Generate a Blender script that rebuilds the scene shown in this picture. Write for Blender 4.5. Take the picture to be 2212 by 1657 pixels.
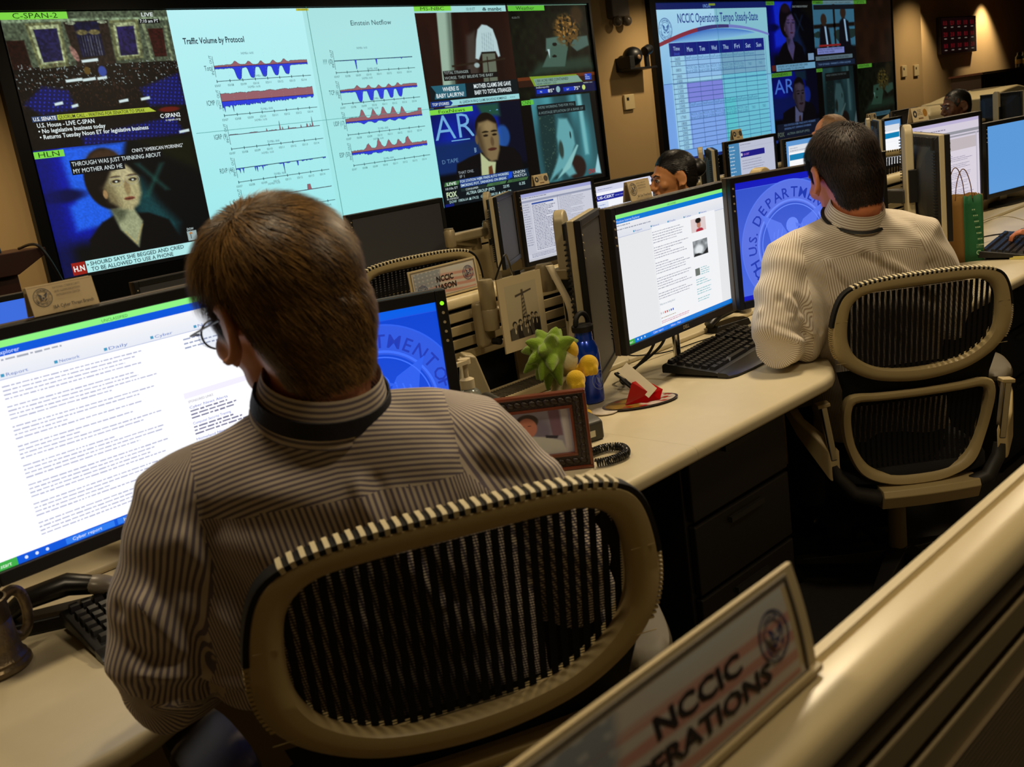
import bpy, math, random
import numpy as np
from mathutils import Matrix, Vector
random.seed(7); RNG = np.random.RandomState(7)
for o in list(bpy.data.objects): bpy.data.objects.remove(o)
SC = bpy.context.scene
COL = SC.collection
# ------------------------------------------------------------------ camera, world, exposure, lights
IW, IH, FPX = 2212, 1657, 2130.0
YAW, PITCH, ROLL = 0.744488, 0.238058, -0.142687
H0 = 1.40
def _basis():
    cy, sy = math.cos(YAW), math.sin(YAW); cp, sp = math.cos(PITCH), math.sin(PITCH)
    f = Vector((sy*cp, cy*cp, -sp)); r0 = Vector((cy, -sy, 0)); u0 = r0.cross(f)
    cr, sr = math.cos(ROLL), math.sin(ROLL)
    return f, cr*r0+sr*u0, -sr*r0+cr*u0
CF, CR_, CU = _basis()
cam = bpy.data.cameras.new('camera'); camo = bpy.data.objects.new('camera', cam); COL.objects.link(camo)
camo.matrix_world = Matrix(((CR_.x, CU.x, -CF.x, 0), (CR_.y, CU.y, -CF.y, 0), (CR_.z, CU.z, -CF.z, H0), (0, 0, 0, 1)))
cam.sensor_width = 36; cam.sensor_fit = 'HORIZONTAL'; cam.lens = FPX/IW*36
cam.clip_start = 0.02; cam.clip_end = 100
cam.dof.use_dof = True; cam.dof.focus_distance = 3.1; cam.dof.aperture_fstop = 10.0
SC.camera = camo
SC.view_settings.view_transform = 'Standard'; SC.view_settings.look = 'None'
SC.view_settings.exposure = 0.0; SC.view_settings.gamma = 1.0
try: SC.view_settings.use_curve_mapping = False
except Exception: pass
wd = bpy.data.worlds.new('world'); SC.world = wd; wd.use_nodes = True
wd.node_tree.nodes['Background'].inputs[0].default_value = (0.9, 0.66, 0.38, 1)
wd.node_tree.nodes['Background'].inputs[1].default_value = 0.012
WARM = (1.0, 0.80, 0.52)
def area(x, y, z, e, s=0.5, col=WARM, rot=(0, 0, 0), sy=None):
    l = bpy.data.lights.new('ceiling_lamp_light', 'AREA'); l.energy = e; l.size = s; l.color = col
    if sy: l.shape = 'RECTANGLE'; l.size_y = sy
    o = bpy.data.objects.new('ceiling_lamp_light', l); COL.objects.link(o); o.location = (x, y, z); o.rotation_euler = rot
    return o
def spot(x, y, z, e, cone, blend=0.5, col=WARM, tgt=None, r=0.04):
    l = bpy.data.lights.new('downlight_light', 'SPOT'); l.energy = e; l.spot_size = math.radians(cone); l.spot_blend = blend
    l.color = col; l.shadow_soft_size = r
    o = bpy.data.objects.new('downlight_light', l); COL.objects.link(o); o.location = (x, y, z)
    if tgt: o.rotation_euler = (Vector(tgt)-Vector((x, y, z))).to_track_quat('-Z', 'Y').to_euler()
    return o
CEIL = 3.0
# panels set in the ceiling above the desk rows, and downlights by the far walls
for (x, y, e) in ((0.3, 1.3, 14), (2.7, 1.35, 40), (5.0, 1.4, 26), (1.6, 3.6, 12), (4.6, 3.6, 16), (7.6, 3.4, 24), (1.4, -0.1, 16), (11.5, 4.2, 30)):
    area(x, y, CEIL-0.03, e, 0.35)
for (x, e) in ((1.2, 170), (9.15, 105), (15.8, 110)):
    spot(x, 6.0, CEIL-0.04, e, 100, 0.9, tgt=(x, 6.9, 0.9))
for (x, e) in ((19.9, 260), (17.0, 170)):
    spot(x, 7.08, CEIL-0.04, e, 88, 0.7, tgt=(x, 7.36, 0.9))

def at(px, py, Y=None, Z=None):
    d = CF + CR_*((px-IW/2)/FPX) - CU*((py-IH/2)/FPX)
    t = Y/d.y if Y is not None else (Z-H0)/d.z
    return Vector((0, 0, H0)) + d*t

# ------------------------------------------------------------------ helpers
def lin(c):
    out = []
    for v in c[:3]:
        v = v/255.0
        out.append(v/12.92 if v <= 0.04045 else ((v+0.055)/1.055)**2.4)
    return (out[0], out[1], out[2], 1.0)
def nlin(a):
    a = np.clip(a/255.0, 0, 1)
    return np.where(a <= 0.04045, a/12.92, ((a+0.055)/1.055)**2.4)
MATS = {}
def mat(name, c, rough=0.5, metal=0.0, bump=0.0, bscale=200, var=0.0, vscale=8, coat=0.0, trans=0.0, spec=0.5, sub=0.0, sheen=0.0):
    if name in MATS: return MATS[name]
    m = bpy.data.materials.new(name); m.use_nodes = True; nt = m.node_tree; b = nt.nodes['Principled BSDF']
    b.inputs['Base Color'].default_value = lin(c); b.inputs['Roughness'].default_value = rough; b.inputs['Metallic'].default_value = metal
    b.inputs['Coat Weight'].default_value = coat; b.inputs['Transmission Weight'].default_value = trans
    b.inputs['Specular IOR Level'].default_value = spec
    if sub: b.inputs['Subsurface Weight'].default_value = sub; b.inputs['Subsurface Radius'].default_value = (0.012, 0.005, 0.003)
    if sheen: b.inputs['Sheen Weight'].default_value = sheen
    tc = nt.nodes.new('ShaderNodeTexCoord')
    if var:
        n = nt.nodes.new('ShaderNodeTexNoise'); n.inputs['Scale'].default_value = vscale; n.inputs['Detail'].default_value = 5
        nt.links.new(tc.outputs['Object'], n.inputs['Vector'])
        mx = nt.nodes.new('ShaderNodeMix'); mx.data_type = 'RGBA'
        lc = lin(c); mx.inputs[6].default_value = tuple(min(1, v*(1-var)) for v in lc[:3])+(1,); mx.inputs[7].default_value = tuple(min(1, v*(1+var)) for v in lc[:3])+(1,)
        nt.links.new(n.outputs['Fac'], mx.inputs[0]); nt.links.new(mx.outputs[2], b.inputs['Base Color'])
    if bump:
        n = nt.nodes.new('ShaderNodeTexNoise'); n.inputs['Scale'].default_value = bscale; n.inputs['Detail'].default_value = 3
        nt.links.new(tc.outputs['Object'], n.inputs['Vector'])
        bp = nt.nodes.new('ShaderNodeBump'); bp.inputs['Strength'].default_value = bump; bp.inputs['Distance'].default_value = 0.002
        nt.links.new(n.outputs['Fac'], bp.inputs['Height']); nt.links.new(bp.outputs['Normal'], b.inputs['Normal'])
    MATS[name] = m; return m
def emat(name, c, s=1.0):
    if name in MATS: return MATS[name]
    m = bpy.data.materials.new(name); m.use_nodes = True; nt = m.node_tree; nt.nodes.clear()
    e = nt.nodes.new('ShaderNodeEmission'); o = nt.nodes.new('ShaderNodeOutputMaterial'); nt.links.new(e.outputs[0], o.inputs[0])
    e.inputs[0].default_value = lin(c); e.inputs[1].default_value = s; MATS[name] = m; return m
def pic_emit(name, s=1.0, sampling='FRONT', gloss=0.0):
    if name in MATS: return MATS[name]
    m = bpy.data.materials.new(name); m.use_nodes = True; nt = m.node_tree; b = nt.nodes['Principled BSDF']
    a = nt.nodes.new('ShaderNodeAttribute'); a.attribute_name = 'Col'
    b.inputs['Base Color'].default_value = (0.01, 0.01, 0.01, 1); b.inputs['Roughness'].default_value = 0.35
    b.inputs['Specular IOR Level'].default_value = gloss
    nt.links.new(a.outputs['Color'], b.inputs['Emission Color']); b.inputs['Emission Strength'].default_value = s
    m.cycles.emission_sampling = sampling; MATS[name] = m; return m
def pic_paper(name, rough=0.6):
    if name in MATS: return MATS[name]
    m = bpy.data.materials.new(name); m.use_nodes = True; nt = m.node_tree; b = nt.nodes['Principled BSDF']
    a = nt.nodes.new('ShaderNodeAttribute'); a.attribute_name = 'Col'; nt.links.new(a.outputs['Color'], b.inputs['Base Color'])
    b.inputs['Roughness'].default_value = rough; MATS[name] = m; return m
def rotm(rx=0, ry=0, rz=0):
    return np.array(Matrix.Rotation(math.radians(rz), 3, 'Z') @ Matrix.Rotation(math.radians(ry), 3, 'Y') @ Matrix.Rotation(math.radians(rx), 3, 'X'))
def frame_from(d):
    d = np.array(d, float); d /= (np.linalg.norm(d)+1e-12)
    a = np.array([0, 0, 1.0]) if abs(d[2]) < 0.9 else np.array([1.0, 0, 0])
    x = np.cross(a, d); x /= np.linalg.norm(x); y = np.cross(d, x); return x, y, d
class MB:
    def __init__(s): s.v = []; s.f = []; s.m = []
    def add(s, vs, fs, mi=0):
        b = len(s.v); s.v += [tuple(map(float, p)) for p in vs]; s.f += [tuple(i+b for i in f) for f in fs]; s.m += [mi]*len(fs); return s
    def box(s, c, d, R=None, mi=0):
        x, y, z = d[0]/2, d[1]/2, d[2]/2
        vs = np.array([(-x,-y,-z),(x,-y,-z),(x,y,-z),(-x,y,-z),(-x,-y,z),(x,-y,z),(x,y,z),(-x,y,z)])
        if R is not None: vs = vs @ np.array(R).T
        return s.add(vs+np.array(c), [(0,3,2,1),(4,5,6,7),(0,1,5,4),(1,2,6,5),(2,3,7,6),(3,0,4,7)], mi)
    def b2(s, a, b, mi=0):
        return s.box([(a[i]+b[i])/2 for i in range(3)], [abs(b[i]-a[i]) for i in range(3)], None, mi)
    def loft(s, rings, cap=True, closed=True, mi=0):
        n = len(rings[0]); vs = [p for r in rings for p in r]; fs = []
        for i in range(len(rings)-1):
            for j in range(n if closed else n-1):
                k = (j+1) % n; fs.append((i*n+j, i*n+k, (i+1)*n+k, (i+1)*n+j))
        if cap and closed: fs.append(tuple(range(n-1, -1, -1))); fs.append(tuple((len(rings)-1)*n+j for j in range(n)))
        return s.add(vs, fs, mi)
    def tube(s, pts, r, n=10, cap=True, mi=0, flat=1.0):
        P = [np.array(p, float) for p in pts]; rr = r if isinstance(r, (list, tuple, np.ndarray)) else [r]*len(P); rings = []; px = None
        for i, p in enumerate(P):
            d = P[min(i+1, len(P)-1)]-P[max(i-1, 0)]; d = d/(np.linalg.norm(d)+1e-12)
            if px is None: px, _, _ = frame_from(d)
            px = px-d*(px@d); px /= np.linalg.norm(px)+1e-12; py = np.cross(d, px)
            rings.append([p+rr[i]*(math.cos(a)*px+flat*math.sin(a)*py) for a in np.linspace(0, 2*math.pi, n, endpoint=False)])
        return s.loft(rings, cap, True, mi)
    def cyl(s, a, b, r, n=20, mi=0, r2=None): return s.tube([a, b], [r, r if r2 is None else r2], n, True, mi)
    def lathe(s, prof, c=(0, 0, 0), n=28, R=None, mi=0, cap=True):
        rings = []
        for r, z in prof:
            ring = np.array([(r*math.cos(a), r*math.sin(a), z) for a in np.linspace(0, 2*math.pi, n, endpoint=False)])
            if R is not None: ring = ring @ np.array(R).T
            rings.append(ring+np.array(c))
        return s.loft(rings, cap, True, mi)
    def ell(s, c, r, R=None, n=20, mi=0):
        rings = []
        for t in np.linspace(0.02, math.pi-0.02, n):
            ring = np.array([(r[0]*math.sin(t)*math.cos(a), r[1]*math.sin(t)*math.sin(a), -r[2]*math.cos(t)) for a in np.linspace(0, 2*math.pi, n, endpoint=False)])
            if R is not None: ring = ring @ np.array(R).T
            rings.append(ring+np.array(c))
        return s.loft(rings, True, True, mi)
    def prism(s, poly, a, b, axis='y', mi=0):
        def P(u, w, t): return (u, t, w) if axis == 'y' else ((t, u, w) if axis == 'x' else (u, w, t))
        A = [P(u, w, a) for u, w in poly]; B = [P(u, w, b) for u, w in poly]
        return s.loft([A, B], True, True, mi)
    def strip(s, rows, mi=0):
        n = len(rows[0]); vs = [p for r in rows for p in r]
        return s.add(vs, [(i*n+j, i*n+j+1, (i+1)*n+j+1, (i+1)*n+j) for i in range(len(rows)-1) for j in range(n-1)], mi)
    def mesh(s, name, mats, smooth=40, fix=True):
        me = bpy.data.meshes.new(name); me.from_pydata(s.v, [], s.f)
        for m in (mats if isinstance(mats, (list, tuple)) else [mats]): me.materials.append(m)
        me.polygons.foreach_set('material_index', s.m)
        if fix:
            import bmesh
            bm = bmesh.new(); bm.from_mesh(me); bmesh.ops.recalc_face_normals(bm, faces=bm.faces); bm.to_mesh(me); bm.free()
        if smooth:
            me.polygons.foreach_set('use_smooth', [True]*len(me.polygons)); me.set_sharp_from_angle(angle=math.radians(smooth))
        me.update(); return me
    def obj(s, name, mats, parent=None, smooth=40, bev=0, loc=None, rz=None, fix=True, seg=2):
        o = bpy.data.objects.new(name, s.mesh(name, mats, smooth, fix)); COL.objects.link(o)
        if parent: o.parent = parent
        if loc is not None: o.location = loc
        if rz is not None: o.rotation_euler = (0, 0, rz)
        if bev:
            b = o.modifiers.new('bevel', 'BEVEL'); b.width = bev; b.segments = seg; b.limit_method = 'ANGLE'; b.angle_limit = math.radians(35)
            b.harden_normals = True if smooth else False
        return o
def tag(o, label=None, cat=None, group=None, kind=None):
    if label: o['label'] = label
    if cat: o['category'] = cat
    if group: o['group'] = group
    if kind: o['kind'] = kind
    return o
def empty(name, loc, rz=0, label=None, cat=None, group=None, scale=1.0):
    o = bpy.data.objects.new(name, None); COL.objects.link(o); o.location = loc; o.rotation_euler = (0, 0, rz); o.empty_display_size = 0.05
    o.scale = (scale,)*3
    return tag(o, label, cat, group)
def copy_tree(o, parent=None):
    c = o.copy(); COL.objects.link(c); c.parent = parent
    for ch in [x for x in COL.objects if x.parent == o]: copy_tree(ch, c)
    return c
def catmull(P, n=8, closed=True):
    P = np.array(P, float); N = len(P); out = []
    R = range(N) if closed else range(N-1)
    for i in R:
        p0 = P[(i-1) % N] if closed or i > 0 else P[0]; p1 = P[i]; p2 = P[(i+1) % N]; p3 = P[(i+2) % N] if closed or i < N-2 else P[-1]
        for t in np.linspace(0, 1, n, endpoint=False):
            out.append(0.5*((2*p1)+(-p0+p2)*t+(2*p0-5*p1+4*p2-p3)*t*t+(-p0+3*p1-3*p2+p3)*t**3))
    if not closed: out.append(P[-1])
    return np.array(out)
# ------------------------------------------------------------------ flat pictures (screens, prints): one mesh with colours per shape
_TC = {}
def text_geo(s, bold=0.0, shear=0.0):
    k = (s, bold, shear)
    if k in _TC: return _TC[k]
    cu = bpy.data.curves.new('t', 'FONT'); cu.body = s; cu.size = 1; cu.resolution_u = 2; cu.offset = bold; cu.shear = shear
    o = bpy.data.objects.new('t', cu); COL.objects.link(o); dg = bpy.context.evaluated_depsgraph_get(); dg.update()
    me = bpy.data.meshes.new_from_object(o.evaluated_get(dg))
    v = np.array([tuple(x.co)[:2] for x in me.vertices]); f = [tuple(p.vertices) for p in me.polygons]
    bpy.data.objects.remove(o); bpy.data.curves.remove(cu); bpy.data.meshes.remove(me)
    if len(v) == 0: v = np.zeros((0, 2))
    _TC[k] = (v, f); return _TC[k]
_cap = text_geo('H')[0]; CAPH = _cap[:, 1].max()
class Pic:
    def __init__(s, w, h, eps=5e-5): s.w, s.h, s.eps = w, h, eps; s.V = []; s.F = []; s.C = []; s.k = 0; s.n = 0; s.M = []
    def _add(s, pts, faces, cols, lift=True, mi=0):
        if lift: s.k += 1
        pts = np.asarray(pts, float)
        if len(pts) == 0: return
        P = np.stack([pts[:, 0]-s.w/2, np.full(len(pts), -s.eps*s.k), s.h/2-pts[:, 1]], 1)
        s.V.append(P); s.F += [tuple(i+s.n for i in f) for f in faces]; s.M += [mi]*len(faces); s.n += len(pts)
        c = np.asarray(cols, float)
        if c.ndim == 1: c = np.tile(c, (len(pts), 1))
        s.C.append(nlin(c))
    def rect(s, u0, v0, u1, v1, c, lift=True, mi=1): s._add([(u0, v0), (u0, v1), (u1, v1), (u1, v0)], [(0, 1, 2, 3)], c, lift, mi)
    def grad(s, u0, v0, u1, v1, c0, c1): s._add([(u0, v0), (u0, v1), (u1, v1), (u1, v0)], [(0, 1, 2, 3)], [c0, c1, c1, c0], True, 1)
    def base(s, c): s.rect(0, 0, s.w, s.h, c, mi=0)
    def poly(s, pts, c, lift=True): s._add(pts, [tuple(range(len(pts)-1, -1, -1))], c, lift, 1)
    def line(s, a, b, w, c, lift=False):
        a = np.array(a, float); b = np.array(b, float); d = b-a; d /= np.linalg.norm(d)+1e-12; n = np.array([-d[1], d[0]])*w/2
        s._add([a-n, a+n, b+n, b-n], [(0, 1, 2, 3)], c, lift, 1)
    def pline(s, pts, w, c):
        s.k += 1
        for i in range(len(pts)-1): s.line(pts[i], pts[i+1], w, c)
    def ring(s, cx, cy, r0, r1, c, n=40, ry=1.0):
        a = np.linspace(0, 2*math.pi, n, endpoint=False); P = [(cx+r0*math.cos(t), cy+ry*r0*math.sin(t)) for t in a]+[(cx+r1*math.cos(t), cy+ry*r1*math.sin(t)) for t in a]
        s._add(P, [(i, (i+1) % n, n+(i+1) % n, n+i) for i in range(n)], c, True, 1)
    def disc(s, cx, cy, r, c, n=32, ry=1.0): s.poly([(cx+r*math.cos(t), cy+ry*r*math.sin(t)) for t in np.linspace(0, 2*math.pi, n, endpoint=False)], c)
    def text(s, t, u, v, h, c, w=None, bold=0.0, al='l', rot=0.0, shear=0.0):
        V, F = text_geo(t, bold, shear)
        if len(V) == 0: return
        k = h/CAPH; W = V[:, 0].max()-V[:, 0].min(); sx = k if w is None else w/W
        x = (V[:, 0]-V[:, 0].min())*sx; y = V[:, 1]*k
        if al == 'c': x -= W*sx/2
        if al == 'r': x -= W*sx
        cr, sr = math.cos(rot), math.sin(rot); X = x*cr-y*sr; Y = x*sr+y*cr
        s._add(np.stack([u+X, v-Y], 1), F, c, True, 1)
    def arc_text(s, t, cx, cy, r, h, c, a0, a1, inside=False):
        n = len(t)
        for i, ch in enumerate(t):
            if ch == ' ': continue
            a = math.radians(a0+(a1-a0)*(i+0.5)/n)
            s.text(ch, cx+r*math.cos(a), cy-r*math.sin(a), h, c, al='c', rot=(a-math.pi/2) if not inside else (a+math.pi/2), bold=0.01)
    def greek(s, u, v, w, n, dv, h, c, seed=0, ragged=0.25, para=0):
        r = random.Random(seed); s.k += 1
        for i in range(n):
            if para and i % para == para-1: continue
            x = u; end = u+w*(1-r.random()*ragged if (i % 4) else 1-r.random()*0.7)
            while x < end:
                l = min(h*r.uniform(1.2, 6), end-x); s.rect(x, v+i*dv, x+l, v+i*dv+h*r.uniform(0.75, 1), c, lift=False); x += l+h*0.9
    def paint(s, u0, v0, u1, v1, nx, ny, fn):
        U, V = np.meshgrid(np.linspace(0, 1, nx+1), np.linspace(0, 1, ny+1)); C = fn(U, V).reshape(-1, 3)
        pts = np.stack([u0+(u1-u0)*U.ravel(), v0+(v1-v0)*V.ravel()], 1); W = nx+1
        F = [(j*W+i, (j+1)*W+i, (j+1)*W+i+1, j*W+i+1) for j in range(ny) for i in range(nx)]
        s._add(pts, F, C, True, 1)
    def obj(s, name, mats, parent=None):
        me = bpy.data.meshes.new(name); me.from_pydata(np.concatenate(s.V).tolist(), [], s.F)
        for m in mats: me.materials.append(m)
        me.polygons.foreach_set('material_index', s.M)
        at_ = me.attributes.new('Col', 'FLOAT_COLOR', 'POINT'); C = np.concatenate(s.C); C = np.concatenate([C, np.ones((len(C), 1))], 1)
        at_.data.foreach_set('color', C.ravel()); me.update()
        o = bpy.data.objects.new(name, me); COL.objects.link(o)
        if parent: o.parent = parent
        return o
def SCR(s=1.0, k='a'): return [pic_emit('screen_glow_'+k, s, 'FRONT', 0.4), pic_emit('screen_detail_'+k, s, 'NONE', 0.4)]
def PAP(): return [pic_paper('printed_paper'), pic_paper('printed_paper')]
# soft painting helpers on arrays
def sm(x): x = np.clip(x, 0, 1); return x*x*(3-2*x)
def blob(U, V, cx, cy, rx, ry, soft=0.15, rot=0):
    c, s_ = math.cos(rot), math.sin(rot); X = (U-cx)*c+(V-cy)*s_; Y = -(U-cx)*s_+(V-cy)*c
    return sm((1-np.sqrt((X/rx)**2+(Y/ry)**2))/soft+0.5)
def pmask(U, V, P, soft=0.01):
    P = np.array(P, float); ins = np.zeros(U.shape, bool); dm = np.full(U.shape, 9.0); n = len(P)
    for i in range(n):
        a = P[i]; b = P[(i+1) % n]; e = b-a; t = np.clip(((U-a[0])*e[0]+(V-a[1])*e[1])/(e@e+1e-12), 0, 1)
        dm = np.minimum(dm, np.hypot(U-a[0]-t*e[0], V-a[1]-t*e[1]))
        if a[1] != b[1]:
            cr = ((a[1] > V) != (b[1] > V)) & (U < (b[0]-a[0])*(V-a[1])/(b[1]-a[1])+a[0]); ins ^= cr
    sd = np.where(ins, dm, -dm); return sm(sd/soft/2+0.5)
def mix(C, c, m): return C*(1-m[..., None])+np.array(c, float)*m[..., None]
def fill(U, c): return np.tile(np.array(c, float), U.shape+(1,))
def vnoise(U, V, fx, fy, seed=0):
    r = np.random.RandomState(seed); G = r.rand(int(fy)+3, int(fx)+3); x = U*fx; y = V*fy; i = x.astype(int); j = y.astype(int); a = sm(x-i); b = sm(y-j)
    return (G[j, i]*(1-a)+G[j, i+1]*a)*(1-b)+(G[j+1, i]*(1-a)+G[j+1, i+1]*a)*b
# ------------------------------------------------------------------ the room
WY = 6.995; X1 = 2.465; ZT = 2.652; CW = 1.15; CH = 0.8731; X2 = 9.345
wallm = mat('painted_wall', (176, 146, 98), 0.85, bump=0.15, bscale=350, var=0.05, vscale=3)
floorm = mat('dark_carpet', (42, 38, 34), 0.95, bump=0.8, bscale=500, var=0.3, vscale=60)
ceilm = mat('ceiling_tile', (120, 112, 98), 0.9)
blk = mat('black_plastic', (14, 14, 15), 0.42, spec=0.4); blkm = mat('matte_black', (9, 9, 10), 0.8, spec=0.2)
beige = mat('beige_plastic', (176, 160, 122), 0.5, bump=0.05, bscale=600); beige2 = mat('beige_steel', (158, 142, 106), 0.42, bump=0.04, bscale=500, var=0.03)
def structure(name, mb, m, **k): return tag(mb.obj(name, m, None, **k), kind='structure')
structure('floor', MB().b2((-2.5, -2.5, -0.1), (26, 9.2, 0)), floorm, smooth=0)
structure('ceiling', MB().b2((-2.5, -2.5, CEIL), (26, 9.2, CEIL+0.1)), ceilm, smooth=0)
structure('wall_back', MB().b2((-2.5, WY+0.03, 0), (16.2, WY+0.25, CEIL)), wallm, smooth=0)
structure('wall_recess', MB().b2((16.0, 7.5, 0), (26, 7.7, CEIL)), wallm, smooth=0)
structure('wall_return', MB().b2((16.05, WY+0.25, 0), (16.2, 7.5, CEIL)), wallm, smooth=0)
structure('wall_right', MB().b2((25.9, -2.5, 0), (26.1, 7.5, CEIL)), wallm, smooth=0)
structure('wall_left', MB().b2((-2.7, -2.5, 0), (-2.5, 9.2, CEIL)), wallm, smooth=0)
structure('baseboard_back', MB().b2((-2.5, WY+0.015, 0), (16.2, WY+0.03, 0.1)), blkm, smooth=0)

# ------------------------------------------------------------------ the two video walls
def navy_seal(p, cx, cy, r, dark, light, mid=None, back=None):
    mid = mid or dark
    if back is not None: p.disc(cx, cy, r, back)
    p.ring(cx, cy, r*0.93, r, dark); p.ring(cx, cy, r*0.60, r*0.64, dark)
    p.arc_text('U.S. DEPARTMENT OF', cx, cy, r*0.70, r*0.17, dark, 172, 8)
    p.arc_text('HOMELAND SECURITY', cx, cy, r*0.86, r*0.17, dark, 190, 350, True)
    eagle(p, cx, cy, r*0.56, dark, light)
def eagle(p, cx, cy, r, dark, light):
    for sg in (-1, 1):
        p.poly([(cx+sg*x*r, cy+y*r) for x, y in ([(0.12, -0.2), (0.35, -0.55), (0.95, -0.85), (0.8, -0.5), (0.72, -0.15), (0.5, 0.15), (0.2, 0.3)] if sg > 0 else [(0.12, -0.2), (0.35, -0.55), (0.95, -0.85), (0.8, -0.5), (0.72, -0.15), (0.5, 0.15), (0.2, 0.3)][::-1])], dark)
        for k in range(3): p.line((cx+sg*r*(0.3+0.14*k), cy-r*(0.45-0.05*k)), (cx+sg*r*(0.45+0.08*k), cy+r*(0.05-0.12*k)), r*0.03, light)
    p.disc(cx, cy-0.45*r, 0.2*r, light, 16); p.poly([(cx+0.1*r, cy-0.5*r), (cx+0.12*r, cy-0.38*r), (cx+0.34*r, cy-0.4*r)], dark)
    p.poly([(cx-0.3*r, cy-0.2*r), (cx-0.3*r, cy+0.25*r), (cx, cy+0.6*r), (cx+0.3*r, cy+0.25*r), (cx+0.3*r, cy-0.2*r)], light)
    p.poly([(cx-0.22*r, cy-0.02*r), (cx-0.22*r, cy+0.2*r), (cx, cy+0.48*r), (cx+0.22*r, cy+0.2*r), (cx+0.22*r, cy-0.02*r)], dark)
    for sg in (-1, 1): p.poly([(cx+sg*0.3*r, cy+0.35*r), (cx+sg*0.75*r, cy+0.3*r), (cx+sg*0.55*r, cy+0.55*r), (cx+sg*0.2*r, cy+0.65*r)][::sg], dark)
GREEN = (125, 215, 70)
def cap_w(p, u0, v0, u1, v1): p.rect(u0, v0, u1, v1, (12, 12, 14))
def senate(U, V):
    C = fill(U, (16, 12, 10)); C = mix(C, (70, 80, 62), (V < 0.4)*1.0*sm((0.41-V)/0.02))
    C = mix(C, (120, 140, 110), pmask(U, V, [(0.0, 0.05), (1, 0.05), (1, 0.075), (0, 0.075)], 0.008))
    C = mix(C, (30, 12, 10), pmask(U, V, [(0, 0.2), (0.1, 0.2), (0.11, 0.41), (0, 0.41)], 0.006))
    C = mix(C, (96, 100, 66), pmask(U, V, [(0.125, 0.08), (0.33, 0.07), (0.32, 0.4), (0.15, 0.41)], 0.006))
    C = mix(C, (150, 160, 120), pmask(U, V, [(0.145, 0.1), (0.315, 0.09), (0.305, 0.37), (0.165, 0.38)], 0.005))
    C = mix(C, (28, 26, 62), pmask(U, V, [(0.165, 0.125), (0.3, 0.12), (0.295, 0.355), (0.18, 0.365)], 0.004))
    C = mix(C, (96, 100, 66), pmask(U, V, [(0.62, 0.07), (0.8, 0.065), (0.785, 0.365), (0.61, 0.375)], 0.006))
    C = mix(C, (140, 150, 112), pmask(U, V, [(0.64, 0.09), (0.78, 0.085), (0.77, 0.345), (0.63, 0.35)], 0.005))
    C = mix(C, (30, 24, 66), pmask(U, V, [(0.655, 0.12), (0.765, 0.115), (0.755, 0.335), (0.645, 0.34)], 0.004))
    C = mix(C, (34, 26, 22), pmask(U, V, [(0.345, 0.075), (0.61, 0.065), (0.605, 0.4), (0.37, 0.41)], 0.006))
    C = mix(C, (16, 18, 46), pmask(U, V, [(0.4, 0.08), (0.55, 0.075), (0.55, 0.33), (0.41, 0.34)], 0.006))
    C = mix(C, (110, 114, 110), (np.sin(U*380) > 0.45)*pmask(U, V, [(0.42, 0.18), (0.54, 0.18), (0.54, 0.33), (0.42, 0.33)], 0.004)*0.5)
    for x in (0.44, 0.515): C = mix(C, (120, 110, 60), blob(U, V, x, 0.155, 0.035, 0.02, 0.5)*0.8)
    C = mix(C, (130, 140, 116), blob(U, V, 0.385, 0.085, 0.03, 0.012)+blob(U, V, 0.575, 0.08, 0.03, 0.012))
    C = mix(C, (46, 16, 14), pmask(U, V, [(0.85, 0.14), (0.95, 0.14), (0.94, 0.36), (0.86, 0.36)], 0.004)); C = mix(C, (110, 120, 90), pmask(U, V, [(0.82, 0.09), (0.84, 0.09), (0.85, 0.38), (0.83, 0.38)], 0.004))
    C = mix(C, (110, 120, 90), pmask(U, V, [(0.96, 0.12), (0.98, 0.12), (0.975, 0.4), (0.96, 0.4)], 0.004))
    C = mix(C, (150, 110, 100), blob(U, V, 0.368, 0.31, 0.018, 0.06, 0.4, -0.25)*0.8)
    C = C*(0.65+0.7*vnoise(U, V, 90, 70, 3)[..., None])
    t = (vnoise(U, V, 130, 70, 5) > 0.80)*((V > 0.37)*(V < 0.72))*1.0; C = mix(C, (70, 46, 36), t*0.55)
    t = (vnoise(U, V, 150, 90, 9) > 0.87)*((V > 0.37)*(V < 0.56))*1.0; C = mix(C, (170, 190, 190), t*0.7)
    b = np.clip(pmask(U, V, [(0.02, 0.66), (0.14, 0.54), (0.28, 0.58), (0.3, 0.72), (0.1, 0.74)], 0.02)+pmask(U, V, [(0.72, 0.6), (0.99, 0.5), (1.0, 0.75), (0.76, 0.74)], 0.02)+pmask(U, V, [(0.3, 0.93), (0.9, 0.84), (0.95, 0.98), (0.3, 1.0)], 0.02), 0, 1)
    C = mix(C, (14, 18, 84), b*0.9); C = mix(C, (34, 44, 160), b*((np.sin(U*240+V*60) > 0.5)*(np.sin(V*210-U*30) > 0.2)))
    for x, y, w in ((0.21, 0.665, 0.025), (0.3, 0.69, 0.02), (0.6, 0.68, 0.03), (0.74, 0.675, 0.03), (0.45, 0.36, 0.05), (0.33, 0.5, 0.05), (0.42, 0.5, 0.04), (0.5, 0.495, 0.03), (0.95, 0.96, 0.035)):
        C = mix(C, (205, 225, 225), pmask(U, V, [(x-w, y), (x+w, y-0.01), (x+w, y+0.012), (x-w, y+0.02)], 0.004))
    C = mix(C, (50, 70, 150), blob(U, V, 0.51, 0.45, 0.025, 0.04, 0.4)); C = mix(C, (90, 70, 30), blob(U, V, 0.42, 0.44, 0.02, 0.03, 0.4))
    C = mix(C, (130, 30, 20), blob(U, V, 0.88, 0.78, 0.07, 0.02, 0.6)*0.7)
    return C
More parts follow.
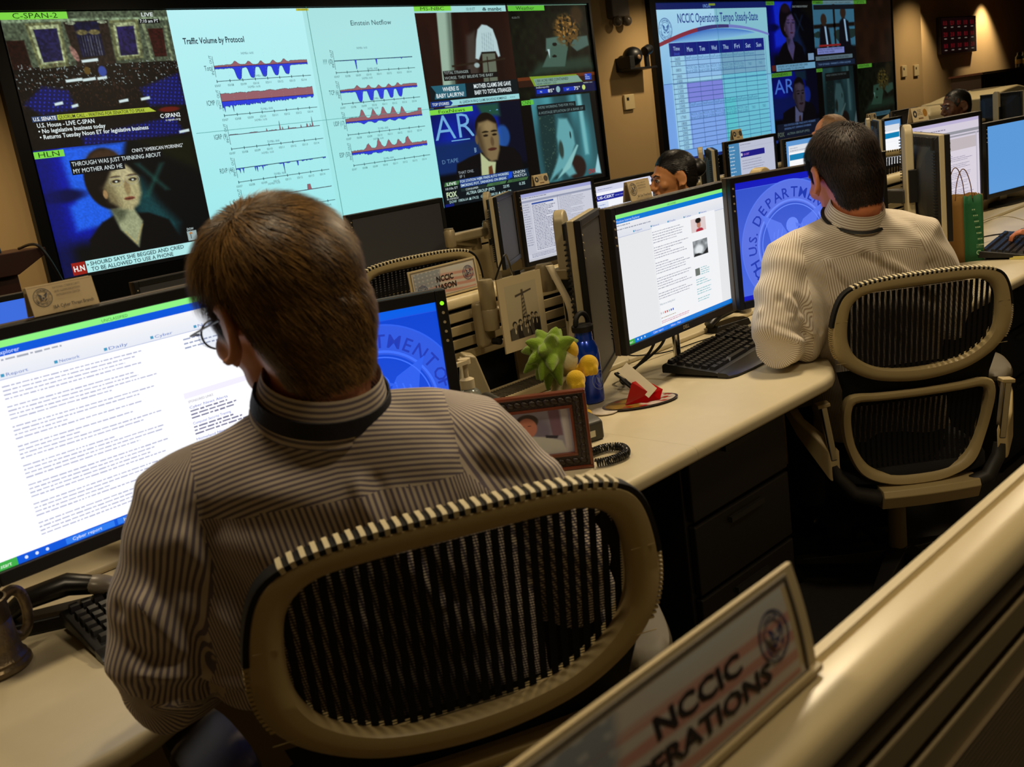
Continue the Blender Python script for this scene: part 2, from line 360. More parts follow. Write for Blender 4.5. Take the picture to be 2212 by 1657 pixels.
def interview(U, V, dim=1.0):
    C = fill(U, (6, 8, 10)); C = mix(C, (8, 20, 150), sm((0.33-U)/0.12)*sm((0.8-V)/0.15)); C = mix(C, (30, 92, 225), pmask(U, V, [(0.16, 0.0), (0.55, 0.0), (0.36, 0.62), (0.14, 0.64), (0.13, 0.45), (0.17, 0.42), (0.15, 0.1)], 0.03))
    C = mix(C, (5, 10, 60), blob(U, V, 0.1, 0.36, 0.14, 0.05, 0.8)); C = mix(C, (8, 14, 90), sm((0.14-U)/0.1)*0.7)
    C = mix(C, (24, 74, 78), pmask(U, V, [(0.52, 0.55), (0.6, 0.3), (0.67, 0.5), (0.78, 0.7), (0.74, 0.82), (0.6, 0.7)], 0.05)*0.8)
    for a, b in (((0.58, 0.18), (0.74, 0.42)), ((0.74, 0.2), (0.6, 0.45))): C = mix(C, (34, 84, 74), pmask(U, V, [a, (a[0]+0.03, a[1]), (b[0]+0.03, b[1]), b], 0.02)*0.6)
    C = mix(C, (20, 22, 10), pmask(U, V, [(0.63, 0.0), (1, 0.0), (1, 0.3), (0.8, 0.15)], 0.05))
    C = mix(C, (10, 9, 10), pmask(U, V, [(0.17, 1), (0.2, 0.72), (0.3, 0.6), (0.4, 0.55), (0.6, 0.58), (0.72, 0.66), (0.78, 0.85), (0.8, 1)], 0.012))
    C = mix(C, (150, 156, 120), pmask(U, V, [(0.37, 0.5), (0.5, 0.5), (0.55, 0.64), (0.49, 0.84), (0.4, 0.68)], 0.012)); C = mix(C, (70, 76, 56), pmask(U, V, [(0.36, 0.5), (0.48, 0.52), (0.44, 0.6), (0.4, 0.62)], 0.03)*0.9)
    C = mix(C, (20, 14, 12), blob(U, V, 0.39, 0.27, 0.14, 0.24, 0.12)); C = mix(C, (84, 60, 38), blob(U, V, 0.4, 0.1, 0.1, 0.06, 0.8)*0.6)
    C = mix(C, (168, 160, 116), pmask(U, V, [(0.36, 0.34), (0.42, 0.22), (0.52, 0.18), (0.585, 0.28), (0.58, 0.42), (0.55, 0.5), (0.5, 0.54), (0.44, 0.52), (0.38, 0.45)], 0.02))
    C = mix(C, (92, 80, 52), pmask(U, V, [(0.35, 0.34), (0.4, 0.3), (0.44, 0.5), (0.38, 0.46)], 0.04)*0.75); C = mix(C, (190, 180, 140), blob(U, V, 0.5, 0.24, 0.05, 0.05, 0.8)*0.6)
    C = mix(C, (120, 96, 60), blob(U, V, 0.5, 0.36, 0.018, 0.06, 0.7)*0.6); C = mix(C, (128, 70, 52), blob(U, V, 0.5, 0.445, 0.034, 0.014, 0.6)); C = mix(C, (50, 30, 22), blob(U, V, 0.5, 0.447, 0.03, 0.005, 0.6))
    for x in (0.44, 0.545): C = mix(C, (44, 34, 26), blob(U, V, x, 0.3, 0.026, 0.014, 0.5)); C = mix(C, (200, 210, 200), blob(U, V, x, 0.302, 0.008, 0.006, 0.5)); C = mix(C, (60, 44, 30), blob(U, V, x, 0.265, 0.034, 0.008, 0.6)*0.8)
    C = mix(C, (150, 120, 80), blob(U, V, 0.357, 0.39, 0.014, 0.035, 0.5)); C = mix(C, (170, 150, 90), pmask(U, V, [(0.42, 0.7), (0.43, 0.7), (0.48, 0.8), (0.54, 0.66), (0.55, 0.66), (0.48, 0.82)], 0.004)*0.6)
    return C*(0.9+0.2*vnoise(U, V, 120, 90, 4)[..., None])
def house(U, V):
    C = fill(U, (34, 16, 12)); C = C*(0.8+0.4*vnoise(U, V, 12, 3, 8)[..., None])
    C = mix(C, (150, 176, 158), pmask(U, V, [(0.225, 0.0), (0.375, 0.0), (0.31, 0.72), (0.3, 1), (0.165, 1)], 0.008)); C = mix(C, (60, 74, 62), pmask(U, V, [(0.33, 0.0), (0.375, 0.0), (0.3, 1), (0.25, 1)], 0.03)*0.7)
    C = mix(C, (60, 52, 46), pmask(U, V, [(0.5, 0.3), (0.6, 0.25), (0.58, 0.7), (0.45, 0.7)], 0.03))
    C = mix(C, (176, 202, 205), pmask(U, V, [(0.685, 0.19), (0.63, 0.24), (0.6, 0.34), (0.565, 0.53), (0.6, 0.545), (0.64, 0.47), (0.8, 0.47), (0.82, 0.53), (0.845, 0.52), (0.83, 0.36), (0.8, 0.24), (0.74, 0.2)], 0.008))
    C = mix(C, (120, 146, 150), ((np.sin(U*260+V*30) > 0.4)*1.0)*pmask(U, V, [(0.66, 0.28), (0.78, 0.27), (0.79, 0.46), (0.65, 0.46)], 0.01)*0.5)
    C = mix(C, (96, 104, 88), pmask(U, V, [(0.645, 0.485), (0.79, 0.485), (0.78, 0.78), (0.62, 0.78)], 0.006)); C = mix(C, (20, 16, 12), pmask(U, V, [(0.64, 0.468), (0.795, 0.47), (0.795, 0.487), (0.64, 0.486)], 0.004))
    C = mix(C, (40, 30, 20), pmask(U, V, [(0.3, 0.585), (0.9, 0.54), (0.9, 0.56), (0.3, 0.605)], 0.004)); C = mix(C, (150, 170, 170), blob(U, V, 0.57, 0.6, 0.03, 0.025, 0.5))
    C = mix(C, (40, 24, 20), pmask(U, V, [(0.69, 0.52), (0.7, 0.52), (0.69, 0.78), (0.68, 0.78)], 0.004))
    return C
def storm(U, V, dim=1.0):
    C = fill(U, (12, 14, 8)); C = C*(0.4+1.3*vnoise(U, V, 24, 18, 11)[..., None])
    C = mix(C, (36, 56, 44), pmask(U, V, [(0.3, 0.62), (0.95, 0.58), (1, 0.72), (0.16, 0.76)], 0.05)*0.9)
    C = mix(C, (70, 98, 88), pmask(U, V, [(0.42, 0.36), (0.66, 0.34), (0.68, 0.5), (0.4, 0.5)], 0.01)); C = mix(C, (62, 90, 78), pmask(U, V, [(0.44, 0.5), (0.5, 0.42), (0.69, 0.46), (0.62, 0.68), (0.33, 0.67)], 0.008))
    C = mix(C, (66, 92, 84), pmask(U, V, [(0.72, 0.45), (0.8, 0.36), (0.96, 0.35), (0.97, 0.46), (0.8, 0.52)], 0.01)); C = mix(C, (170, 200, 200), pmask(U, V, [(0.42, 0.48), (0.45, 0.48), (0.44, 0.58)], 0.006))
    C = mix(C, (84, 60, 24), blob(U, V, 0.7, 0.28, 0.17, 0.17, 0.5)*(vnoise(U, V, 40, 40, 12) > 0.42)); C = mix(C, (150, 110, 50), blob(U, V, 0.7, 0.26, 0.14, 0.14, 0.6)*(vnoise(U, V, 50, 50, 13) > 0.7)); C = mix(C, (60, 40, 20), blob(U, V, 0.85, 0.12, 0.08, 0.1, 0.8)*0.7)
    C = mix(C, (8, 8, 6), blob(U, V, 0.52, 0.43, 0.03, 0.02)+blob(U, V, 0.5, 0.56, 0.03, 0.015)); return C
def studio(U, V):
    C = fill(U, (10, 30, 150)); C = C*(0.5+0.9*vnoise(U, V, 5, 4, 21)[..., None]); C = mix(C, (14, 40, 84), sm((V-0.3)/0.1)*0.9); C = mix(C, (8, 10, 30), sm((U-0.7)/0.06)); C = mix(C, (4, 6, 12), sm((V-0.64)/0.06))
    C = mix(C, (30, 74, 60), pmask(U, V, [(0.5, 0), (0.75, 0), (0.75, 0.14), (0.55, 0.12)], 0.03)); C = mix(C, (40, 100, 190), blob(U, V, 0.75, 0.36, 0.08, 0.12, 0.4)*0.7)
    C = mix(C, (12, 10, 12), pmask(U, V, [(0.17, 0.75), (0.2, 0.58), (0.34, 0.53), (0.48, 0.5), (0.68, 0.45), (0.86, 0.5), (0.93, 0.6), (0.95, 0.75)], 0.01))
    C = mix(C, (176, 186, 140), pmask(U, V, [(0.47, 0.5), (0.55, 0.6), (0.63, 0.62), (0.6, 0.76), (0.45, 0.74)], 0.008)); C = mix(C, (96, 56, 30), pmask(U, V, [(0.54, 0.66), (0.58, 0.65), (0.585, 0.76), (0.53, 0.76)], 0.006))
    C = mix(C, (22, 14, 10), blob(U, V, 0.575, 0.24, 0.125, 0.15, 0.1))
    C = mix(C, (122, 104, 70), pmask(U, V, [(0.455, 0.3), (0.49, 0.19), (0.6, 0.17), (0.69, 0.22), (0.705, 0.36), (0.69, 0.5), (0.65, 0.6), (0.58, 0.61), (0.52, 0.55), (0.47, 0.43)], 0.018))
    C = mix(C, (60, 46, 30), pmask(U, V, [(0.45, 0.28), (0.5, 0.24), (0.53, 0.54), (0.47, 0.45)], 0.04)*0.8); C = mix(C, (160, 138, 96), blob(U, V, 0.6, 0.24, 0.05, 0.05, 0.9)*0.5)
    for x in (0.555, 0.655): C = mix(C, (26, 18, 12), blob(U, V, x, 0.33, 0.028, 0.012, 0.5)); C = mix(C, (24, 16, 10), blob(U, V, x, 0.292, 0.038, 0.01, 0.5))
    C = mix(C, (80, 60, 40), blob(U, V, 0.62, 0.4, 0.02, 0.05, 0.6)*0.7); C = mix(C, (70, 34, 26), blob(U, V, 0.61, 0.48, 0.05, 0.016, 0.4)); C = mix(C, (96, 80, 54), blob(U, V, 0.45, 0.36, 0.016, 0.05, 0.4)); return C
def camcord(U, V):
    C = fill(U, (8, 6, 6)); m = pmask(U, V, [(0.13, 0), (0.9, 0), (0.93, 0.95), (0.14, 0.95)], 0.006)
    G = fill(U, (52, 108, 116)); G = G*(0.55+0.8*vnoise(U, V, 9, 2, 31)[..., None]); C = C*(1-m[..., None])+G*m[..., None]
    C = mix(C, (26, 50, 50), pmask(U, V, [(0.2, 0.1), (0.42, 0.1), (0.36, 0.93), (0.2, 0.93)], 0.03)); C = mix(C, (70, 96, 80), (vnoise(U, V, 70, 60, 33) > 0.84)*pmask(U, V, [(0.2, 0.15), (0.42, 0.15), (0.38, 0.9), (0.2, 0.9)], 0.02)*0.7)
    C = mix(C, (110, 176, 182), pmask(U, V, [(0.72, 0), (0.78, 0), (0.8, 0.7), (0.75, 0.7)], 0.02)*m); C = mix(C, (40, 26, 22), blob(U, V, 0.62, 0.83, 0.12, 0.14, 0.3)*m)
    C = mix(C, (96, 160, 166), pmask(U, V, [(0.45, 0.25), (0.56, 0.26), (0.62, 0.4), (0.63, 0.56), (0.54, 0.74), (0.6, 0.9), (0.5, 0.92), (0.42, 0.82), (0.24, 0.94), (0.36, 0.74), (0.42, 0.62), (0.4, 0.45)], 0.02)*m)
    C = mix(C, (44, 60, 54), blob(U, V, 0.44, 0.6, 0.03, 0.1, 0.6)*m); C = mix(C, (30, 40, 40), blob(U, V, 0.58, 0.45, 0.01, 0.04, 0.6)*m); C = mix(C, (130, 186, 186), pmask(U, V, [(0.5, 0.75), (0.65, 0.57), (0.67, 0.58), (0.53, 0.82), (0.34, 0.93)], 0.01)*m)
    C = mix(C, (150, 200, 210), pmask(U, V, [(0.85, 0.93), (0.92, 0.72), (0.94, 0.95)], 0.01)); return C
def meeting(U, V):
    C = fill(U, (60, 110, 130)); C = mix(C, (26, 34, 22), (vnoise(U, V, 10, 8, 41) > 0.55)*(V > 0.3)*0.8); C = mix(C, (24, 16, 12), pmask(U, V, [(0, 0.35), (1, 0.33), (1, 0.39), (0, 0.41)], 0.01)+pmask(U, V, [(0.47, 0), (0.52, 0), (0.52, 0.7), (0.48, 0.7)], 0.01))
    for x, h in ((0.24, 0.22), (0.72, 0.12)):
        C = mix(C, (12, 12, 20), pmask(U, V, [(x-0.14, 0.8), (x-0.1, h+0.2), (x, h+0.12), (x+0.12, h+0.2), (x+0.18, 0.8)], 0.02)); C = mix(C, (52, 34, 24), blob(U, V, x, h+0.06, 0.07, 0.09, 0.3)); C = mix(C, (170, 200, 220), pmask(U, V, [(x+0.01, h+0.16), (x+0.05, h+0.16), (x+0.09, h+0.5), (x+0.05, h+0.5)], 0.01))
    C = mix(C, (14, 12, 14), sm((V-0.66)/0.06)); return C
def feed(fn, nx=150, ny=115, k='a', dim=None):
    p = Pic(CW, CH, 2e-4); p.base((8, 8, 9))
    g = fn if dim is None else (lambda U, V: fn(U, V)*dim)
    p.paint(0, 0, CW, CH, nx, ny, g); return p
class Cell:      # a Pic addressed in cell units
    def __init__(s, p, sx=CW, sy=CH): s.p, s.sx, s.sy = p, sx, sy
    def R(s, u0, v0, u1, v1, c): s.p.rect(u0*s.sx, v0*s.sy, u1*s.sx, v1*s.sy, c)
    def T(s, t, u, v, h, c, w=None, bold=0.0, al='l', shear=0.0): s.p.text(t, u*s.sx, v*s.sy, h*s.sy, c, None if w is None else w*s.sx, bold, al, 0.0, shear)
    def P(s, pts, c): s.p.poly([(u*s.sx, v*s.sy) for u, v in pts], c)
def fake_hist(n, kind, seed):
    r = np.random.RandomState(seed); x = np.linspace(0, 1, n); up = np.zeros(n); dn = np.zeros(n)
    bumps = [0.22, 0.36, 0.49, 0.62, 0.74]
    if kind == 'daily': up = 0.10+0.05*np.sin(x*9)+0.04*r.rand(n); dn = np.full(n, 0.12)+0.05*r.rand(n)
    if kind == 'daily':
        for b in bumps: up += 0.28*np.exp(-((x-b)/0.025)**2); dn += 0.95*np.exp(-(np.abs(x-b-0.015)/0.035)**4)*(1-0.18*(b-0.22)/0.5)
        up += 0.08*(x > 0.8); dn *= 1
    if kind == 'icmp': up = 0.62+0.06*np.sin(x*40)*r.rand(n)+0.05*r.rand(n)+0.03*x; dn = 0.35+0.2*r.rand(n)-0.25*x; dn[(r.rand(n) > 0.95) & (x < 0.45)] += 0.45
    if kind == 'igrp': up = 0.02+0.07*r.rand(n)*(np.sin(x*30) > 0.2); k = np.abs(x-0.55) < 0.006; up[k] = 0.8; up[np.abs(x-0.92) < 0.006] = 0.9; up[(r.rand(n) > 0.93) & (x > 0.4)] += 0.25
    if kind == 'rsvp': dn = 0.03+0.1*r.rand(n)*(np.sin(x*25+1) > 0); dn[(r.rand(n) > 0.94)] += 0.4; dn[np.abs(x-0.51) < 0.005] = 0.95
    if kind == 'qqq': dn = 0.03+0.03*r.rand(n); dn[np.abs(x-0.26) < 0.008] = 0.85; dn[np.abs(x-0.52) < 0.004] = 0.55; dn[r.rand(n) > 0.96] += 0.12
    if kind == 'oth': up = 0.02+0.02*r.rand(n); up[np.abs(x-0.74) < 0.02] = 0.5; up[np.abs(x-0.27) < 0.004] = 0.7
    if kind == 'udp':
        up = 0.25+0.08*np.sin(x*15)+0.05*r.rand(n); dn = 0.1+0.05*r.rand(n)
        for b in bumps: up += 0.75*np.exp(-((x-b)/0.03)**2); dn += 0.2*np.exp(-((x-b)/0.04)**2)
        up += 0.3*(x > 0.95)
    if kind == 'esp':
        up = 0.12+0.1*r.rand(n)+0.1*x; dn = 0.12+0.12*r.rand(n)
        for b, a in zip(bumps, (0.5, 0.85, 0.6, 0.5, 0.75)): up += a*np.exp(-((x-b)/0.03)**2)*(0.8+0.3*r.rand(n)); dn += 0.15*np.exp(-((x-b)/0.04)**2)
    return x, up, dn
def mini_chart(p, u0, u1, vmid, vax, lab, kind, seed, amp=0.1):
    X = lambda u: u*CW; Y = lambda v: v*CH; n = 150; x, up, dn = fake_hist(n, kind, seed); ink = (20, 60, 70)
    for arr, sgn, c in ((up, -1, (150, 96, 104)), (dn, 1, (42, 60, 215))):
        if arr.max() <= 0: continue
        P = [(X(u0+(u1-u0)*a), Y(vmid)) for a in x]+[(X(u0+(u1-u0)*a), Y(vmid+sgn*amp*b)) for a, b in zip(x, arr)]
        F = [(i, i+1, n+i+1, n+i) for i in range(n-1)]; F = F if sgn > 0 else [f[::-1] for f in F]
        p._add(P, F, c, True, 1); p.pline([(X(u0+(u1-u0)*a), Y(vmid+sgn*amp*b)) for a, b in zip(x, arr)], 0.0025, ink)
    p.pline([(X(u0), Y(vmid)), (X(u1), Y(vmid))], 0.004, (60, 20, 60) if up.max() > 0.1 else ink)
    p.pline([(X(u0), Y(vmid-0.09)), (X(u0), Y(vmid+0.08))], 0.0035, ink); p.pline([(X(u0), Y(vax)), (X(u1+0.01), Y(vax))], 0.0045, ink)
    for i in range(8):
        uu = u0+(u1-u0)*i/7.6; p.rect(X(uu)-0.003, Y(vax-0.012), X(uu)+0.003, Y(vax+0.012), ink); p.text('03/%02d' % (7+i), X(uu), Y(vax+0.045), 0.016, ink, w=0.05, al='c')
        if i: 
            for k in range(9): p.rect(X(uu), Y(vmid-0.13+k*0.025), X(uu)+0.0015, Y(vmid-0.125+k*0.025), (140, 190, 195), lift=(k == 0))
    p.text(lab, X(u0-0.015), Y(vmid+0.025), 0.036, ink, al='r', w=0.052*max(1.6, len(lab)*0.42)*0.62)
    p.text('542MB/s 16:00', X(u0+0.25*(u1-u0)+0.03), Y(vmid-amp*0.95), 0.016, (80, 120, 130), w=0.11)
    p.text('701MB/s 18:00', X(u0+0.38*(u1-u0)), Y(vmid+amp*1.0), 0.016, (60, 100, 120), w=0.11)
    p.text('OUT', X(u0)-0.012, Y(vmid-0.03), 0.02, ink, rot=math.pi/2); p.text('IN', X(u0)-0.012, Y(vmid+0.06), 0.02, ink, rot=math.pi/2)
vw = empty('video_wall', (X1, WY-0.02, 0), 0, 'large near video wall with the white Traffic Volume chart between four-way news feeds', 'video wall')
fr = MB(); fr.b2((-0.1, 0.03, 0.42), (5.03*CW, 0.05, ZT+0.4)); fr.b2((-0.1, -0.015, 0.42), (-0.02, 0.03, ZT+0.4)); fr.b2((-0.02, -0.015, ZT+0.006), (5.03*CW, 0.03, ZT+0.4)); fr.b2((-0.02, -0.015, 0.42), (5.03*CW, 0.03, ZT-2*CH-0.006)); fr.b2((5*CW+0.006, -0.015, ZT-2*CH-0.006), (5.03*CW, 0.03, ZT+0.006))
fr.obj('surround_frame', mat('gloss_black', (4, 4, 5), 0.3, spec=0.3), vw, smooth=0)
def put_panel(parent, p, name, u, v, w=1, h=1, k='wall'):
    o = p.obj(name, SCR(1.0, k), parent); o.location = ((u+w/2)*CW, 0.012, ZT-(v+h/2)*CH); return o
# senate feed
p = feed(senate, 260, 200); c = Cell(p)
c.R(-0.0, 0.0, 0.378, 0.052, GREEN); c.T('C-SPAN-2', 0.07, 0.044, 0.038, (22, 50, 12), w=0.25)
c.T('LIVE', 0.83, 0.045, 0.028, (225, 235, 235), w=0.075, bold=0.01); c.R(0.805, 0.065, 0.94, 0.1, (6, 8, 10)); c.T('7:10 am PT', 0.812, 0.094, 0.025, (225, 235, 235), w=0.12)
c.R(0.038, 0.752, 0.18, 0.792, (50, 70, 110)); c.T('U.S. SENATE', 0.045, 0.785, 0.026, (240, 245, 245), w=0.13, bold=0.015)
c.P([(0.182, 0.752), (0.75, 0.752), (0.79, 0.788), (0.182, 0.79)], (172, 190, 60)); c.T('QUORUM CALL - WAITING FOR SENATOR TO SPEAK', 0.19, 0.783, 0.025, (20, 24, 14), w=0.53, bold=0.01)
for t, v_, w_ in (('U.S. House - LIVE C-SPAN', 0.835, 0.335), ('• No legislative business today', 0.878, 0.395), ('• Returns Tuesday Noon ET for legislative business', 0.922, 0.66)): c.T(t, 0.057, v_, 0.031, (228, 240, 240), w=w_, bold=0.012)
c.T('C·SPAN2', 0.81, 0.845, 0.032, (235, 245, 245), w=0.135, bold=0.012); c.T('c-span.org', 0.84, 0.872, 0.018, (225, 235, 235), w=0.1)
put_panel(vw, p, 'news_panel', 0, 0)
# interview feed
p = feed(interview, 220, 170); c = Cell(p)
c.R(0, 0.01, 0.173, 0.062, GREEN); c.T('HLN', 0.025, 0.054, 0.038, (22, 50, 12), w=0.12)
for x in (0.44, 0.545): p.ring(x*CW, 0.302*CH, 0.048, 0.051, (150, 150, 140), 24, 0.62)
c.T('CNN\'S "AMERICAN MORNING"', 0.58, 0.092, 0.028, (225, 235, 235), w=0.34)
c.R(0.19, 0.1, 0.77, 0.155, (10, 12, 16)); c.R(0.19, 0.155, 0.515, 0.212, (10, 12, 16)); c.T('THROUGH WAS JUST THINKING ABOUT', 0.2, 0.146, 0.032, (215, 228, 228), w=0.56); c.T('MY MOTHER AND HE', 0.2, 0.2, 0.032, (215, 228, 228), w=0.3)
c.R(0.057, 0.876, 0.138, 0.972, (150, 30, 20)); c.T('H.N', 0.066, 0.945, 0.042, (240, 245, 240), w=0.065, bold=0.02); c.R(0.142, 0.876, 0.885, 0.97, (176, 232, 232))
c.P([(0.15, 0.897), (0.16, 0.907), (0.15, 0.917)], (10, 60, 20)); c.T('SHOURD SAYS SHE BEGGED AND CRIED', 0.168, 0.918, 0.03, (24, 50, 60), w=0.61, bold=0.014); c.T('TO BE ALLOWED TO USE A PHONE', 0.168, 0.961, 0.03, (24, 50, 60), w=0.53, bold=0.014)
c.R(0.82, 0.785, 0.885, 0.865, (150, 170, 170)); c.T('DOW', 0.825, 0.778, 0.02, (200, 220, 220), w=0.045); c.T('1', 0.84, 0.85, 0.04, (20, 30, 30)); c.P([(0.83, 0.81), (0.845, 0.79), (0.86, 0.81)], (180, 120, 60)); c.R(0.863, 0.93, 0.885, 0.972, (40, 60, 20)); c.R(0, 0.978, 1, 1, (4, 5, 8))
put_panel(vw, p, 'news_panel', 0, 1)
# chart
p = Pic(2*CW, 2*CH, 2e-4); p.base((176, 238, 240)); p.grad(0, 0, CW, 2*CH, (184, 240, 244), (158, 232, 234)); p.grad(CW, 0, 2*CW, 2*CH, (170, 226, 226), (158, 232, 232)); c = Cell(p)
c.T('Traffic Volume by Protocol', 0.068, 0.272, 0.048, (10, 30, 50), w=0.437, bold=0.02); c.T('Einstein Netflow', 1.392, 0.162, 0.045, (12, 40, 60), w=0.37)
c.R(0.95, 0.002, 1.052, 0.022, (190, 190, 50)); c.T('UNCLASSIFIED', 0.965, 0.018, 0.012, (60, 60, 10), w=0.07)
for i, (vm, vx, lab, kd) in enumerate(((0.471, 0.587, 'Total', 'daily'), (0.756, 0.873, 'ICMP (1)', 'icmp'), (1.041, 1.158, 'IGRP (9)', 'igrp'), (1.327, 1.444, 'RSVP (46)', 'rsvp'), (1.6, 1.728, 'Other', 'oth'))): mini_chart(p, 0.247, 0.966, vm, vx, lab, kd, i)
for i, (vm, vx, lab, kd) in enumerate(((0.478, 0.586, '??? (0)', 'qqq'), (0.757, 0.871, 'TCP (6)', 'daily'), (1.04, 1.158, 'UDP (17)', 'udp'), (1.328, 1.444, 'ESP (50)', 'esp'))): mini_chart(p, 1.171, 1.888, vm, vx, lab, kd, i+9)
c.R(0.998, 0, 1.002, 2, (40, 120, 110)); c.R(0, 0.998, 2, 1.002, (70, 150, 150)); put_panel(vw, p, 'chart_panel', 1, 0, 2, 2)
# house feed
p = feed(house, 180, 140); c = Cell(p)
c.R(0, 0, 0.98, 0.062, (160, 214, 214)); c.R(0, 0, 0.378, 0.045, GREEN); c.T('MS-NBC', 0.065, 0.038, 0.032, (22, 50, 12), w=0.24); c.T('10:10 ET', 0.54, 0.046, 0.028, (16, 50, 60), w=0.095)
for k, cc in enumerate(((190, 160, 40), (200, 90, 30), (160, 40, 40), (90, 60, 140), (40, 90, 170), (50, 130, 60))):
    a = math.radians(200-44*k); c.P([(0.735, 0.052), (0.735+0.022*math.cos(a-0.3), 0.05-0.034*max(0, math.sin(a-0.3))), (0.735+0.022*math.cos(a+0.3), 0.05-0.034*max(0, math.sin(a+0.3)))], (30, 60, 60) if k % 2 else (16, 40, 50))
c.T('msnbc', 0.775, 0.052, 0.036, (16, 40, 50), w=0.155, bold=0.02)
c.R(0.195, 0.635, 0.49, 0.68, (20, 16, 16)); c.R(0.195, 0.68, 0.79, 0.735, (20, 16, 16)); c.T('TOTAL STRANGER', 0.205, 0.67, 0.028, (150, 165, 160), w=0.26); c.T('WORSE. THEY BELIEVE THE BABY', 0.205, 0.722, 0.028, (150, 165, 160), w=0.53)
c.R(0.03, 0.775, 1, 0.94, (14, 22, 26)); c.P([(0.05, 0.775), (0.41, 0.775), (0.405, 0.908), (0.07, 0.908), (0.09, 0.84)], (36, 92, 110)); c.T('WHERE IS', 0.165, 0.836, 0.04, (225, 238, 240), w=0.17, bold=0.012); c.T('BABY LAURYN?', 0.092, 0.897, 0.04, (225, 238, 240), w=0.29, bold=0.012)
c.T('MOTHER CLAIMS SHE GAVE', 0.5, 0.833, 0.042, (225, 238, 240), w=0.42, bold=0.012); c.T('BABY TO TOTAL STRANGER', 0.5, 0.898, 0.042, (225, 238, 240), w=0.42, bold=0.012)
c.R(0.02, 0.93, 1, 0.985, (150, 210, 214)); c.P([(0.02, 0.93), (0.225, 0.93), (0.25, 0.957), (0.225, 0.985), (0.02, 0.985)], (20, 50, 130)); c.T('TOP STORIES', 0.035, 0.972, 0.027, (225, 238, 240), w=0.175, bold=0.01); c.T('AL QAEDA IN IRAQ CLAIMS BAGHDAD BOMBINGS', 0.32, 0.972, 0.026, (16, 50, 60), w=0.53, bold=0.012); c.T('<<<', 0.89, 0.97, 0.02, (16, 50, 60), w=0.06)
put_panel(vw, p, 'news_panel', 3, 0)
# weather feed
p = feed(storm, 170, 130); c = Cell(p)
c.R(0, 0, 1, 0.006, (110, 150, 130)); c.R(0.005, 0.006, 0.445, 0.06, (96, 190, 60)); c.T('Weather', 0.1, 0.05, 0.036, (22, 50, 12), w=0.22); c.T('KUSA-TV', 0.04, 0.14, 0.02, (110, 120, 110), w=0.09)
c.R(0.01, 0.765, 1, 0.8, (96, 44, 18)); c.R(0.01, 0.8, 1, 0.87, (44, 22, 14)); c.P([(0.155, 0.762), (0.75, 0.775), (0.83, 0.865), (0.2, 0.87)], (120, 150, 40)); c.P([(0.2, 0.79), (0.77, 0.79), (0.82, 0.862), (0.22, 0.865)], (120, 156, 140))
c.T('1,000 ACRE FIRE CONTAINED', 0.22, 0.828, 0.028, (16, 30, 40), w=0.42, bold=0.012); c.T('NEAR KERSEY, CO', 0.23, 0.86, 0.022, (16, 30, 40), w=0.25); c.R(0.2, 0.87, 1, 0.98, (14, 20, 60)); c.T('Indianapolis', 0.22, 0.895, 0.02, (190, 205, 200), w=0.16)
c.R(0.22, 0.91, 0.36, 0.955, (20, 50, 180)); c.R(0.56, 0.91, 0.72, 0.955, (20, 50, 180)); c.T('85°', 0.36, 0.95, 0.036, (220, 230, 230), w=0.08, bold=0.01); c.T('75°', 0.7, 0.95, 0.036, (220, 230, 230), w=0.08, bold=0.01); c.T('FRI', 0.26, 0.945, 0.018, (200, 220, 230)); c.T('SAT', 0.6, 0.945, 0.018, (200, 220, 230)); p.disc(0.83*CW, 0.93*CH, 0.025, (190, 210, 110)); p.disc(0.49*CW, 0.925*CH, 0.03, (130, 170, 180))
c.R(0.86, 0.78, 0.95, 0.85, (20, 60, 170)); 
for k, t in enumerate(('The', 'Weather', 'Channel')): c.T(t, 0.865, 0.8+k*0.021, 0.014, (210, 225, 235), w=0.03 if k == 0 else 0.06)
c.T('weather.com', 0.83, 0.885, 0.014, (200, 210, 210), w=0.12); put_panel(vw, p, 'news_panel', 4, 0)
# studio feed
p = feed(studio, 180, 140); c = Cell(p)
c.T('AR', 0.02, 0.32, 0.25, (110, 170, 220), w=0.42, bold=-0.01); c.R(0.18, 0.335, 0.38, 0.345, (110, 170, 220)); c.T('& S', 0.62, 0.2, 0.13, (100, 160, 200), w=0.12)
c.R(0, 0.01, 0.455, 0.06, GREEN); c.T('FoxNews', 0.09, 0.052, 0.034, (22, 50, 12), w=0.28); c.T('BUSINESS', 0.41, 0.49, 0.05, (140, 180, 210), w=0.12); c.T('D TAPE', 0.05, 0.56, 0.04, (90, 130, 170), w=0.17)
p.paint(0.43*CW, 0.08*CH, 0.8*CW, 0.64*CH, 80, 80, lambda U, V: studio(0.43+0.37*U, 0.08+0.56*V))
c.R(0.19, 0.655, 0.42, 0.735, (12, 12, 16)); c.T('THAT ONE.', 0.2, 0.688, 0.028, (150, 160, 165), w=0.17); c.T('IF I', 0.21, 0.728, 0.028, (150, 160, 165), w=0.05)
c.R(0.02, 0.74, 1, 1, (12, 20, 26)); c.R(0.2, 0.742, 0.77, 0.83, (30, 60, 130)); c.T('FOX STATION WJBK FINDS AUTO WORKERS', 0.205, 0.778, 0.026, (200, 225, 235), w=0.55, bold=0.01); c.T('SMOKING POT, DRINKING ON BREAK', 0.205, 0.82, 0.026, (200, 225, 235), w=0.52, bold=0.01)
c.P([(0.8, 0.745), (0.98, 0.745), (1, 0.83), (0.76, 0.83)], (16, 40, 60)); c.P([(0.765, 0.75), (0.8, 0.75), (0.79, 0.815), (0.74, 0.815)], (20, 70, 210)); c.T('UNION', 0.81, 0.782, 0.03, (210, 225, 230), w=0.14); c.T('WATCH', 0.81, 0.822, 0.03, (210, 225, 230), w=0.15)
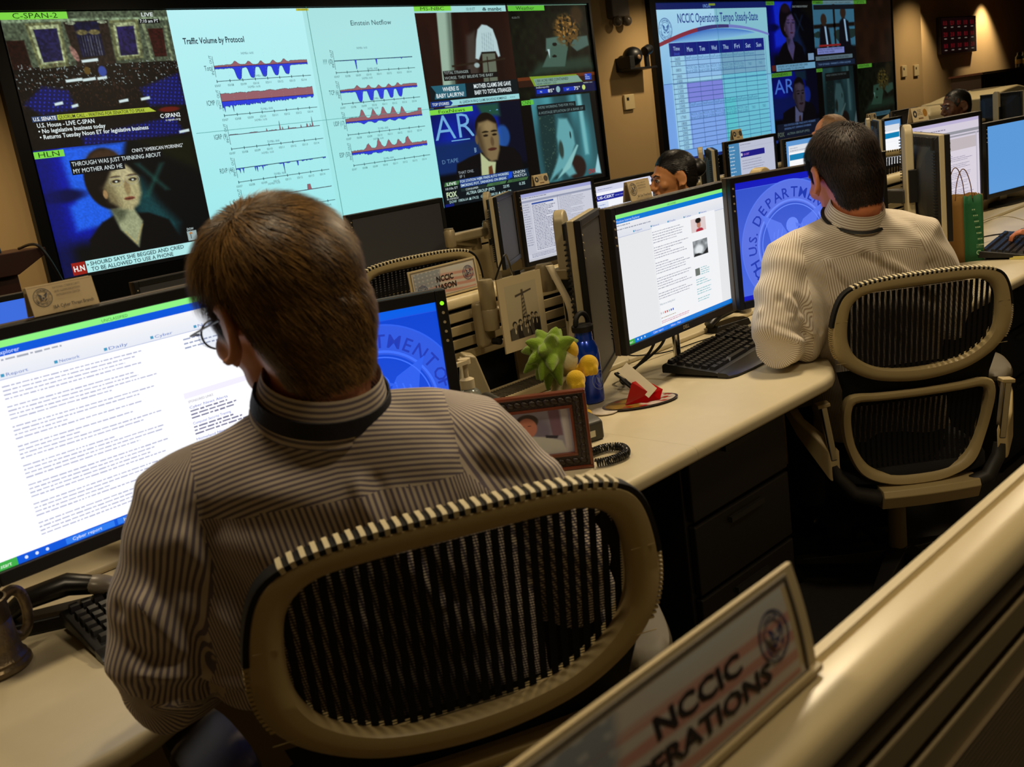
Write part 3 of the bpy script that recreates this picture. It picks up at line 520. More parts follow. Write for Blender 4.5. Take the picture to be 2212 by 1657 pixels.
c.P([(0.045, 0.75), (0.2, 0.75), (0.18, 0.79), (0.03, 0.79)], (60, 110, 60)); c.T('LIVE', 0.06, 0.784, 0.028, (225, 235, 230), w=0.1, bold=0.01); c.T('10:10a ET', 0.04, 0.828, 0.022, (200, 215, 215), w=0.13)
c.R(0.2, 0.84, 0.48, 0.87, (30, 44, 44)); c.P([(0.5, 0.835), (0.72, 0.835), (0.7, 0.865), (0.48, 0.865)], (70, 110, 70)); c.P([(0.74, 0.835), (0.98, 0.835), (0.96, 0.865), (0.72, 0.865)], (60, 100, 60)); c.T('CONSUMER', 0.25, 0.865, 0.02, (200, 215, 215), w=0.14); c.T('TELECOM', 0.55, 0.86, 0.018, (16, 30, 20), w=0.09); c.T('INDUSTRIAL', 0.78, 0.86, 0.018, (16, 30, 20), w=0.1)
c.T('FOX', 0.04, 0.905, 0.05, (200, 220, 180), w=0.11, bold=0.03); c.T('BUSINESS', 0.04, 0.932, 0.018, (190, 205, 200), w=0.12); c.T('ALTRIA GROUP (MO)', 0.25, 0.912, 0.032, (190, 225, 225), w=0.32); c.T('23.95', 0.67, 0.912, 0.03, (190, 225, 225), w=0.07); c.T('0.35', 0.86, 0.912, 0.03, (190, 225, 225), w=0.07)
c.T('DOW  10836.64 ▲174.22   GOLD  1380.50 ▲ 4.20   OIL', 0.06, 0.968, 0.026, (180, 215, 215), w=0.7); c.R(0.01, 0.972, 0.1, 1, (14, 26, 110)); put_panel(vw, p, 'news_panel', 3, 1)
# camcorder feed
p = feed(camcord, 160, 120); c = Cell(p)
c.R(0.02, 0.012, 0.165, 0.062, (96, 190, 60)); c.T('CNN', 0.03, 0.054, 0.036, (22, 50, 12), w=0.1); c.R(0.2, 0.075, 0.7, 0.13, (16, 24, 28)); c.R(0.2, 0.13, 0.82, 0.195, (16, 24, 28)); c.T("WE'RE WORKING THIS FOR YOU.", 0.21, 0.12, 0.028, (110, 135, 135), w=0.47); c.T('A HOSTAGE SITUATION OF A BANK OF', 0.21, 0.18, 0.028, (110, 135, 135), w=0.58); c.T('CNN', 0.76, 0.93, 0.05, (150, 40, 40), w=0.1, bold=0.03)
put_panel(vw, p, 'news_panel', 4, 1)

# the far video wall
vw2 = empty('video_wall', (X2, WY-0.02, 0), 0, 'smaller-looking far video wall showing the blue NCCIC Operations Tempo timetable', 'video wall')
fr = MB(); R5 = 5.01*CW; fr.b2((-0.11, 0.03, 0.42), (R5, 0.05, ZT+0.4)); fr.b2((-0.11, -0.015, 0.42), (-0.004, 0.03, ZT+0.4)); fr.b2((-0.004, -0.015, ZT+0.004), (R5, 0.03, ZT+0.4)); fr.b2((-0.004, -0.015, 0.42), (R5, 0.03, ZT-2*CH-0.004)); fr.b2((5*CW+0.002, -0.015, ZT-2*CH-0.004), (R5, 0.03, ZT+0.004))
fr.obj('surround_frame', MATS['gloss_black'], vw2, smooth=0)
p = Pic(2*CW, 2*CH, 2e-4); p.base((120, 176, 220)); Y2 = lambda z: ZT-z; X_ = lambda x: x-X2
p.rect(0, 0, 2*CW, 0.07, (16, 28, 90)); p.text('UNCLAS', 0.93, 0.055, 0.035, (120, 160, 230), al='l', w=0.15); p.rect(1.05, 0.012, 1.18, 0.035, (120, 140, 40))
p.grad(0, 0.07, CW, CH, (160, 208, 232), (124, 178, 222)); p.grad(CW, 0.07, 2*CW, CH, (130, 186, 200), (124, 186, 208)); p.grad(0, CH, CW, 2*CH, (118, 160, 224), (112, 160, 226)); p.grad(CW, CH, 2*CW, 2*CH, (120, 186, 214), (106, 172, 226))
p.text('NCCIC Operations Tempo Steady-State', 0.41, Y2(2.435), 0.1, (26, 50, 130), w=1.68, bold=0.012)
navy_seal(p, 0.165, Y2(2.37), 0.125, (50, 90, 150), (150, 200, 230))
arc = [(t, 0.45-0.2*math.sin(min(1, (t+0.1)/1.3)*math.pi/2) if t < 1.2 else 0.25+0.13*((t-1.2)/1.1)**2) for t in np.linspace(0, 2.3, 40)]
arc = [(a, b+0.0) for a, b in arc]
for i in range(39):
    a, b = arc[i], arc[i+1]; w0 = 0.05*(1-0.5*abs(a[0]-0.5)/1.8); t = a[0]/2.3; c0 = (128, 44, 60) if t < 0.32 else ((60, 50, 110) if t < 0.6 else (110, 120, 190))
    p._add([a, (a[0], a[1]+w0), (b[0], b[1]+w0), b], [(0, 1, 2, 3)], c0, i == 0, 1)
p.k += 1
for i in range(39):
    a, b = arc[i], arc[i+1]; w1 = 0.12*max(0, 1-((a[0]-1.1)/0.9)**2); w2 = 0.12*max(0, 1-((b[0]-1.1)/0.9)**2)
    p._add([(a[0], a[1]+0.045), (a[0], a[1]+0.045+w1), (b[0], b[1]+0.045+w2), (b[0], b[1]+0.045)], [(0, 1, 2, 3)], [(60, 110, 190), (124, 180, 220), (124, 180, 220), (60, 110, 190)], False, 1)
tx0, tx1, th, tt = X_(9.53), X_(11.51), Y2(2.22), Y2(2.075); un = (Y2(1.03)-tt)/19.2
p.rect(tx0, tt, tx1, Y2(1.03), (150, 200, 226)); 
cols = [tx0, X_(9.80)]+[X_(9.80)+(tx1-X_(9.80))*k/7 for k in range(1, 8)]
p.rect(cols[1], tt+5.6*un, cols[4], tt+9.6*un, (122, 130, 214)); p.rect(cols[1], tt, cols[4], tt+4.6*un, (140, 186, 228)); p.rect(cols[1], tt+9.6*un, cols[4], Y2(1.03), (124, 162, 228)); p.rect(cols[4], tt, cols[8], tt+4.6*un, (112, 160, 186)); p.rect(cols[4], tt+4.6*un, cols[8], Y2(1.03), (104, 186, 206)); p.rect(cols[4], tt+9.6*un, cols[5], Y2(1.03), (90, 190, 200))
p.rect(tx0, th, tx1, tt, (18, 28, 116))
for k, t in enumerate(('Mon', 'Tue', 'Wed', 'Thu', 'Fri', 'Sat', 'Sun')): p.text(t, (cols[k+1]+cols[k+2])/2, (th+tt)/2+0.03, 0.05, (170, 200, 236), al='c', w=0.11)
p.text('Time', (tx0+cols[1])/2, (th+tt)/2+0.01, 0.042, (170, 200, 236), al='c', w=0.12); p.text('(local)', (tx0+cols[1])/2, (th+tt)/2+0.06, 0.03, (60, 90, 200), al='c', w=0.1)
yy = tt; ink = (24, 70, 130)
for k, hr in enumerate(range(6, 24)):
    hh = un*(1.6 if hr in (8, 17) else 1); p.text('%02d00' % hr, (tx0+cols[1])/2, yy+hh/2+0.018, 0.034, (30, 60, 110), al='c', w=0.1)
    p.rect(tx0, yy+hh-0.003, tx1, yy+hh+0.003, ink)
    for d in range(7):
        cx = (cols[d+1]+cols[d+2])/2
        if hr in (6, 15) and d < 6: p.text('DataFusion', cx, yy+hh/2+0.014, 0.034, (50, 110, 150), al='c', w=0.235)
        if hr in (8, 17):
            if d < 5: p.text('NCCIC Ops', cx, yy+hh/2-0.004, 0.03, (50, 110, 150), al='c', w=0.22); p.text('Brief (CSIII)', cx, yy+hh/2+0.038, 0.03, (50, 110, 150), al='c', w=0.22)
            else: p.text('TBD', cx, yy+hh/2+0.014, 0.03, (50, 110, 150), al='c')
    yy += hh
for xx in cols: p.rect(xx-0.003, th, xx+0.003, yy, ink)
p.rect(CW-0.003, 0.07, CW+0.003, 2*CH, (40, 120, 160)); p.rect(0, CH-0.003, 2*CW, CH+0.003, (40, 90, 150)); p.rect(0, 2*CH-0.035, 2*CW, 2*CH, (20, 40, 110))
put_panel(vw2, p, 'timetable_panel', 0, 0, 2, 2)
def tagbox(c, u0, v0, u1, v1, t): c.R(u0, v0, u1, v1, (70, 130, 40)); c.T(t, u0+0.02, v1-0.012, (v1-v0)*0.6, (16, 40, 10), w=(u1-u0)*0.75)
p = feed(lambda U, V: interview(U, V)*np.array([0.42, 0.36, 0.8]), 110, 84); c = Cell(p); tagbox(c, 0, 0.0, 0.17, 0.05, 'HLN'); c.T('CNN\'S "AMERICAN MORNING"', 0.55, 0.09, 0.028, (120, 130, 130), w=0.34); c.R(0.12, 0.89, 0.98, 0.98, (100, 150, 180)); c.R(0.03, 0.89, 0.11, 0.97, (80, 26, 20)); c.T('SHOURD SAYS SHE BEGGED AND CRIED', 0.15, 0.93, 0.028, (20, 40, 60), w=0.66, bold=0.01); c.T('TO BE ALLOWED TO USE A PHONE', 0.15, 0.97, 0.028, (20, 40, 60), w=0.58, bold=0.01); c.R(0.83, 0.76, 0.96, 0.86, (110, 140, 170)); put_panel(vw2, p, 'news_panel', 2, 0)
p = feed(lambda U, V: meeting(U, V)*np.array([0.8, 0.85, 0.9]), 110, 84); c = Cell(p); c.R(0, 0, 1, 0.05, (90, 120, 130)); tagbox(c, 0.0, 0, 0.25, 0.05, 'MSNBC'); c.R(0.02, 0.06, 1, 0.13, (16, 20, 26)); c.T('BETWEEN HIGH COSTS AND SENATE LEADERS', 0.1, 0.045, 0.026, (20, 30, 40), w=0.82); c.R(0.1, 0.65, 0.62, 0.68, (120, 30, 30)); c.R(0.05, 0.7, 0.7, 0.79, (110, 120, 180)); c.greek(0.08, 0.71, 0.6, 2, 0.04, 0.022, (20, 20, 40)) if False else None; c.T('HEALTH CARE BILL EXPECTED', 0.08, 0.735, 0.026, (30, 30, 60), w=0.58); c.T('VOTE THIS WEEK', 0.08, 0.775, 0.026, (30, 30, 60), w=0.38); c.R(0.0, 0.82, 0.9, 0.88, (80, 100, 110)); c.T('SENATE VOTE DELAYED', 0.1, 0.87, 0.03, (20, 30, 40), w=0.7); c.R(0, 0.9, 0.95, 0.98, (20, 30, 50)); c.T('TOP STORIES  MARKETS OPEN HIGHER', 0.05, 0.955, 0.026, (90, 120, 160), w=0.8); put_panel(vw2, p, 'news_panel', 3, 0)
p = feed(lambda U, V: fill(U, (26, 15, 9))*(0.7+0.6*vnoise(U, V, 7, 5, 51)[..., None]), 40, 30); c = Cell(p); tagbox(c, 0.0, 0.0, 0.33, 0.055, 'CSPAN'); put_panel(vw2, p, 'news_panel', 4, 0)
p = feed(lambda U, V: studio(U, V)*np.array([0.4, 0.4, 0.75]), 110, 84); c = Cell(p); c.T('AR', 0.05, 0.3, 0.2, (60, 100, 190), w=0.42); p.paint(0.43*CW, 0.08*CH, 0.8*CW, 0.64*CH, 50, 50, lambda U, V: studio(0.43+0.37*U, 0.08+0.56*V)*np.array([0.4, 0.4, 0.75])); tagbox(c, 0.0, 0.0, 0.44, 0.06, 'FOXNEWS'); c.R(0.05, 0.74, 1, 0.98, (14, 20, 36)); c.T('FOX STATION WJBK FINDS AUTO WORKERS', 0.2, 0.78, 0.028, (80, 110, 160), w=0.7); c.T('SMOKING POT, DRINKING ON BREAK', 0.2, 0.83, 0.028, (80, 110, 160), w=0.6); c.T('ALTRIA GROUP (MO)', 0.25, 0.91, 0.032, (90, 110, 110), w=0.5); c.T('FOX', 0.05, 0.92, 0.06, (80, 90, 80), w=0.14, bold=0.03); put_panel(vw2, p, 'news_panel', 2, 1)
p = feed(lambda U, V: camcord(U, V)*np.array([0.45, 0.42, 0.42]), 90, 70); c = Cell(p); tagbox(c, 0.0, 0.0, 0.14, 0.05, 'CNN'); c.R(0.2, 0.08, 0.8, 0.2, (12, 14, 14)); c.T("WE'RE WORKING THIS FOR YOU.", 0.22, 0.13, 0.028, (70, 80, 80), w=0.5); put_panel(vw2, p, 'news_panel', 3, 1)
p = feed(lambda U, V: storm(U, V)*np.array([0.5, 0.6, 0.55]), 90, 70); c = Cell(p); tagbox(c, 0.02, 0.0, 0.4, 0.06, 'WEATHER'); c.R(0.3, 0.8, 0.85, 0.87, (40, 70, 80)); c.T('1,000 ACRE FIRE', 0.34, 0.85, 0.028, (20, 40, 60), w=0.4); put_panel(vw2, p, 'news_panel', 4, 1)
# ------------------------------------------------------------------ desks and partitions
deskm = mat('worktop_laminate', (208, 196, 164), 0.38, bump=0.04, bscale=900, var=0.04, vscale=30, spec=0.4)
steel = mat('brushed_steel', (170, 165, 150), 0.3, 1.0); chrome = mat('chrome', (210, 208, 200), 0.12, 1.0)
silver = mat('silver_plastic', (182, 170, 138), 0.42, 0.1); dgrey = mat('dark_grey_plastic', (34, 33, 32), 0.5); red = mat('red_plastic', (150, 14, 16), 0.3)
DZ = 0.73
armm = mat('putty_metal', (150, 136, 104), 0.4, 0.2, bump=0.03, bscale=500)
def desk_outline(x0, x1, yf, yb, seats, rec=0.17, half=0.36):
    P = [(x0, yb), (x0, yf)]
    for sx in seats:
        for t in np.linspace(-1.5, 1.5, 25):
            k = 0.5*(1+math.cos(math.pi*min(1, max(0, abs(t)*1.0-0.25)))) if abs(t) < 1.25 else 0
            P.append((sx+t*half, yf+rec*k))
    P += [(x1, yf), (x1, yb)]
    return [p for i, p in enumerate(P) if i == 0 or math.dist(p, P[i-1]) > 1e-4]
def worktop(x0, x1, yf, yb, seats, label, z=DZ, **k):
    ol = desk_outline(x0, x1, yf, yb, seats, **k); m = MB(); m.loft([[(a, b+(i_ if b < yb-0.01 else 0), z+dz) for a, b in ol] for i_, dz in ((0.010, -0.034), (0.002, -0.031), (0, -0.026), (0, -0.014), (0.0015, -0.008), (0.005, -0.003), (0.010, -0.0006), (0.016, 0))])
    r = empty('worktop', ((x0+x1)/2, (yf+yb)/2, 0), 0, label, 'desk'); m.v = [(a-(x0+x1)/2, b-(yf+yb)/2, c) for a, b, c in m.v]
    o = m.obj('desktop', deskm, r, smooth=60); l = MB(); w = (x1-x0)/2-0.003; yy = yb-(yf+yb)/2
    if yf > 2: l = None
    else: l.b2((-w, yy-0.128, z+0.0005), (w, yy-0.002, z+0.016))
    if l: l.obj('cable_ledge', deskm, r, smooth=0, bev=0.005, seg=3)
    for q in (-w+0.004, w-0.032): s = MB(); s.b2((q, yf-(yf+yb)/2+0.25, 0.0), (q+0.03, yy-0.06, z-0.034)); s.obj('leg', mat('dark_bronze_steel', (18, 15, 12), 0.5), r, smooth=0)
    return r
worktop(-1.2, 1.6035, 1.20, 1.945, (0.80,), 'beige curved worktop the near striped-shirt man works at, with the pewter mug')
worktop(1.604, 3.36, 1.20, 1.945, (2.60,), 'beige curved worktop under the blue bottle, red paper holder and second man')
worktop(3.364, 6.4, 1.20, 1.945, (4.3,), 'beige worktop beyond the second man, holding the paper bag and tangled wires')
for k, (a, b, s, nm) in enumerate(((-0.6, 2.2, 1.0, 'beige worktop beyond the near slatted partition, mostly hidden behind the near man'), (2.204, 4.2, 3.1, 'beige worktop behind the LIASON name card carrying the small monitor arm'), (4.204, 10.6, 5.4, 'beige worktop in the second row, behind the second man'))):
    worktop(a, b, 2.98, 3.72, (s,), nm, rec=0.2)
def pedestal(x, y, lab):
    t = empty('drawer_pedestal', (x, y, 0), 0, lab, 'drawers'); dm = mat('dark_bronze_steel', (30, 25, 20), 0.5)
    MB().b2((-0.21, -0.27, 0.03), (0.21, 0.27, 0.695)).obj('body', dm, t, smooth=0, bev=0.004)
    for z0, z1 in ((0.05, 0.33), (0.34, 0.51), (0.52, 0.685)):
        d = MB().b2((-0.2, -0.29, z0), (0.2, -0.27, z1)).obj('drawer', dm, t, smooth=0, bev=0.004)
        MB().b2((-0.07, -0.3, z1-0.035), (0.07, -0.288, z1-0.022)).obj('handle', dgrey, d, smooth=0)
pedestal(1.86, 1.56, 'dark drawer pedestal in the shadow under the second worktop'); pedestal(3.68, 1.56, 'dark drawer pedestal under the far worktop right of the second chair')
for (x, y, lab) in ((1.46, 1.3, 'a'), ):
    pass
def partition(name, x0, x1, y, zt, label, grooves, rib=None, gap=None, t=0.06):
    r = empty(name, ((x0+x1)/2, y+t/2, 0), 0, label, 'partition'); w = (x1-x0)/2
    c = MB()
    prof = [(-t/2-0.004, zt-0.03), (-t/2-0.006, zt-0.014), (-t/2+0.002, zt-0.004), (-0.006, zt-0.001), (t/2-0.016, zt-0.001), (t/2-0.014, zt-0.005), (t/2-0.012, zt-0.005), (t/2-0.010, zt), (t/2-0.002, zt), (t/2+0.004, zt-0.008), (t/2+0.004, zt-0.03)]
    c.loft([[(-w, a, b) for a, b in prof], [(w, a, b) for a, b in prof]]); c.obj('cap_rail', mat('cream_rail', (206, 190, 148), 0.3, spec=0.6), r, smooth=50)
    m = MB(); zs = [zt-0.03]+[g for g in grooves]; 
    for i, z in enumerate(zs):
        lo = zs[i+1]+0.006 if i+1 < len(zs) else (0.06 if gap is None else gap[2])
        hi = z-0.0 if i == 0 else z-0.004
        if hi > lo: m.b2((-w, -t/2, lo), (w, -t/2+0.012, hi))
    if gap is not None:
        m.b2((-w, -t/2, 0.06), (gap[0]-(x0+x1)/2, -t/2+0.012, gap[2]-0.001)); m.b2((gap[1]-(x0+x1)/2, -t/2, 0.06), (w, -t/2+0.012, gap[2]-0.001))
    m.b2((-w, t/2-0.012, 0.06), (w, t/2, zt-0.03)); m.obj('slat_panel', beige2, r, smooth=0, bev=0.002)
    MB().b2((-w+0.002, -t/2+0.013, 0.0), (w-0.002, t/2-0.013, zt-0.032)).obj('core', blkm, r, smooth=0)
    if rib:
        q = MB()
        for k in range(90):
            z = rib-0.0052*k
            q.b2((-w+0.01, -t/2-0.004, z-0.0036), (w-0.01, -t/2+0.002, z))
        q.obj('ribbed_panel', mat('ribbed_fabric', (120, 104, 76), 0.85, bump=0.3, bscale=900), r, smooth=0)
    return r
partition('partition', -1.2, 3.6, 0.285, 1.03, 'blurred cream-railed partition in the foreground at lower right', (1.008-0.012, 0.968, 0.93), rib=0.897, t=0.05)
partition('partition', -1.2, 6.4, 1.95, 1.035, 'slatted beige partition behind the first row of monitors, carrying the LIASON card', (0.995, 0.96, 0.925, 0.89), gap=(1.44, 1.83, 0.862))
partition('partition', -0.6, 10.6, 3.74, 1.0, 'far partition behind the second row of desks', (0.96, 0.92))
# dark credenza wall under the screens
tag(MB().b2((-1, 6.55, 0), (16, 6.9, 0.62)).obj('storage_counter', blkm, None, smooth=0, bev=0.01), 'long black low counter along the wall under both video walls', 'counter')

# ------------------------------------------------------------------ monitors
def browser(w, h, seed=1, cols=(0.12, 0.62, 0.70, 0.88), white=(250, 251, 255), blue=(0, 84, 214), top=(140, 240, 130), extra=None, n=40):
    p = Pic(w, h); p.base(white); p.rect(0, 0, w, 0.032*h, top); p.rect(0, 0.032*h, w, 0.07*h, blue); p.text('Windows Internet Explorer', 0.012*w, 0.062*h, 0.018*h, (190, 210, 255), w=0.2*w, bold=0.01)
    p.text('UNCLASSIFIED', 0.5*w, 0.026*h, 0.014*h, (40, 120, 40), al='c')
    p.grad(0, 0.07*h, w, 0.17*h, (240, 240, 244), (226, 230, 240)); p.rect(0, 0.17*h, w, 0.173*h, (170, 180, 215))
    for k, y in enumerate((0.082, 0.11)): p.greek(0.01*w, y*h, 0.35*w, 1, 0.02, 0.009*h, (160, 165, 180), seed+k)
    for k in range(5): p.text(('Report', 'Network', 'Daily', 'Cyber', 'News')[k], (0.16+0.15*k)*w, 0.16*h, 0.014*h, (70, 110, 190), w=0.06*w); p.rect((0.145+0.15*k)*w, 0.146*h, (0.155+0.15*k)*w, 0.16*h, (60, 150, 190))
    p.greek(cols[0]*w, 0.2*h, (cols[1]-cols[0])*w, n, (0.74/n)*h, 0.0065*h, (178, 180, 206), seed, para=5)
    p.greek(cols[2]*w, 0.2*h, (cols[3]-cols[2])*w, 3, 0.022*h, 0.008*h, (150, 160, 190), seed+5)
    p.rect(0, 0.962*h, w, h, blue); p.rect(0, 0.962*h, 0.06*w, h, (60, 170, 70)); p.text('start', 0.012*w, 0.991*h, 0.018*h, (230, 245, 230), shear=0.2)
    for k in range(3): p.disc((0.085+0.03*k)*w, 0.981*h, 0.008*h, (210, 225, 255), 10)
    for k in range(2): p.rect((0.2+0.16*k)*w, 0.967*h, (0.35+0.16*k)*w, 0.996*h, (40, 120, 235)); p.text(('Cyber report', 'Inbox - Mail')[k], (0.22+0.16*k)*w, 0.988*h, 0.015*h, (225, 235, 255), w=0.09*w)
    if extra: extra(p, w, h)
    return p
def ex1(p, w, h):
    p.rect(0.66*w, 0.47*h, 0.9*w, 0.8*h, (252, 252, 255)); p.rect(0.66*w, 0.47*h, 0.9*w, 0.5*h, (238, 234, 250)); p.text('SPONSORED LINKS', 0.67*w, 0.525*h, 0.012*h, (130, 130, 150), w=0.09*w)
    for k in range(3): p.text(('Cyber News Alerts', 'Computer Security Training', 'Homeland News 4U')[k], 0.67*w, (0.555+0.085*k)*h, 0.013*h, (60, 90, 190), w=0.14*w); p.greek(0.67*w, (0.565+0.085*k)*h, 0.2*w, 3, 0.018*h, 0.009*h, (120, 120, 150), 40+k)
    p.text('Featured', 0.66*w, 0.84*h, 0.016*h, (90, 90, 110)); p.rect(0.66*w, 0.855*h, 0.70*w, 0.91*h, (50, 50, 140)); p.disc(0.68*w, 0.885*h, 0.012*h, (200, 60, 60), 12); p.text('Learn. Listen. Be Heard.', 0.715*w, 0.875*h, 0.015*h, (60, 90, 190), w=0.16*w); p.greek(0.715*w, 0.885*h, 0.18*w, 2, 0.018*h, 0.009*h, (120, 120, 150), 49)
def ex2(p, w, h):
    p.rect(0.3*w, 0.16*h, 0.9*w, 0.96*h, (247, 248, 251)); p.greek(0.3*w, 0.2*h, 0.33*w, 27, 0.0205*h, 0.0075*h, (170, 172, 184), 7, para=6)
    p.paint(0.655*w, 0.19*h, 0.80*w, 0.30*h, 24, 20, lambda U, V: mix(mix(mix(fill(U, (226, 208, 208)), (176, 40, 60), blob(U, V, 0.55, 0.95, 0.25, 0.2)), (190, 130, 110), blob(U, V, 0.52, 0.5, 0.14, 0.25)), (20, 14, 16), blob(U, V, 0.5, 0.18, 0.2, 0.2)))
    p.paint(0.655*w, 0.37*h, 0.80*w, 0.5*h, 24, 20, lambda U, V: mix(mix(fill(U, (150, 156, 160))*(0.7+0.5*vnoise(U, V, 8, 6, 3)[..., None]), (230, 235, 238), blob(U, V, 0.4, 0.6, 0.3, 0.3, 0.8)), (30, 34, 36), pmask(U, V, [(0, 1), (0.1, 0.8), (0.4, 0.85), (0.6, 0.95), (1, 0.6), (1, 1)], 0.02)))
    p.rect(0.655*w, 0.6*h, 0.7*w, 0.66*h, (110, 118, 112)); p.greek(0.71*w, 0.6*h, 0.09*w, 4, 0.018*h, 0.008*h, (150, 200, 205), 9); p.greek(0.655*w, 0.69*h, 0.15*w, 10, 0.02*h, 0.008*h, (150, 200, 205), 10, para=4)
    p.text('What are we reading about?', 0.3*w, 0.79*h, 0.016*h, (120, 150, 165), w=0.14*w)
    for k in range(7): p.rect((0.3+0.018*k)*w, 0.845*h, (0.31+0.018*k)*w, 0.862*h, ((200, 200, 205), (205, 205, 210), (200, 90, 80), (200, 80, 80), (140, 190, 190), (70, 90, 190), (50, 90, 180))[k])
    p.greek(0.3*w, 0.89*h, 0.2*w, 1, 0.02*h, 0.005*h, (150, 130, 80), 12); p.greek(0.3*w, 0.915*h, 0.32*w, 2, 0.014*h, 0.007*h, (215, 160, 175), 13)
def dhs_desktop(w, h, seal=True, c0=(36, 70, 205), c1=(58, 92, 222), dk=(30, 58, 180), scx=0.36, scy=0.585, bar=(10, 24, 190)):
    p = Pic(w, h); p.base(c1); p.grad(0, 0.06*h, w, h, c0, c1); p.rect(0, 0, w, 0.055*h, bar); p.rect(0, 0.962*h, w, h, bar)
    if seal:
        cx, cy, r = scx*w, scy*h, 0.545*h; L_ = tuple(min(255, v+34) for v in c1); L2 = tuple(min(255, v+16) for v in c1)
        m_ = tuple(min(255, v+k_) for v, k_ in zip(c1, (16, 10, 4))); p.ring(cx, cy, r*0.64, r*0.98, m_, 72); p.ring(cx, cy, r*0.98, r, L2, 72); p.ring(cx, cy, r*0.66, r*0.69, L_, 72); p.arc_text('DEPARTMENT', cx, cy, r*0.72, r*0.155, dk, 152, 28); p.arc_text('U.S.', cx, cy, r*0.72, r*0.15, dk, 184, 158); p.arc_text('OF', cx, cy, r*0.72, r*0.15, dk, 24, 6); p.arc_text('HOMELAND SECURITY', cx, cy, r*0.88, r*0.17, dk, 194, 346, True)
        eagle(p, cx, cy, r*0.62, L2, L_); p.ring(cx, cy, r*0.60, r*0.615, L_, 72)
        for V in p.V: V[:, 0] = np.clip(V[:, 0], -w/2, w/2); V[:, 2] = np.clip(V[:, 2], -h/2, h/2)
    return p
def docwin(w, h):
    p = Pic(w, h); p.base((206, 208, 222)); p.rect(0, 0, w, 0.05*h, (160, 165, 215)); p.greek(0.02*w, 0.06*h, 0.4*w, 1, 0.02, 0.012*h, (120, 124, 150), 3); p.rect(0, 0.1*h, w, 0.13*h, (150, 156, 180)); p.rect(0, 0.13*h, 0.5*w, 0.9*h, (198, 200, 214)); p.rect(0.13*w, 0.14*h, 0.49*w, 0.87*h, (214, 216, 228)); p.rect(0.14*w, 0.15*h, 0.44*w, 0.175*h, (50, 80, 160))
    p.greek(0.02*w, 0.16*h, 0.09*w, 18, 0.035*h, 0.01*h, (130, 134, 156), 4); p.greek(0.14*w, 0.19*h, 0.33*w, 30, 0.0225*h, 0.011*h, (110, 114, 140), 5); p.rect(0.5*w, 0.1*h, 0.503*w, 0.9*h, (90, 94, 120)); p.greek(0.52*w, 0.14*h, 0.42*w, 32, 0.023*h, 0.009*h, (150, 152, 172), 6); p.greek(0.06*w, 0.9*h, 0.4*w, 3, 0.02*h, 0.009*h, (120, 124, 150), 7)
    p.rect(0, 0.965*h, w, h, (196, 198, 208)); return p
def certpage(w, h):
    p = Pic(w, h); p.base((248, 249, 255)); p.rect(0, 0, w, 0.1*h, (214, 216, 238)); p.greek(0.05*w, 0.05*h, 0.3*w, 1, 0.02, 0.012*h, (140, 144, 180), 3); p.rect(0, 0.15*h, w, 0.24*h, (24, 34, 150)); p.text('US-CERT', 0.03*w, 0.21*h, 0.04*h, (225, 230, 250), w=0.28*w, bold=0.03); p.greek(0.33*w, 0.19*h, 0.35*w, 1, 0.02, 0.012*h, (150, 160, 220), 3)
    p.rect(0, 0.26*h, 0.2*w, h, (222, 230, 248)); p.greek(0.02*w, 0.3*h, 0.15*w, 12, 0.05*h, 0.012*h, (120, 140, 200), 4); p.greek(0.25*w, 0.35*h, 0.6*w, 18, 0.03*h, 0.01*h, (160, 162, 180), 5); return p
def desktopwin(w, h):
    p = Pic(w, h); p.base((72, 134, 180)); p.greek(0.03*w, 0.05*h, 0.12*w, 14, 0.065*h, 0.018*h, (190, 210, 225), 3); p.rect(0.24*w, 0.0*h, w, h, (190, 194, 214)); p.rect(0.24*w, 0.1*h, w, 0.102*h, (130, 134, 160)); p.greek(0.26*w, 0.04*h, 0.4*w, 1, 0.02, 0.012*h, (130, 134, 160), 5); p.rect(0.26*w, 0.17*h, 0.78*w, 0.28*h, (26, 26, 130)); p.disc(0.28*w, 0.225*h, 0.03*h, (200, 205, 225), 14); p.text('US-CERT', 0.32*w, 0.245*h, 0.035*h, (170, 120, 190), w=0.12*w, bold=0.02)
    p.greek(0.28*w, 0.34*h, 0.5*w, 4, 0.05*h, 0.012*h, (130, 134, 160), 8); p.rect(0.16*w, 0.6*h, 0.86*w, h, (214, 216, 232)); p.rect(0.16*w, 0.6*h, 0.86*w, 0.615*h, (60, 70, 160)); p.greek(0.18*w, 0.65*h, 0.6*w, 6, 0.05*h, 0.016*h, (110, 114, 140), 9); return p
def portal(w, h):
    p = Pic(w, h); p.base((96, 154, 214)); p.rect(0.06*w, 0.1*h, 0.97*w, h, (250, 252, 255)); p.rect(0.06*w, 0.1*h, 0.97*w, 0.24*h, (222, 226, 234)); p.greek(0.09*w, 0.15*h, 0.5*w, 2, 0.05*h, 0.014*h, (150, 154, 170), 2); p.rect(0.07*w, 0.28*h, 0.96*w, 0.4*h, (16, 128, 180)); p.rect(0.2*w, 0.48*h, 0.85*w, 0.85*h, (240, 242, 246)); p.rect(0.205*w, 0.49*h, 0.845*w, 0.84*h, (252, 253, 255)); p.greek(0.23*w, 0.88*h, 0.5*w, 2, 0.04*h, 0.012*h, (150, 154, 170), 4); return p
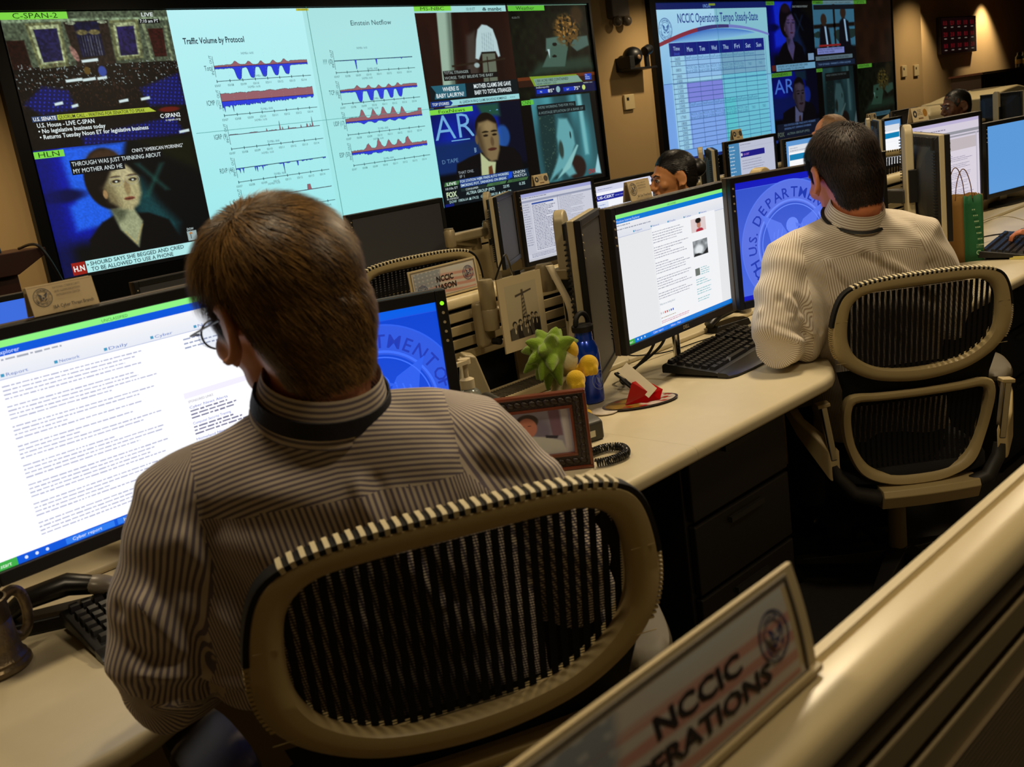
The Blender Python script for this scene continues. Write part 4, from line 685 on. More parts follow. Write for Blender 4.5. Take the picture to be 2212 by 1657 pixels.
def wordpage(w, h):
    p = Pic(w, h); p.base((216, 208, 222)); p.rect(0, 0, w, 0.04*h, (190, 180, 214)); p.greek(0.02*w, 0.05*h, 0.5*w, 2, 0.035*h, 0.014*h, (140, 134, 156), 2); p.rect(0, 0.13*h, w, 0.165*h, (150, 150, 160)); p.rect(0, 0.18*h, w, 0.2*h, (160, 158, 170)); p.rect(0.05*w, 0.22*h, 0.95*w, h, (222, 214, 226)); p.rect(0.05*w, 0.22*h, 0.95*w, 0.36*h, (196, 186, 190)); p.greek(0.2*w, 0.42*h, 0.7*w, 26, 0.021*h, 0.008*h, (150, 142, 164), 5, para=5); p.rect(0.95*w, 0.18*h, 0.965*w, h, (190, 184, 200)); return p
def plain(c): return lambda w, h: (lambda p: (p.base(c), p)[1])(Pic(w, h))
vent = mat('vented_black', (16, 16, 17), 0.5)
def monitor(x, y, zc, yaw, fn, label, w=0.518, h=0.324, stand='column', glow=1.0, k='m', bez=0.019, chin=0.022, buttons='bottom', tilt=0.0, group=None, zb=DZ, logo=False, colz=0.0):
    ca, sa = math.cos(math.radians(yaw)), math.sin(math.radians(yaw))
    bx, by = x-sa*0.10, y+ca*0.10                 # base stands 10 cm behind the screen plane
    r = empty('monitor', (bx, by, zb), math.radians(yaw), label, 'monitor', group); Z = zc-zb; Y = -0.10
    W2, T, B = w/2+bez, h/2+bez, h/2+chin
    m = MB()
    for a, b in (((-W2, -T), (-w/2, 0)), ((w/2, -T), (W2, 0))): m.b2((a[0], Y-0.004, Z-B), (b[0], Y+0.014, Z+T))
    m.b2((-w/2-0.0005, Y-0.004, Z+h/2), (w/2+0.0005, Y+0.014, Z+T)); m.b2((-w/2-0.0005, Y-0.004, Z-B), (w/2+0.0005, Y+0.014, Z-h/2)); m.obj('bezel', blk, r, smooth=40, bev=0.0025)
    if fn is None: MB().b2((-w/2, Y+0.001, Z-h/2), (w/2, Y+0.006, Z+h/2)).obj('screen_panel', mat('dark_lcd', (52, 53, 58), 0.5, spec=0.5), r, smooth=0)
    else:
        p = fn(w, h); o = p.obj('screen_panel', SCR(glow, k), r); o.location = (0, Y+0.004, Z)
    MB().b2((-W2-0.001, Y+0.014, Z-B-0.001), (W2+0.001, Y+0.032, Z+T+0.001)).obj('side_rim', silver if stand == 'arm' else mat('bronze_rim', (74, 62, 46), 0.4), r, smooth=40, bev=0.003)
    bk = MB(); rows = []
    for (ins, dy) in ((0.004, 0.032), (0.02, 0.042), (0.10, 0.058), (0.16, 0.062)):
        a, t_, b_ = W2-ins, Z+T-ins*0.7, Z-B+ins*0.7; n = 6; q = [(-a, b_), (a, b_), (a, t_), (-a, t_)]
        rows.append([(u, Y+dy, v) for u, v in q])
    bk.loft(rows, cap=True)
    for i in range(30):
        u = -W2+0.03+i*(2*W2-0.06)/29
        bk.b2((u-0.002, Y+0.036, Z+T-0.05), (u+0.002, Y+0.050, Z+T-0.008))
    for i in range(26):
        v = Z-B+0.04+i*(T+B-0.1)/25
        for sg in (-1, 1): bk.b2((sg*(W2-0.045), Y+0.036, v-0.002), (sg*(W2-0.015), Y+0.049, v+0.002))
    bk.obj('back_cover', vent, r, smooth=0)
    if stand == 'column':
        s = MB(); zt = Z+0.10+colz; prof = [(math.cos(a)*0.032, zt+0.0+math.sin(a)*0.032) for a in np.linspace(0, math.pi, 12)]
        s.prism([(0.032, 0.005)]+prof+[(-0.032, 0.005)], Y+0.072, Y+0.112, 'y'); s.obj('stand_column', silver, r, smooth=50, bev=0.004)
        MB().b2((-0.045, Y+0.055, Z-0.05), (0.045, Y+0.078, Z+0.05)).obj('mount_plate', blk, r, bev=0.003)
        b = MB(); P = [(0.15*math.copysign(abs(math.cos(a))**0.6, math.cos(a)), -0.01+0.095*math.copysign(abs(math.sin(a))**0.6, math.sin(a))) for a in np.linspace(0, 2*math.pi, 40, endpoint=False)]
        b.loft([[(u, v, 0.0) for u, v in P], [(u, v, 0.01) for u, v in P], [(u*0.9, v*0.88, 0.02) for u, v in P]]); b.obj('base_plate', blk, r, smooth=50)
    elif stand == 'link':
        MB().b2((-0.05, Y+0.055, Z-0.05), (0.05, Y+0.078, Z+0.05)).obj('mount_plate', blk, r, bev=0.003)
        s = MB(); s.b2((-0.02, Y+0.07, Z-0.02), (0.02, (1.948-y)/ca-0.10-0.02*abs(sa), Z+0.02)) if not logo else (s.cyl((0.1, Y+0.1, 0.0), (0.1, Y+0.1, Z), 0.011, 16), s.b2((-0.02, Y+0.07, Z-0.02), (0.11, Y+0.11, Z+0.02))); s.obj('support_link', chrome if logo else armm, r, bev=0.003)
    elif stand == 'arm':
        s = MB(); zt = Z+T+0.02+colz; prof = [(math.cos(a)*0.036, zt-0.036+math.sin(a)*0.036) for a in np.linspace(0, math.pi, 14)]
        s.prism([(0.036, Z-B+0.02)]+prof+[(-0.036, Z-B+0.02)], Y+0.066, Y+0.096, 'y'); s.obj('stand_column', silver, r, smooth=50, bev=0.006, seg=3)
        MB().b2((-0.05, Y+0.055, Z-0.06), (0.05, Y+0.09, Z+0.06)).obj('mount_plate', blk, r, bev=0.003)
        if y > 2: MB().b2((-0.028, Y+0.068, 0.018), (0.028, Y+0.094, Z-B+0.021)).obj('stand_foot', silver, r, bev=0.004); MB().b2((-0.11, Y-0.01, 0.0), (0.11, Y+0.15, 0.018)).obj('base_plate', blk, r, bev=0.006)
        MB().b2((-0.028, Y+0.075, Z-B+0.02), (0.028, Y+0.085, Z+T-0.03)).obj('cable_channel', blk, r, smooth=0)
    bt = MB()
    if buttons == 'side':
        for i in range(5): bt.cyl((w/2+bez*0.5, Y-0.0065, Z+h/2-0.004-0.02*i), (w/2+bez*0.5, Y-0.003, Z+h/2-0.004-0.02*i), 0.003 if i else 0.0042, 12, mi=(1 if i == 0 else 0))
        bt.obj('control_buttons', [silver, emat('green_led', (150, 255, 40), 1.2)], r)
    else:
        for i in range(4): bt.cyl((-w/2-bez*0.5, Y-0.006, Z+0.02+h*0.4-0.02*i), (-w/2-bez*0.5, Y-0.003, Z+0.02+h*0.4-0.02*i), 0.0025, 10)
        bt.obj('control_buttons', [silver], r)
    if logo: 
        g, F = text_geo('DELL', 0.02); q = MB(); k_ = 0.009/CAPH; q.add([((u-1.2)*k_, Y-0.0046, Z-h/2-chin*0.65+v*k_) for u, v in g], [f for f in F]); q.obj('maker_logo', silver, r, smooth=0, fix=False)
    return r
# first row
monitor(0.600, 1.527, 1.066, 3.4, lambda w, h: browser(w, h, 1, extra=ex1, cols=(0.14, 0.60, 0.70, 0.86)), 'large bright monitor showing a white web page, left of the near man', glow=1.06, k='n', stand='link')
monitor(1.053, 1.705, 0.938, -25, lambda w, h: dhs_desktop(w, h, c0=(0, 66, 205), c1=(28, 78, 216), bar=(0, 92, 226), scx=0.72, scy=0.615), 'blue-desktop monitor with a green power light right of the near man', buttons='side', bez=0.024, k='n', stand='link')
monitor(2.109, 1.579, 1.032, 3.8, lambda w, h: browser(w, h, 2, cols=(0.3, 0.62, 0.68, 0.82), white=(234, 236, 238), blue=(0, 120, 215), extra=ex2), 'monitor with a pale web page and small pictures, above the keyboard by the red holder', logo=True, glow=0.95, stand='link')
monitor(2.558, 1.435, 1.046, -20.2, lambda w, h: dhs_desktop(w, h, c0=(50, 84, 206), c1=(74, 106, 226)), 'monitor with a faint blue DEPARTMENT seal in front of the second man', bez=0.017, stand='link')
def side_mon(ex, ey, psi, zc, lab, **k):
    psi = psi-3
    a = math.radians(psi); ww = k.get('w', 0.518)/2+0.019; return monitor(ex+ww*math.cos(a), ey+ww*math.sin(a), zc, psi, None, lab, stand='arm', **k)
side_mon(1.872, 1.70, 34.5, 0.966, 'switched-off upright monitor seen edge-on with a tall rounded stand column, behind the blue bottle', colz=0.0, w=0.30, h=0.40)
side_mon(3.46, 1.42, 38, 1.040, 'monitor seen from its vented black back, on an arm right of the second man', colz=0.02)
monitor(4.36, 1.80, 1.048, -6, wordpage, 'large monitor with a pale document, behind the paper bag handles', w=0.57, h=0.356, zb=DZ+0.0165)
monitor(5.33, 1.855, 0.99, -10, plain((92, 156, 222)), 'plain sky-blue monitor at the right edge of the photo', glow=0.98, zb=DZ+0.0165)
# second row
monitor(3.621, 3.404, 0.988, 0, docwin, 'monitor with grey text windows behind the tall rounded stand column', glow=0.98)
monitor(4.218, 3.464, 0.95, 3, certpage, 'monitor with a navy banner, partly behind the name card and the profile woman')
monitor(5.437, 3.43, 1.041, 0, desktopwin, 'far monitor with a navy banner over a teal desktop, topped by a small card')
monitor(6.369, 3.563, 0.981, -7, portal, 'far monitor with a teal banner on white, just left of the second man')
monitor(7.25, 3.45, 1.001, -3, portal, 'far monitor with a blue border and white page right of the second man head')
monitor(2.665, 3.46, 1.02, 4, None, 'switched-off black monitor silhouetted against the bright chart')
side_mon(2.98, 3.17, 38, 1.020, 'second-row monitor seen edge-on with a silver side, on the small arm', w=0.36, h=0.278)
monitor(0.83, 3.40, 0.97, 0, plain((60, 110, 226)), 'blue monitor peeking over the name card at the far left')
monitor(1.70, 3.42, 0.93, 4, None, 'dark monitor whose top edge shows left of the near man')
side_mon(4.72, 3.2, 40, 1.02, 'small far monitor seen edge-on with a bronze side, beside the dark-haired woman')
side_mon(6.42, 3.05, 33, 1.02, 'far monitor seen edge-on directly right of the second man head')
monitor(9.9, 3.55, 1.03, 60, None, 'far monitor seen from its side at the upper right', stand='arm')
monitor(8.3, 3.75, 1.03, 5, None, 'dark far monitor behind the card with a yellow badge')
# ------------------------------------------------------------------ monitor arms
def arm(name, pole, ztop, joints, label, clamp=False):
    r = empty(name, (pole[0], pole[1], 0), 0, label, 'monitor stand'); P = lambda q: (q[0]-pole[0], q[1]-pole[1], q[2])
    zb = pole[2]
    MB().cyl((0, 0, zb), (0, 0, ztop), 0.013, 20).obj('pole', steel, r)
    m = MB(); m.lathe([(0.02, 0), (0.033, 0.004), (0.034, 0.05), (0.028, 0.055)], (0, 0, zb), 24); 
    if clamp: m.box((0, 0, zb-0.05), (0.05, 0.045, 0.14)); 
    m.obj('base_clamp', armm, r, smooth=40, bev=0.003)
    pts = [(pole[0], pole[1], ztop)]+list(joints)
    for i in range(len(pts)-1):
        a, b = np.array(P(pts[i])), np.array(P(pts[i+1])); d = b-a; L = np.linalg.norm(d); x, y, z = frame_from(d); R = np.stack([d/L, np.cross([0, 0, 1], d/L)/max(1e-6, np.linalg.norm(np.cross([0, 0, 1], d/L))), [0, 0, 1]], 1)
        s = MB(); s.box((a+b)/2, (L*0.98, 0.034, 0.042), R); s.obj('arm_link', armm, r, smooth=40, bev=0.012, seg=4)
        j = MB(); j.lathe([(0.0, -0.036), (0.022, -0.034), (0.024, -0.03), (0.024, 0.034), (0.019, 0.041), (0.0, 0.042)], b, 24, cap=False); j.cyl(b+[0, 0, 0.04], b+[0, 0, 0.046], 0.02, 20); j.obj('hinge', armm, r)
        if i == 0: j = MB(); j.lathe([(0.0, -0.036), (0.026, -0.034), (0.026, 0.034), (0.0, 0.042)], a, 24, cap=False); j.obj('hinge', armm, r)
    e = np.array(P(pts[-1])); d = np.array([0.79, 0.61, 0])
    MB().box(e+np.array([0.035, 0.01, 0]), (0.05, 0.012, 0.08)).obj('yoke', chrome, r, bev=0.003)
    return r
arm('jointed_stand', (2.87, 3.36, DZ+0.004), 0.985, [(3.0, 3.36, 0.985), (2.80, 3.30, 1.03), (3.03, 3.30, 1.03)], 'folded putty-coloured monitor arm on a chrome pole behind the LIASON card')
# arm on the first partition, holding the edge-on monitor behind the hung print
r = empty('jointed_stand', (1.712, 1.925, 0), 0, 'thick putty monitor-arm post clamped to the slatted partition left of the hung print', 'monitor stand')
m = MB(); m.lathe([(0.0, 0.93), (0.020, 0.931), (0.0215, 0.935), (0.0215, 0.985), (0.020, 0.987), (0.0215, 0.989), (0.0215, 1.055), (0.018, 1.064), (0.0, 1.066)], (0, -0.02, 0), 28, cap=False); m.obj('post', armm, r)
MB().b2((-0.034, -0.012, 0.885), (0.024, 0.018, 1.01)).obj('base_clamp', armm, r, bev=0.012, seg=3)
m = MB(); m.cyl((0.0, -0.02, 0.90), (0.0, -0.045, 0.90), 0.009, 16); m.obj('knob', blk, r)
MB().box((0.105, -0.022, 0.965), (0.17, 0.022, 0.045), rotm(0, 0, -3)).obj('arm_link', armm, r, bev=0.012, seg=3)
m = MB(); m.lathe([(0.0, 0.99), (0.026, 0.992), (0.027, 1.055), (0.022, 1.066), (0.0, 1.068)], (0.215, -0.03, 0), 24, cap=False); m.obj('hinge', armm, r)
MB().box((0.24, -0.075, 1.035), (0.055, 0.06, 0.03), rotm(0, 0, 10)).obj('arm_link', armm, r, bev=0.006)
m = MB(); m.box((0.265, -0.11, 1.03), (0.012, 0.05, 0.06)); m.box((0.23, -0.105, 0.995), (0.06, 0.012, 0.012)); m.obj('yoke', chrome, r, bev=0.003)
# arm right of the second man
r = empty('jointed_stand', (3.66, 1.93, 0), 0, 'jointed putty monitor arm between the second man and the vented monitor back', 'monitor stand')
m = MB(); m.lathe([(0.0, 0.88), (0.036, 0.882), (0.037, 1.0), (0.03, 1.01), (0.0, 1.012)], (0, -0.05, 0), 26, cap=False); m.obj('post', armm, r)
MB().b2((-0.05, -0.025, 0.84), (0.05, 0.014, 0.93)).obj('base_clamp', armm, r, bev=0.008)
MB().box((-0.11, -0.08, 1.0), (0.26, 0.035, 0.045), rotm(0, 0, 12)).obj('arm_link', armm, r, bev=0.012, seg=3)
m = MB(); m.lathe([(0.0, 0.96), (0.03, 0.962), (0.031, 1.045), (0.024, 1.056), (0.0, 1.058)], (0.01, -0.15, 0), 26, cap=False); m.obj('hinge', armm, r)
m = MB(); m.lathe([(0.0, 0.99), (0.022, 0.992), (0.023, 1.075), (0.018, 1.084), (0.0, 1.086)], (0.05, -0.13, 0), 24, cap=False); m.obj('hinge', armm, r)
MB().box((0.02, -0.225, 1.0), (0.05, 0.11, 0.05), rotm(0, 0, -25)).obj('yoke', dgrey, r, bev=0.006)
arm('jointed_stand', (8.55, 3.5, DZ+0.004), 1.0, [(8.75, 3.5, 1.0), (8.55, 3.45, 1.05), (8.9, 3.45, 1.06)], 'far jointed putty monitor arm at the upper right, before the beige copier')
# ------------------------------------------------------------------ task chairs (local +y is the way the sitter faces)
chairm = mat('putty_plastic', (178, 160, 116), 0.42, bump=0.03, bscale=500, spec=0.45); toothm = mat('cream_rubber', (212, 200, 165), 0.5); rubber = mat('black_rubber', (16, 15, 15), 0.6, spec=0.3)
meshm = mat('black_mesh_fabric', (10, 10, 14), 0.75, spec=0.3); padm = mat('armrest_pad', (84, 76, 58), 0.58)
SCL = 0.95; TB = math.radians(10)
def half_sym(P):
    P = list(P); return np.array(P+[(-x, z) for x, z in P[::-1] if abs(x) > 1e-9])*SCL
UO = half_sym([(0, .031), (.11, .029), (.185, .018), (.225, -.008), (.247, -.07), (.252, -.14), (.235, -.195), (.19, -.24), (.115, -.275), (0, -.290)])
UI = half_sym([(0, -.002), (.11, -.003), (.165, -.010), (.198, -.04), (.208, -.10), (.203, -.155), (.175, -.20), (.11, -.237), (0, -.250)])
LO = half_sym([(0, -.318), (.12, -.316), (.19, -.312), (.218, -.335), (.222, -.40), (.206, -.49), (.168, -.575), (.09, -.612), (0, -.620)])
LI = half_sym([(0, -.342), (.12, -.340), (.178, -.338), (.194, -.36), (.192, -.42), (.174, -.50), (.135, -.558), (.07, -.582), (0, -.586)])
def polar(P, c, n):
    D = catmull(P, 16); a = np.arctan2(D[:, 1]-c[1], D[:, 0]-c[0]); r = np.hypot(D[:, 0]-c[0], D[:, 1]-c[1]); o = np.argsort(a); a, r = a[o], r[o]
    t = np.linspace(-math.pi, math.pi, n, endpoint=False); R = np.interp(t, np.r_[a-2*math.pi, a, a+2*math.pi], np.r_[r, r, r]); return np.stack([c[0]+R*np.cos(t), c[1]+R*np.sin(t)], 1)
def spine_y(w):        # how the back leans, then comes forward to the seat
    w = np.asarray(w, float); y = -0.27-np.maximum(w, -0.34)*math.sin(TB); return np.where(w < -0.34, y+0.06*np.sin(np.clip((-0.34-w)/0.3, 0, 1)*math.pi)*0.5, y)
def B3(P, zt, off=0.0, curve=0.10):
    P = np.asarray(P, float); x, w = P[:, 0], P[:, 1]; return np.stack([x, spine_y(w)+curve*x*x+off, zt+w*math.cos(TB)], 1)
def inside_x(poly, z):
    xs = []
    for i in range(len(poly)):
        a, b = poly[i], poly[(i+1) % len(poly)]
        if (a[1] > z) != (b[1] > z): xs.append(a[0]+(b[0]-a[0])*(z-a[1])/(b[1]-a[1]))
    return (min(xs), max(xs)) if len(xs) >= 2 else None
def make_chair(loc, rz, zt, label, group=None, scale=1.0, detail=True):
    r = empty('task_chair', loc, rz, label, 'chair', group, scale)
    for nm, O, I, cz in (('upper', UO, UI, -0.125), ('lower', LO, LI, -0.46)):
        n = 128 if detail else 64; o = polar(O, (0, cz*SCL), n); i = polar(I, (0, cz*SCL), n); L = lambda t: o*(1-t)+i*t
        m = MB(); m.loft([B3(L(0.0), zt, 0.010), B3(L(0.0), zt, -0.002), B3(L(0.12), zt, -0.009), B3(L(0.5), zt, -0.011), B3(L(0.86), zt, -0.008), B3(L(1.0), zt, 0.0), B3(L(1.0), zt, 0.022), B3(L(0.1), zt, 0.022), B3(L(0.0), zt, 0.010)], cap=False)
        if nm == 'upper':
            for sg in (-1, 1):
                for k in range(17):
                    w = (-0.085-0.0065*k)*SCL; xx = inside_x(o, w)
                    if xx: p = B3([(xx[1]*sg if sg > 0 else xx[0], w)], zt, 0.004)[0]; m.box(p+[0, 0.001, 0], (0.007, 0.020, 0.0036), rotm(0, 0, 0))
                for w in (-0.078, -0.205):
                    q = B3([(sg*0.226*SCL, w*SCL)], zt, -0.0105)[0]; m.box(q+[0, 0.0006, 0], (0.030, 0.0008, 0.0010), mi=0)
        fr_ = m.obj('back_frame', chairm, r, smooth=45)
        f = MB(); ns = 27 if nm == 'upper' else 25; Ie = polar(I*1.0, (0, cz*SCL), 128)
        zs = np.linspace(I[:, 1].min()-0.006, I[:, 1].max()+0.006, 46 if detail else 24)
        W = abs(I[:, 0]).max()
        for s in range(ns):
            xc = -W+(s+0.5)*2*W/ns; hw = 2*W/ns*0.315; row = []
            for z in zs:
                xx = inside_x(Ie, z); ok = xx is not None and xx[0]-0.01 < xc < xx[1]+0.01
                if not ok:
                    if len(row) > 1: f.strip(row)
                    row = []; continue
                row.append([tuple(B3([(xc-hw, z)], zt, 0.010)[0]), tuple(B3([(xc+hw, z)], zt, 0.010)[0])])
            if len(row) > 1: f.strip(row)
        nt = 62 if detail else 30
        for z in np.linspace(I[:, 1].min()+0.003, I[:, 1].max()-0.003, nt):
            xx = inside_x(Ie, z)
            if xx is None: continue
            X = np.linspace(xx[0]-0.004, xx[1]+0.004, 24); h = 0.0009 if detail else 0.0016
            f.strip([[tuple(p) for p in B3([(x, z-h) for x in X], zt, 0.0108)], [tuple(p) for p in B3([(x, z+h) for x in X], zt, 0.0108)]])
        f.obj('back_mesh', meshm, r, smooth=0, fix=False)
    # black edge with cream teeth along the top
    top = polar(UO, (0, -0.125*SCL), 400); sel = [p for p in top if p[1] > -0.095*SCL]; sel.sort(key=lambda p: math.atan2(p[1]+0.125*SCL, p[0])); sel = np.array(sel)[::-1]
    sl = np.r_[0, np.cumsum(np.hypot(*np.diff(sel, axis=0).T))]; e = MB(); cen = np.array([0, -0.125*SCL])
    def edge(s0, s1, lift, mi, d0=-0.008, d1=0.020, k=4):
        S = np.linspace(s0, s1, k); P = np.stack([np.interp(S, sl, sel[:, 0]), np.interp(S, sl, sel[:, 1])], 1); N = P-cen; N[:, 1] += 0.1*0; N /= np.linalg.norm(N, axis=1)[:, None]
        T = np.gradient(P, axis=0); T /= np.linalg.norm(T, axis=1)[:, None]+1e-9; N = np.stack([-T[:, 1], T[:, 0]], 1); N *= np.sign((N*(P-cen)).sum(1))[:, None]
        A = B3(P-N*0.003, zt, d0); B_ = B3(P+N*lift*0.7, zt, d0); C = B3(P+N*lift, zt, d0+0.004); D = B3(P+N*lift, zt, d1-0.004); E = B3(P-N*0.003, zt, d1)
        e.loft([[A[i], B_[i], C[i], D[i], E[i]] for i in range(len(P))], mi=mi)
    edge(0, sl[-1], 0.0045, 0, k=60); nteeth = 31; s0, s1 = sl[-1]*0.20, sl[-1]*0.80
    for k in range(nteeth):
        a = s0+(s1-s0)*k/(nteeth-1); edge(a-0.0027, a+0.0027, 0.0068, 1, d0=-0.0095, d1=0.021)
    e.obj('edge_trim', [rubber, toothm], r, smooth=30)
    # black fabric between the frames
    g = MB(); rows = []
    for w in np.linspace(-0.14, -0.36, 12):
        hw = np.interp(-w, [0.14, 0.22, 0.30, 0.36], [0.243, 0.236, 0.214, 0.212])*SCL
        rows.append([tuple(p) for p in B3([(x, w*SCL) for x in np.linspace(-hw, hw, 22)], zt, 0.026)])
    g.strip(rows[5:]); g.obj('back_sleeve', meshm, r, smooth=60, fix=False)
    zb = zt-0.60*SCL; sz = zt-0.545
    s = MB(); P = [(0.235*math.copysign(abs(math.cos(a))**0.55, math.cos(a)), 0.03+0.225*math.copysign(abs(math.sin(a))**0.55, math.sin(a))) for a in np.linspace(0, 2*math.pi, 44, endpoint=False)]
    s.loft([[(x*k, 0.03+(y-0.03)*k, sz+dz) for x, y in P] for k, dz in ((0.9, -0.035), (1, -0.022), (1.0, 0.0), (0.95, 0.016), (0.7, 0.024))]); s.obj('seat', mat('black_seat_fabric', (14, 13, 15), 0.9, bump=0.4, bscale=500), r, smooth=50)
    y = MB(); Xs = np.linspace(-0.115, 0.16, 16); cv = lambda x: -0.205+0.45*x*x
    y.loft([[(x, cv(x)-0.022, zb-0.012), (x, cv(x)+0.03, zb-0.008), (x, cv(x)+0.03, zb-0.075), (x, cv(x)-0.010, zb-0.07), (x, cv(x)-0.03, zb-0.03)] for x in Xs]); y.obj('back_bracket', chairm, r, smooth=45, bev=0.003)
    for sg in (-1, 1):
        q = MB(); q.tube([(sg*0.12, cv(0.12)+0.006, zb-0.04), (sg*0.19, -0.195, zb-0.015), (sg*0.228, -0.18, zb+0.035), (sg*0.236, -0.175, zb+0.07)], [0.024, 0.022, 0.019, 0.017], 14); q.obj('side_bracket', dgrey, r, smooth=50)
        a = MB(); a.box((sg*0.246, -0.178, zt-0.40), (0.022, 0.028, 0.17), rotm(0, sg*7, 0)); a.obj('arm_post', chrome, r, bev=0.006, seg=3)
        MB().box((sg*0.256, -0.178, zt-0.318), (0.036, 0.034, 0.012), rotm(0, sg*7, 0)).obj('post_cap', chairm, r, bev=0.003)
        b = MB(); pts = [(0.235, -0.19, zt-0.50), (0.262, -0.165, zt-0.455), (0.30, -0.10, zt-0.40), (0.315, -0.03, zt-0.345), (0.312, 0.02, zt-0.33)]
        rings = []
        for i, (x, yy, z) in enumerate(pts): h = (0.045, 0.04, 0.026, 0.018, 0.014)[i]; wv = (0.032, 0.032, 0.026, 0.03, 0.03)[i]; rings.append([(sg*(x-wv/2), yy, z-h), (sg*(x+wv/2), yy, z-h), (sg*(x+wv/2), yy, z+h), (sg*(x-wv/2), yy, z+h)])
        b.loft(rings); b.obj('arm_support', chairm, r, smooth=45, bev=0.005)
        d = MB(); P = [(0.047*math.copysign(abs(math.cos(t))**0.7, math.cos(t)), 0.135*math.copysign(abs(math.sin(t))**0.75, math.sin(t))) for t in np.linspace(0, 2*math.pi, 36, endpoint=False)]
        c, s_ = math.cos(-sg*0.28), math.sin(-sg*0.28); T = lambda x, yy, k: (sg*0.315+(x*c-yy*s_)*k, 0.03+(x*s_+yy*c)*k)
        d.loft([[T(x, yy, k)+(zt-0.328+dz,) for x, yy in P] for k, dz in ((0.8, -0.022), (0.98, -0.014), (1, -0.002), (0.93, 0.008), (0.7, 0.012))]); d.obj('arm_pad', padm, r, smooth=50)
    m = MB(); m.box((0, 0.0, sz-0.06), (0.16, 0.24, 0.05)); m.obj('tilt_housing', dgrey, r, bev=0.012)
    m = MB(); m.cyl((0, 0, 0.12), (0, 0, sz-0.08), 0.014, 16); m.obj('gas_lift', chrome, r); MB().cyl((0, 0, 0.09), (0, 0, max(0.2, sz-0.17)), 0.027, 20).obj('column_sleeve', mat('dim_putty', (112, 100, 72), 0.5), r)
    for k in range(5):
        a = math.radians(72*k+20); c, s_ = math.cos(a), math.sin(a); l = MB(); l.loft([[(c*d-s_*hw, s_*d+c*hw, z0), (c*d+s_*hw, s_*d-c*hw, z0), (c*d+s_*hw, s_*d-c*hw, z1), (c*d-s_*hw, s_*d+c*hw, z1)] for d, hw, z0, z1 in ((0.0, 0.03, 0.07, 0.12), (0.16, 0.022, 0.065, 0.098), (0.31, 0.016, 0.062, 0.08))]); leg = l.obj('base_leg', dgrey, r, bev=0.004)
        w = MB(); w.cyl((c*0.31-s_*0.022, s_*0.31+c*0.022, 0.028), (c*0.31+s_*0.022, s_*0.31-c*0.022, 0.028), 0.028, 20); w.cyl((c*0.31, s_*0.31, 0.03), (c*0.31, s_*0.31, 0.07), 0.008, 10); w.obj('caster', rubber, leg)
    return r
CH1 = (0.7606, 1.009); CH2 = (2.568, 1.239)
make_chair((0.607+0.27*math.sin(math.radians(25.5)), 0.778+0.27*math.cos(math.radians(25.5)), 0), math.radians(-25.5), 1.004, 'large mesh-back chair in the foreground behind the near man')
make_chair((CH2[0], CH2[1], 0), math.radians(-44), 0.92/0.947, 'mesh-back chair with chrome arm posts behind the second man', scale=0.947)
def chair_at(px, py, Y, zt, yaw, lab, sc=1.0, Zt=None):
    a = math.radians(yaw); w = at(px, py, Y=Y); return make_chair((w.x+0.27*sc*-math.sin(a), Y+0.27*sc*math.cos(a), 0), a, w.z/sc, lab, scale=sc, detail=False)
chair_at(905, 573, 2.58, 0, -14, 'empty mesh-back chair in the second row, above the LIASON card')
chair_at(1925, 338, 2.55, 0, -50, 'far mesh-back chair right of the second man head')
# ------------------------------------------------------------------ people
def evalmesh(mb, voxel, smooth_n, lam=0.5):
    me = bpy.data.meshes.new('tmp'); me.from_pydata(mb.v, [], mb.f); import bmesh
    bm = bmesh.new(); bm.from_mesh(me); bmesh.ops.recalc_face_normals(bm, faces=bm.faces); bm.to_mesh(me); bm.free()
    o = bpy.data.objects.new('tmp', me); COL.objects.link(o); r = o.modifiers.new('r', 'REMESH'); r.mode = 'VOXEL'; r.voxel_size = voxel
    if smooth_n: s = o.modifiers.new('s', 'SMOOTH'); s.factor = lam; s.iterations = smooth_n
    dg = bpy.context.evaluated_depsgraph_get(); dg.update(); e = bpy.data.meshes.new_from_object(o.evaluated_get(dg))
    bpy.data.objects.remove(o); bpy.data.meshes.remove(me)
    V = np.empty(len(e.vertices)*3); e.vertices.foreach_get('co', V); V = V.reshape(-1, 3)
    N = np.empty(len(e.vertices)*3); e.vertices.foreach_get('normal', N); N = N.reshape(-1, 3)
    F = [tuple(p.vertices) for p in e.polygons]; bpy.data.meshes.remove(e); return V, N, F
def obj_from(name, V, F, mats, parent, smooth=True, mi=None):
    me = bpy.data.meshes.new(name); me.from_pydata([tuple(v) for v in V], [], F)
    for m in (mats if isinstance(mats, (list, tuple)) else [mats]): me.materials.append(m)
    if smooth: me.polygons.foreach_set('use_smooth', [True]*len(me.polygons))
    if mi is not None: me.polygons.foreach_set('material_index', mi)
    me.update(); o = bpy.data.objects.new(name, me); COL.objects.link(o); o.parent = parent; return o
def skin_mat(name, c, red=(150, 60, 40)):
    return mat(name, c, 0.5, sub=0.12, bump=0.08, bscale=300, var=0.10, vscale=14, spec=0.35)
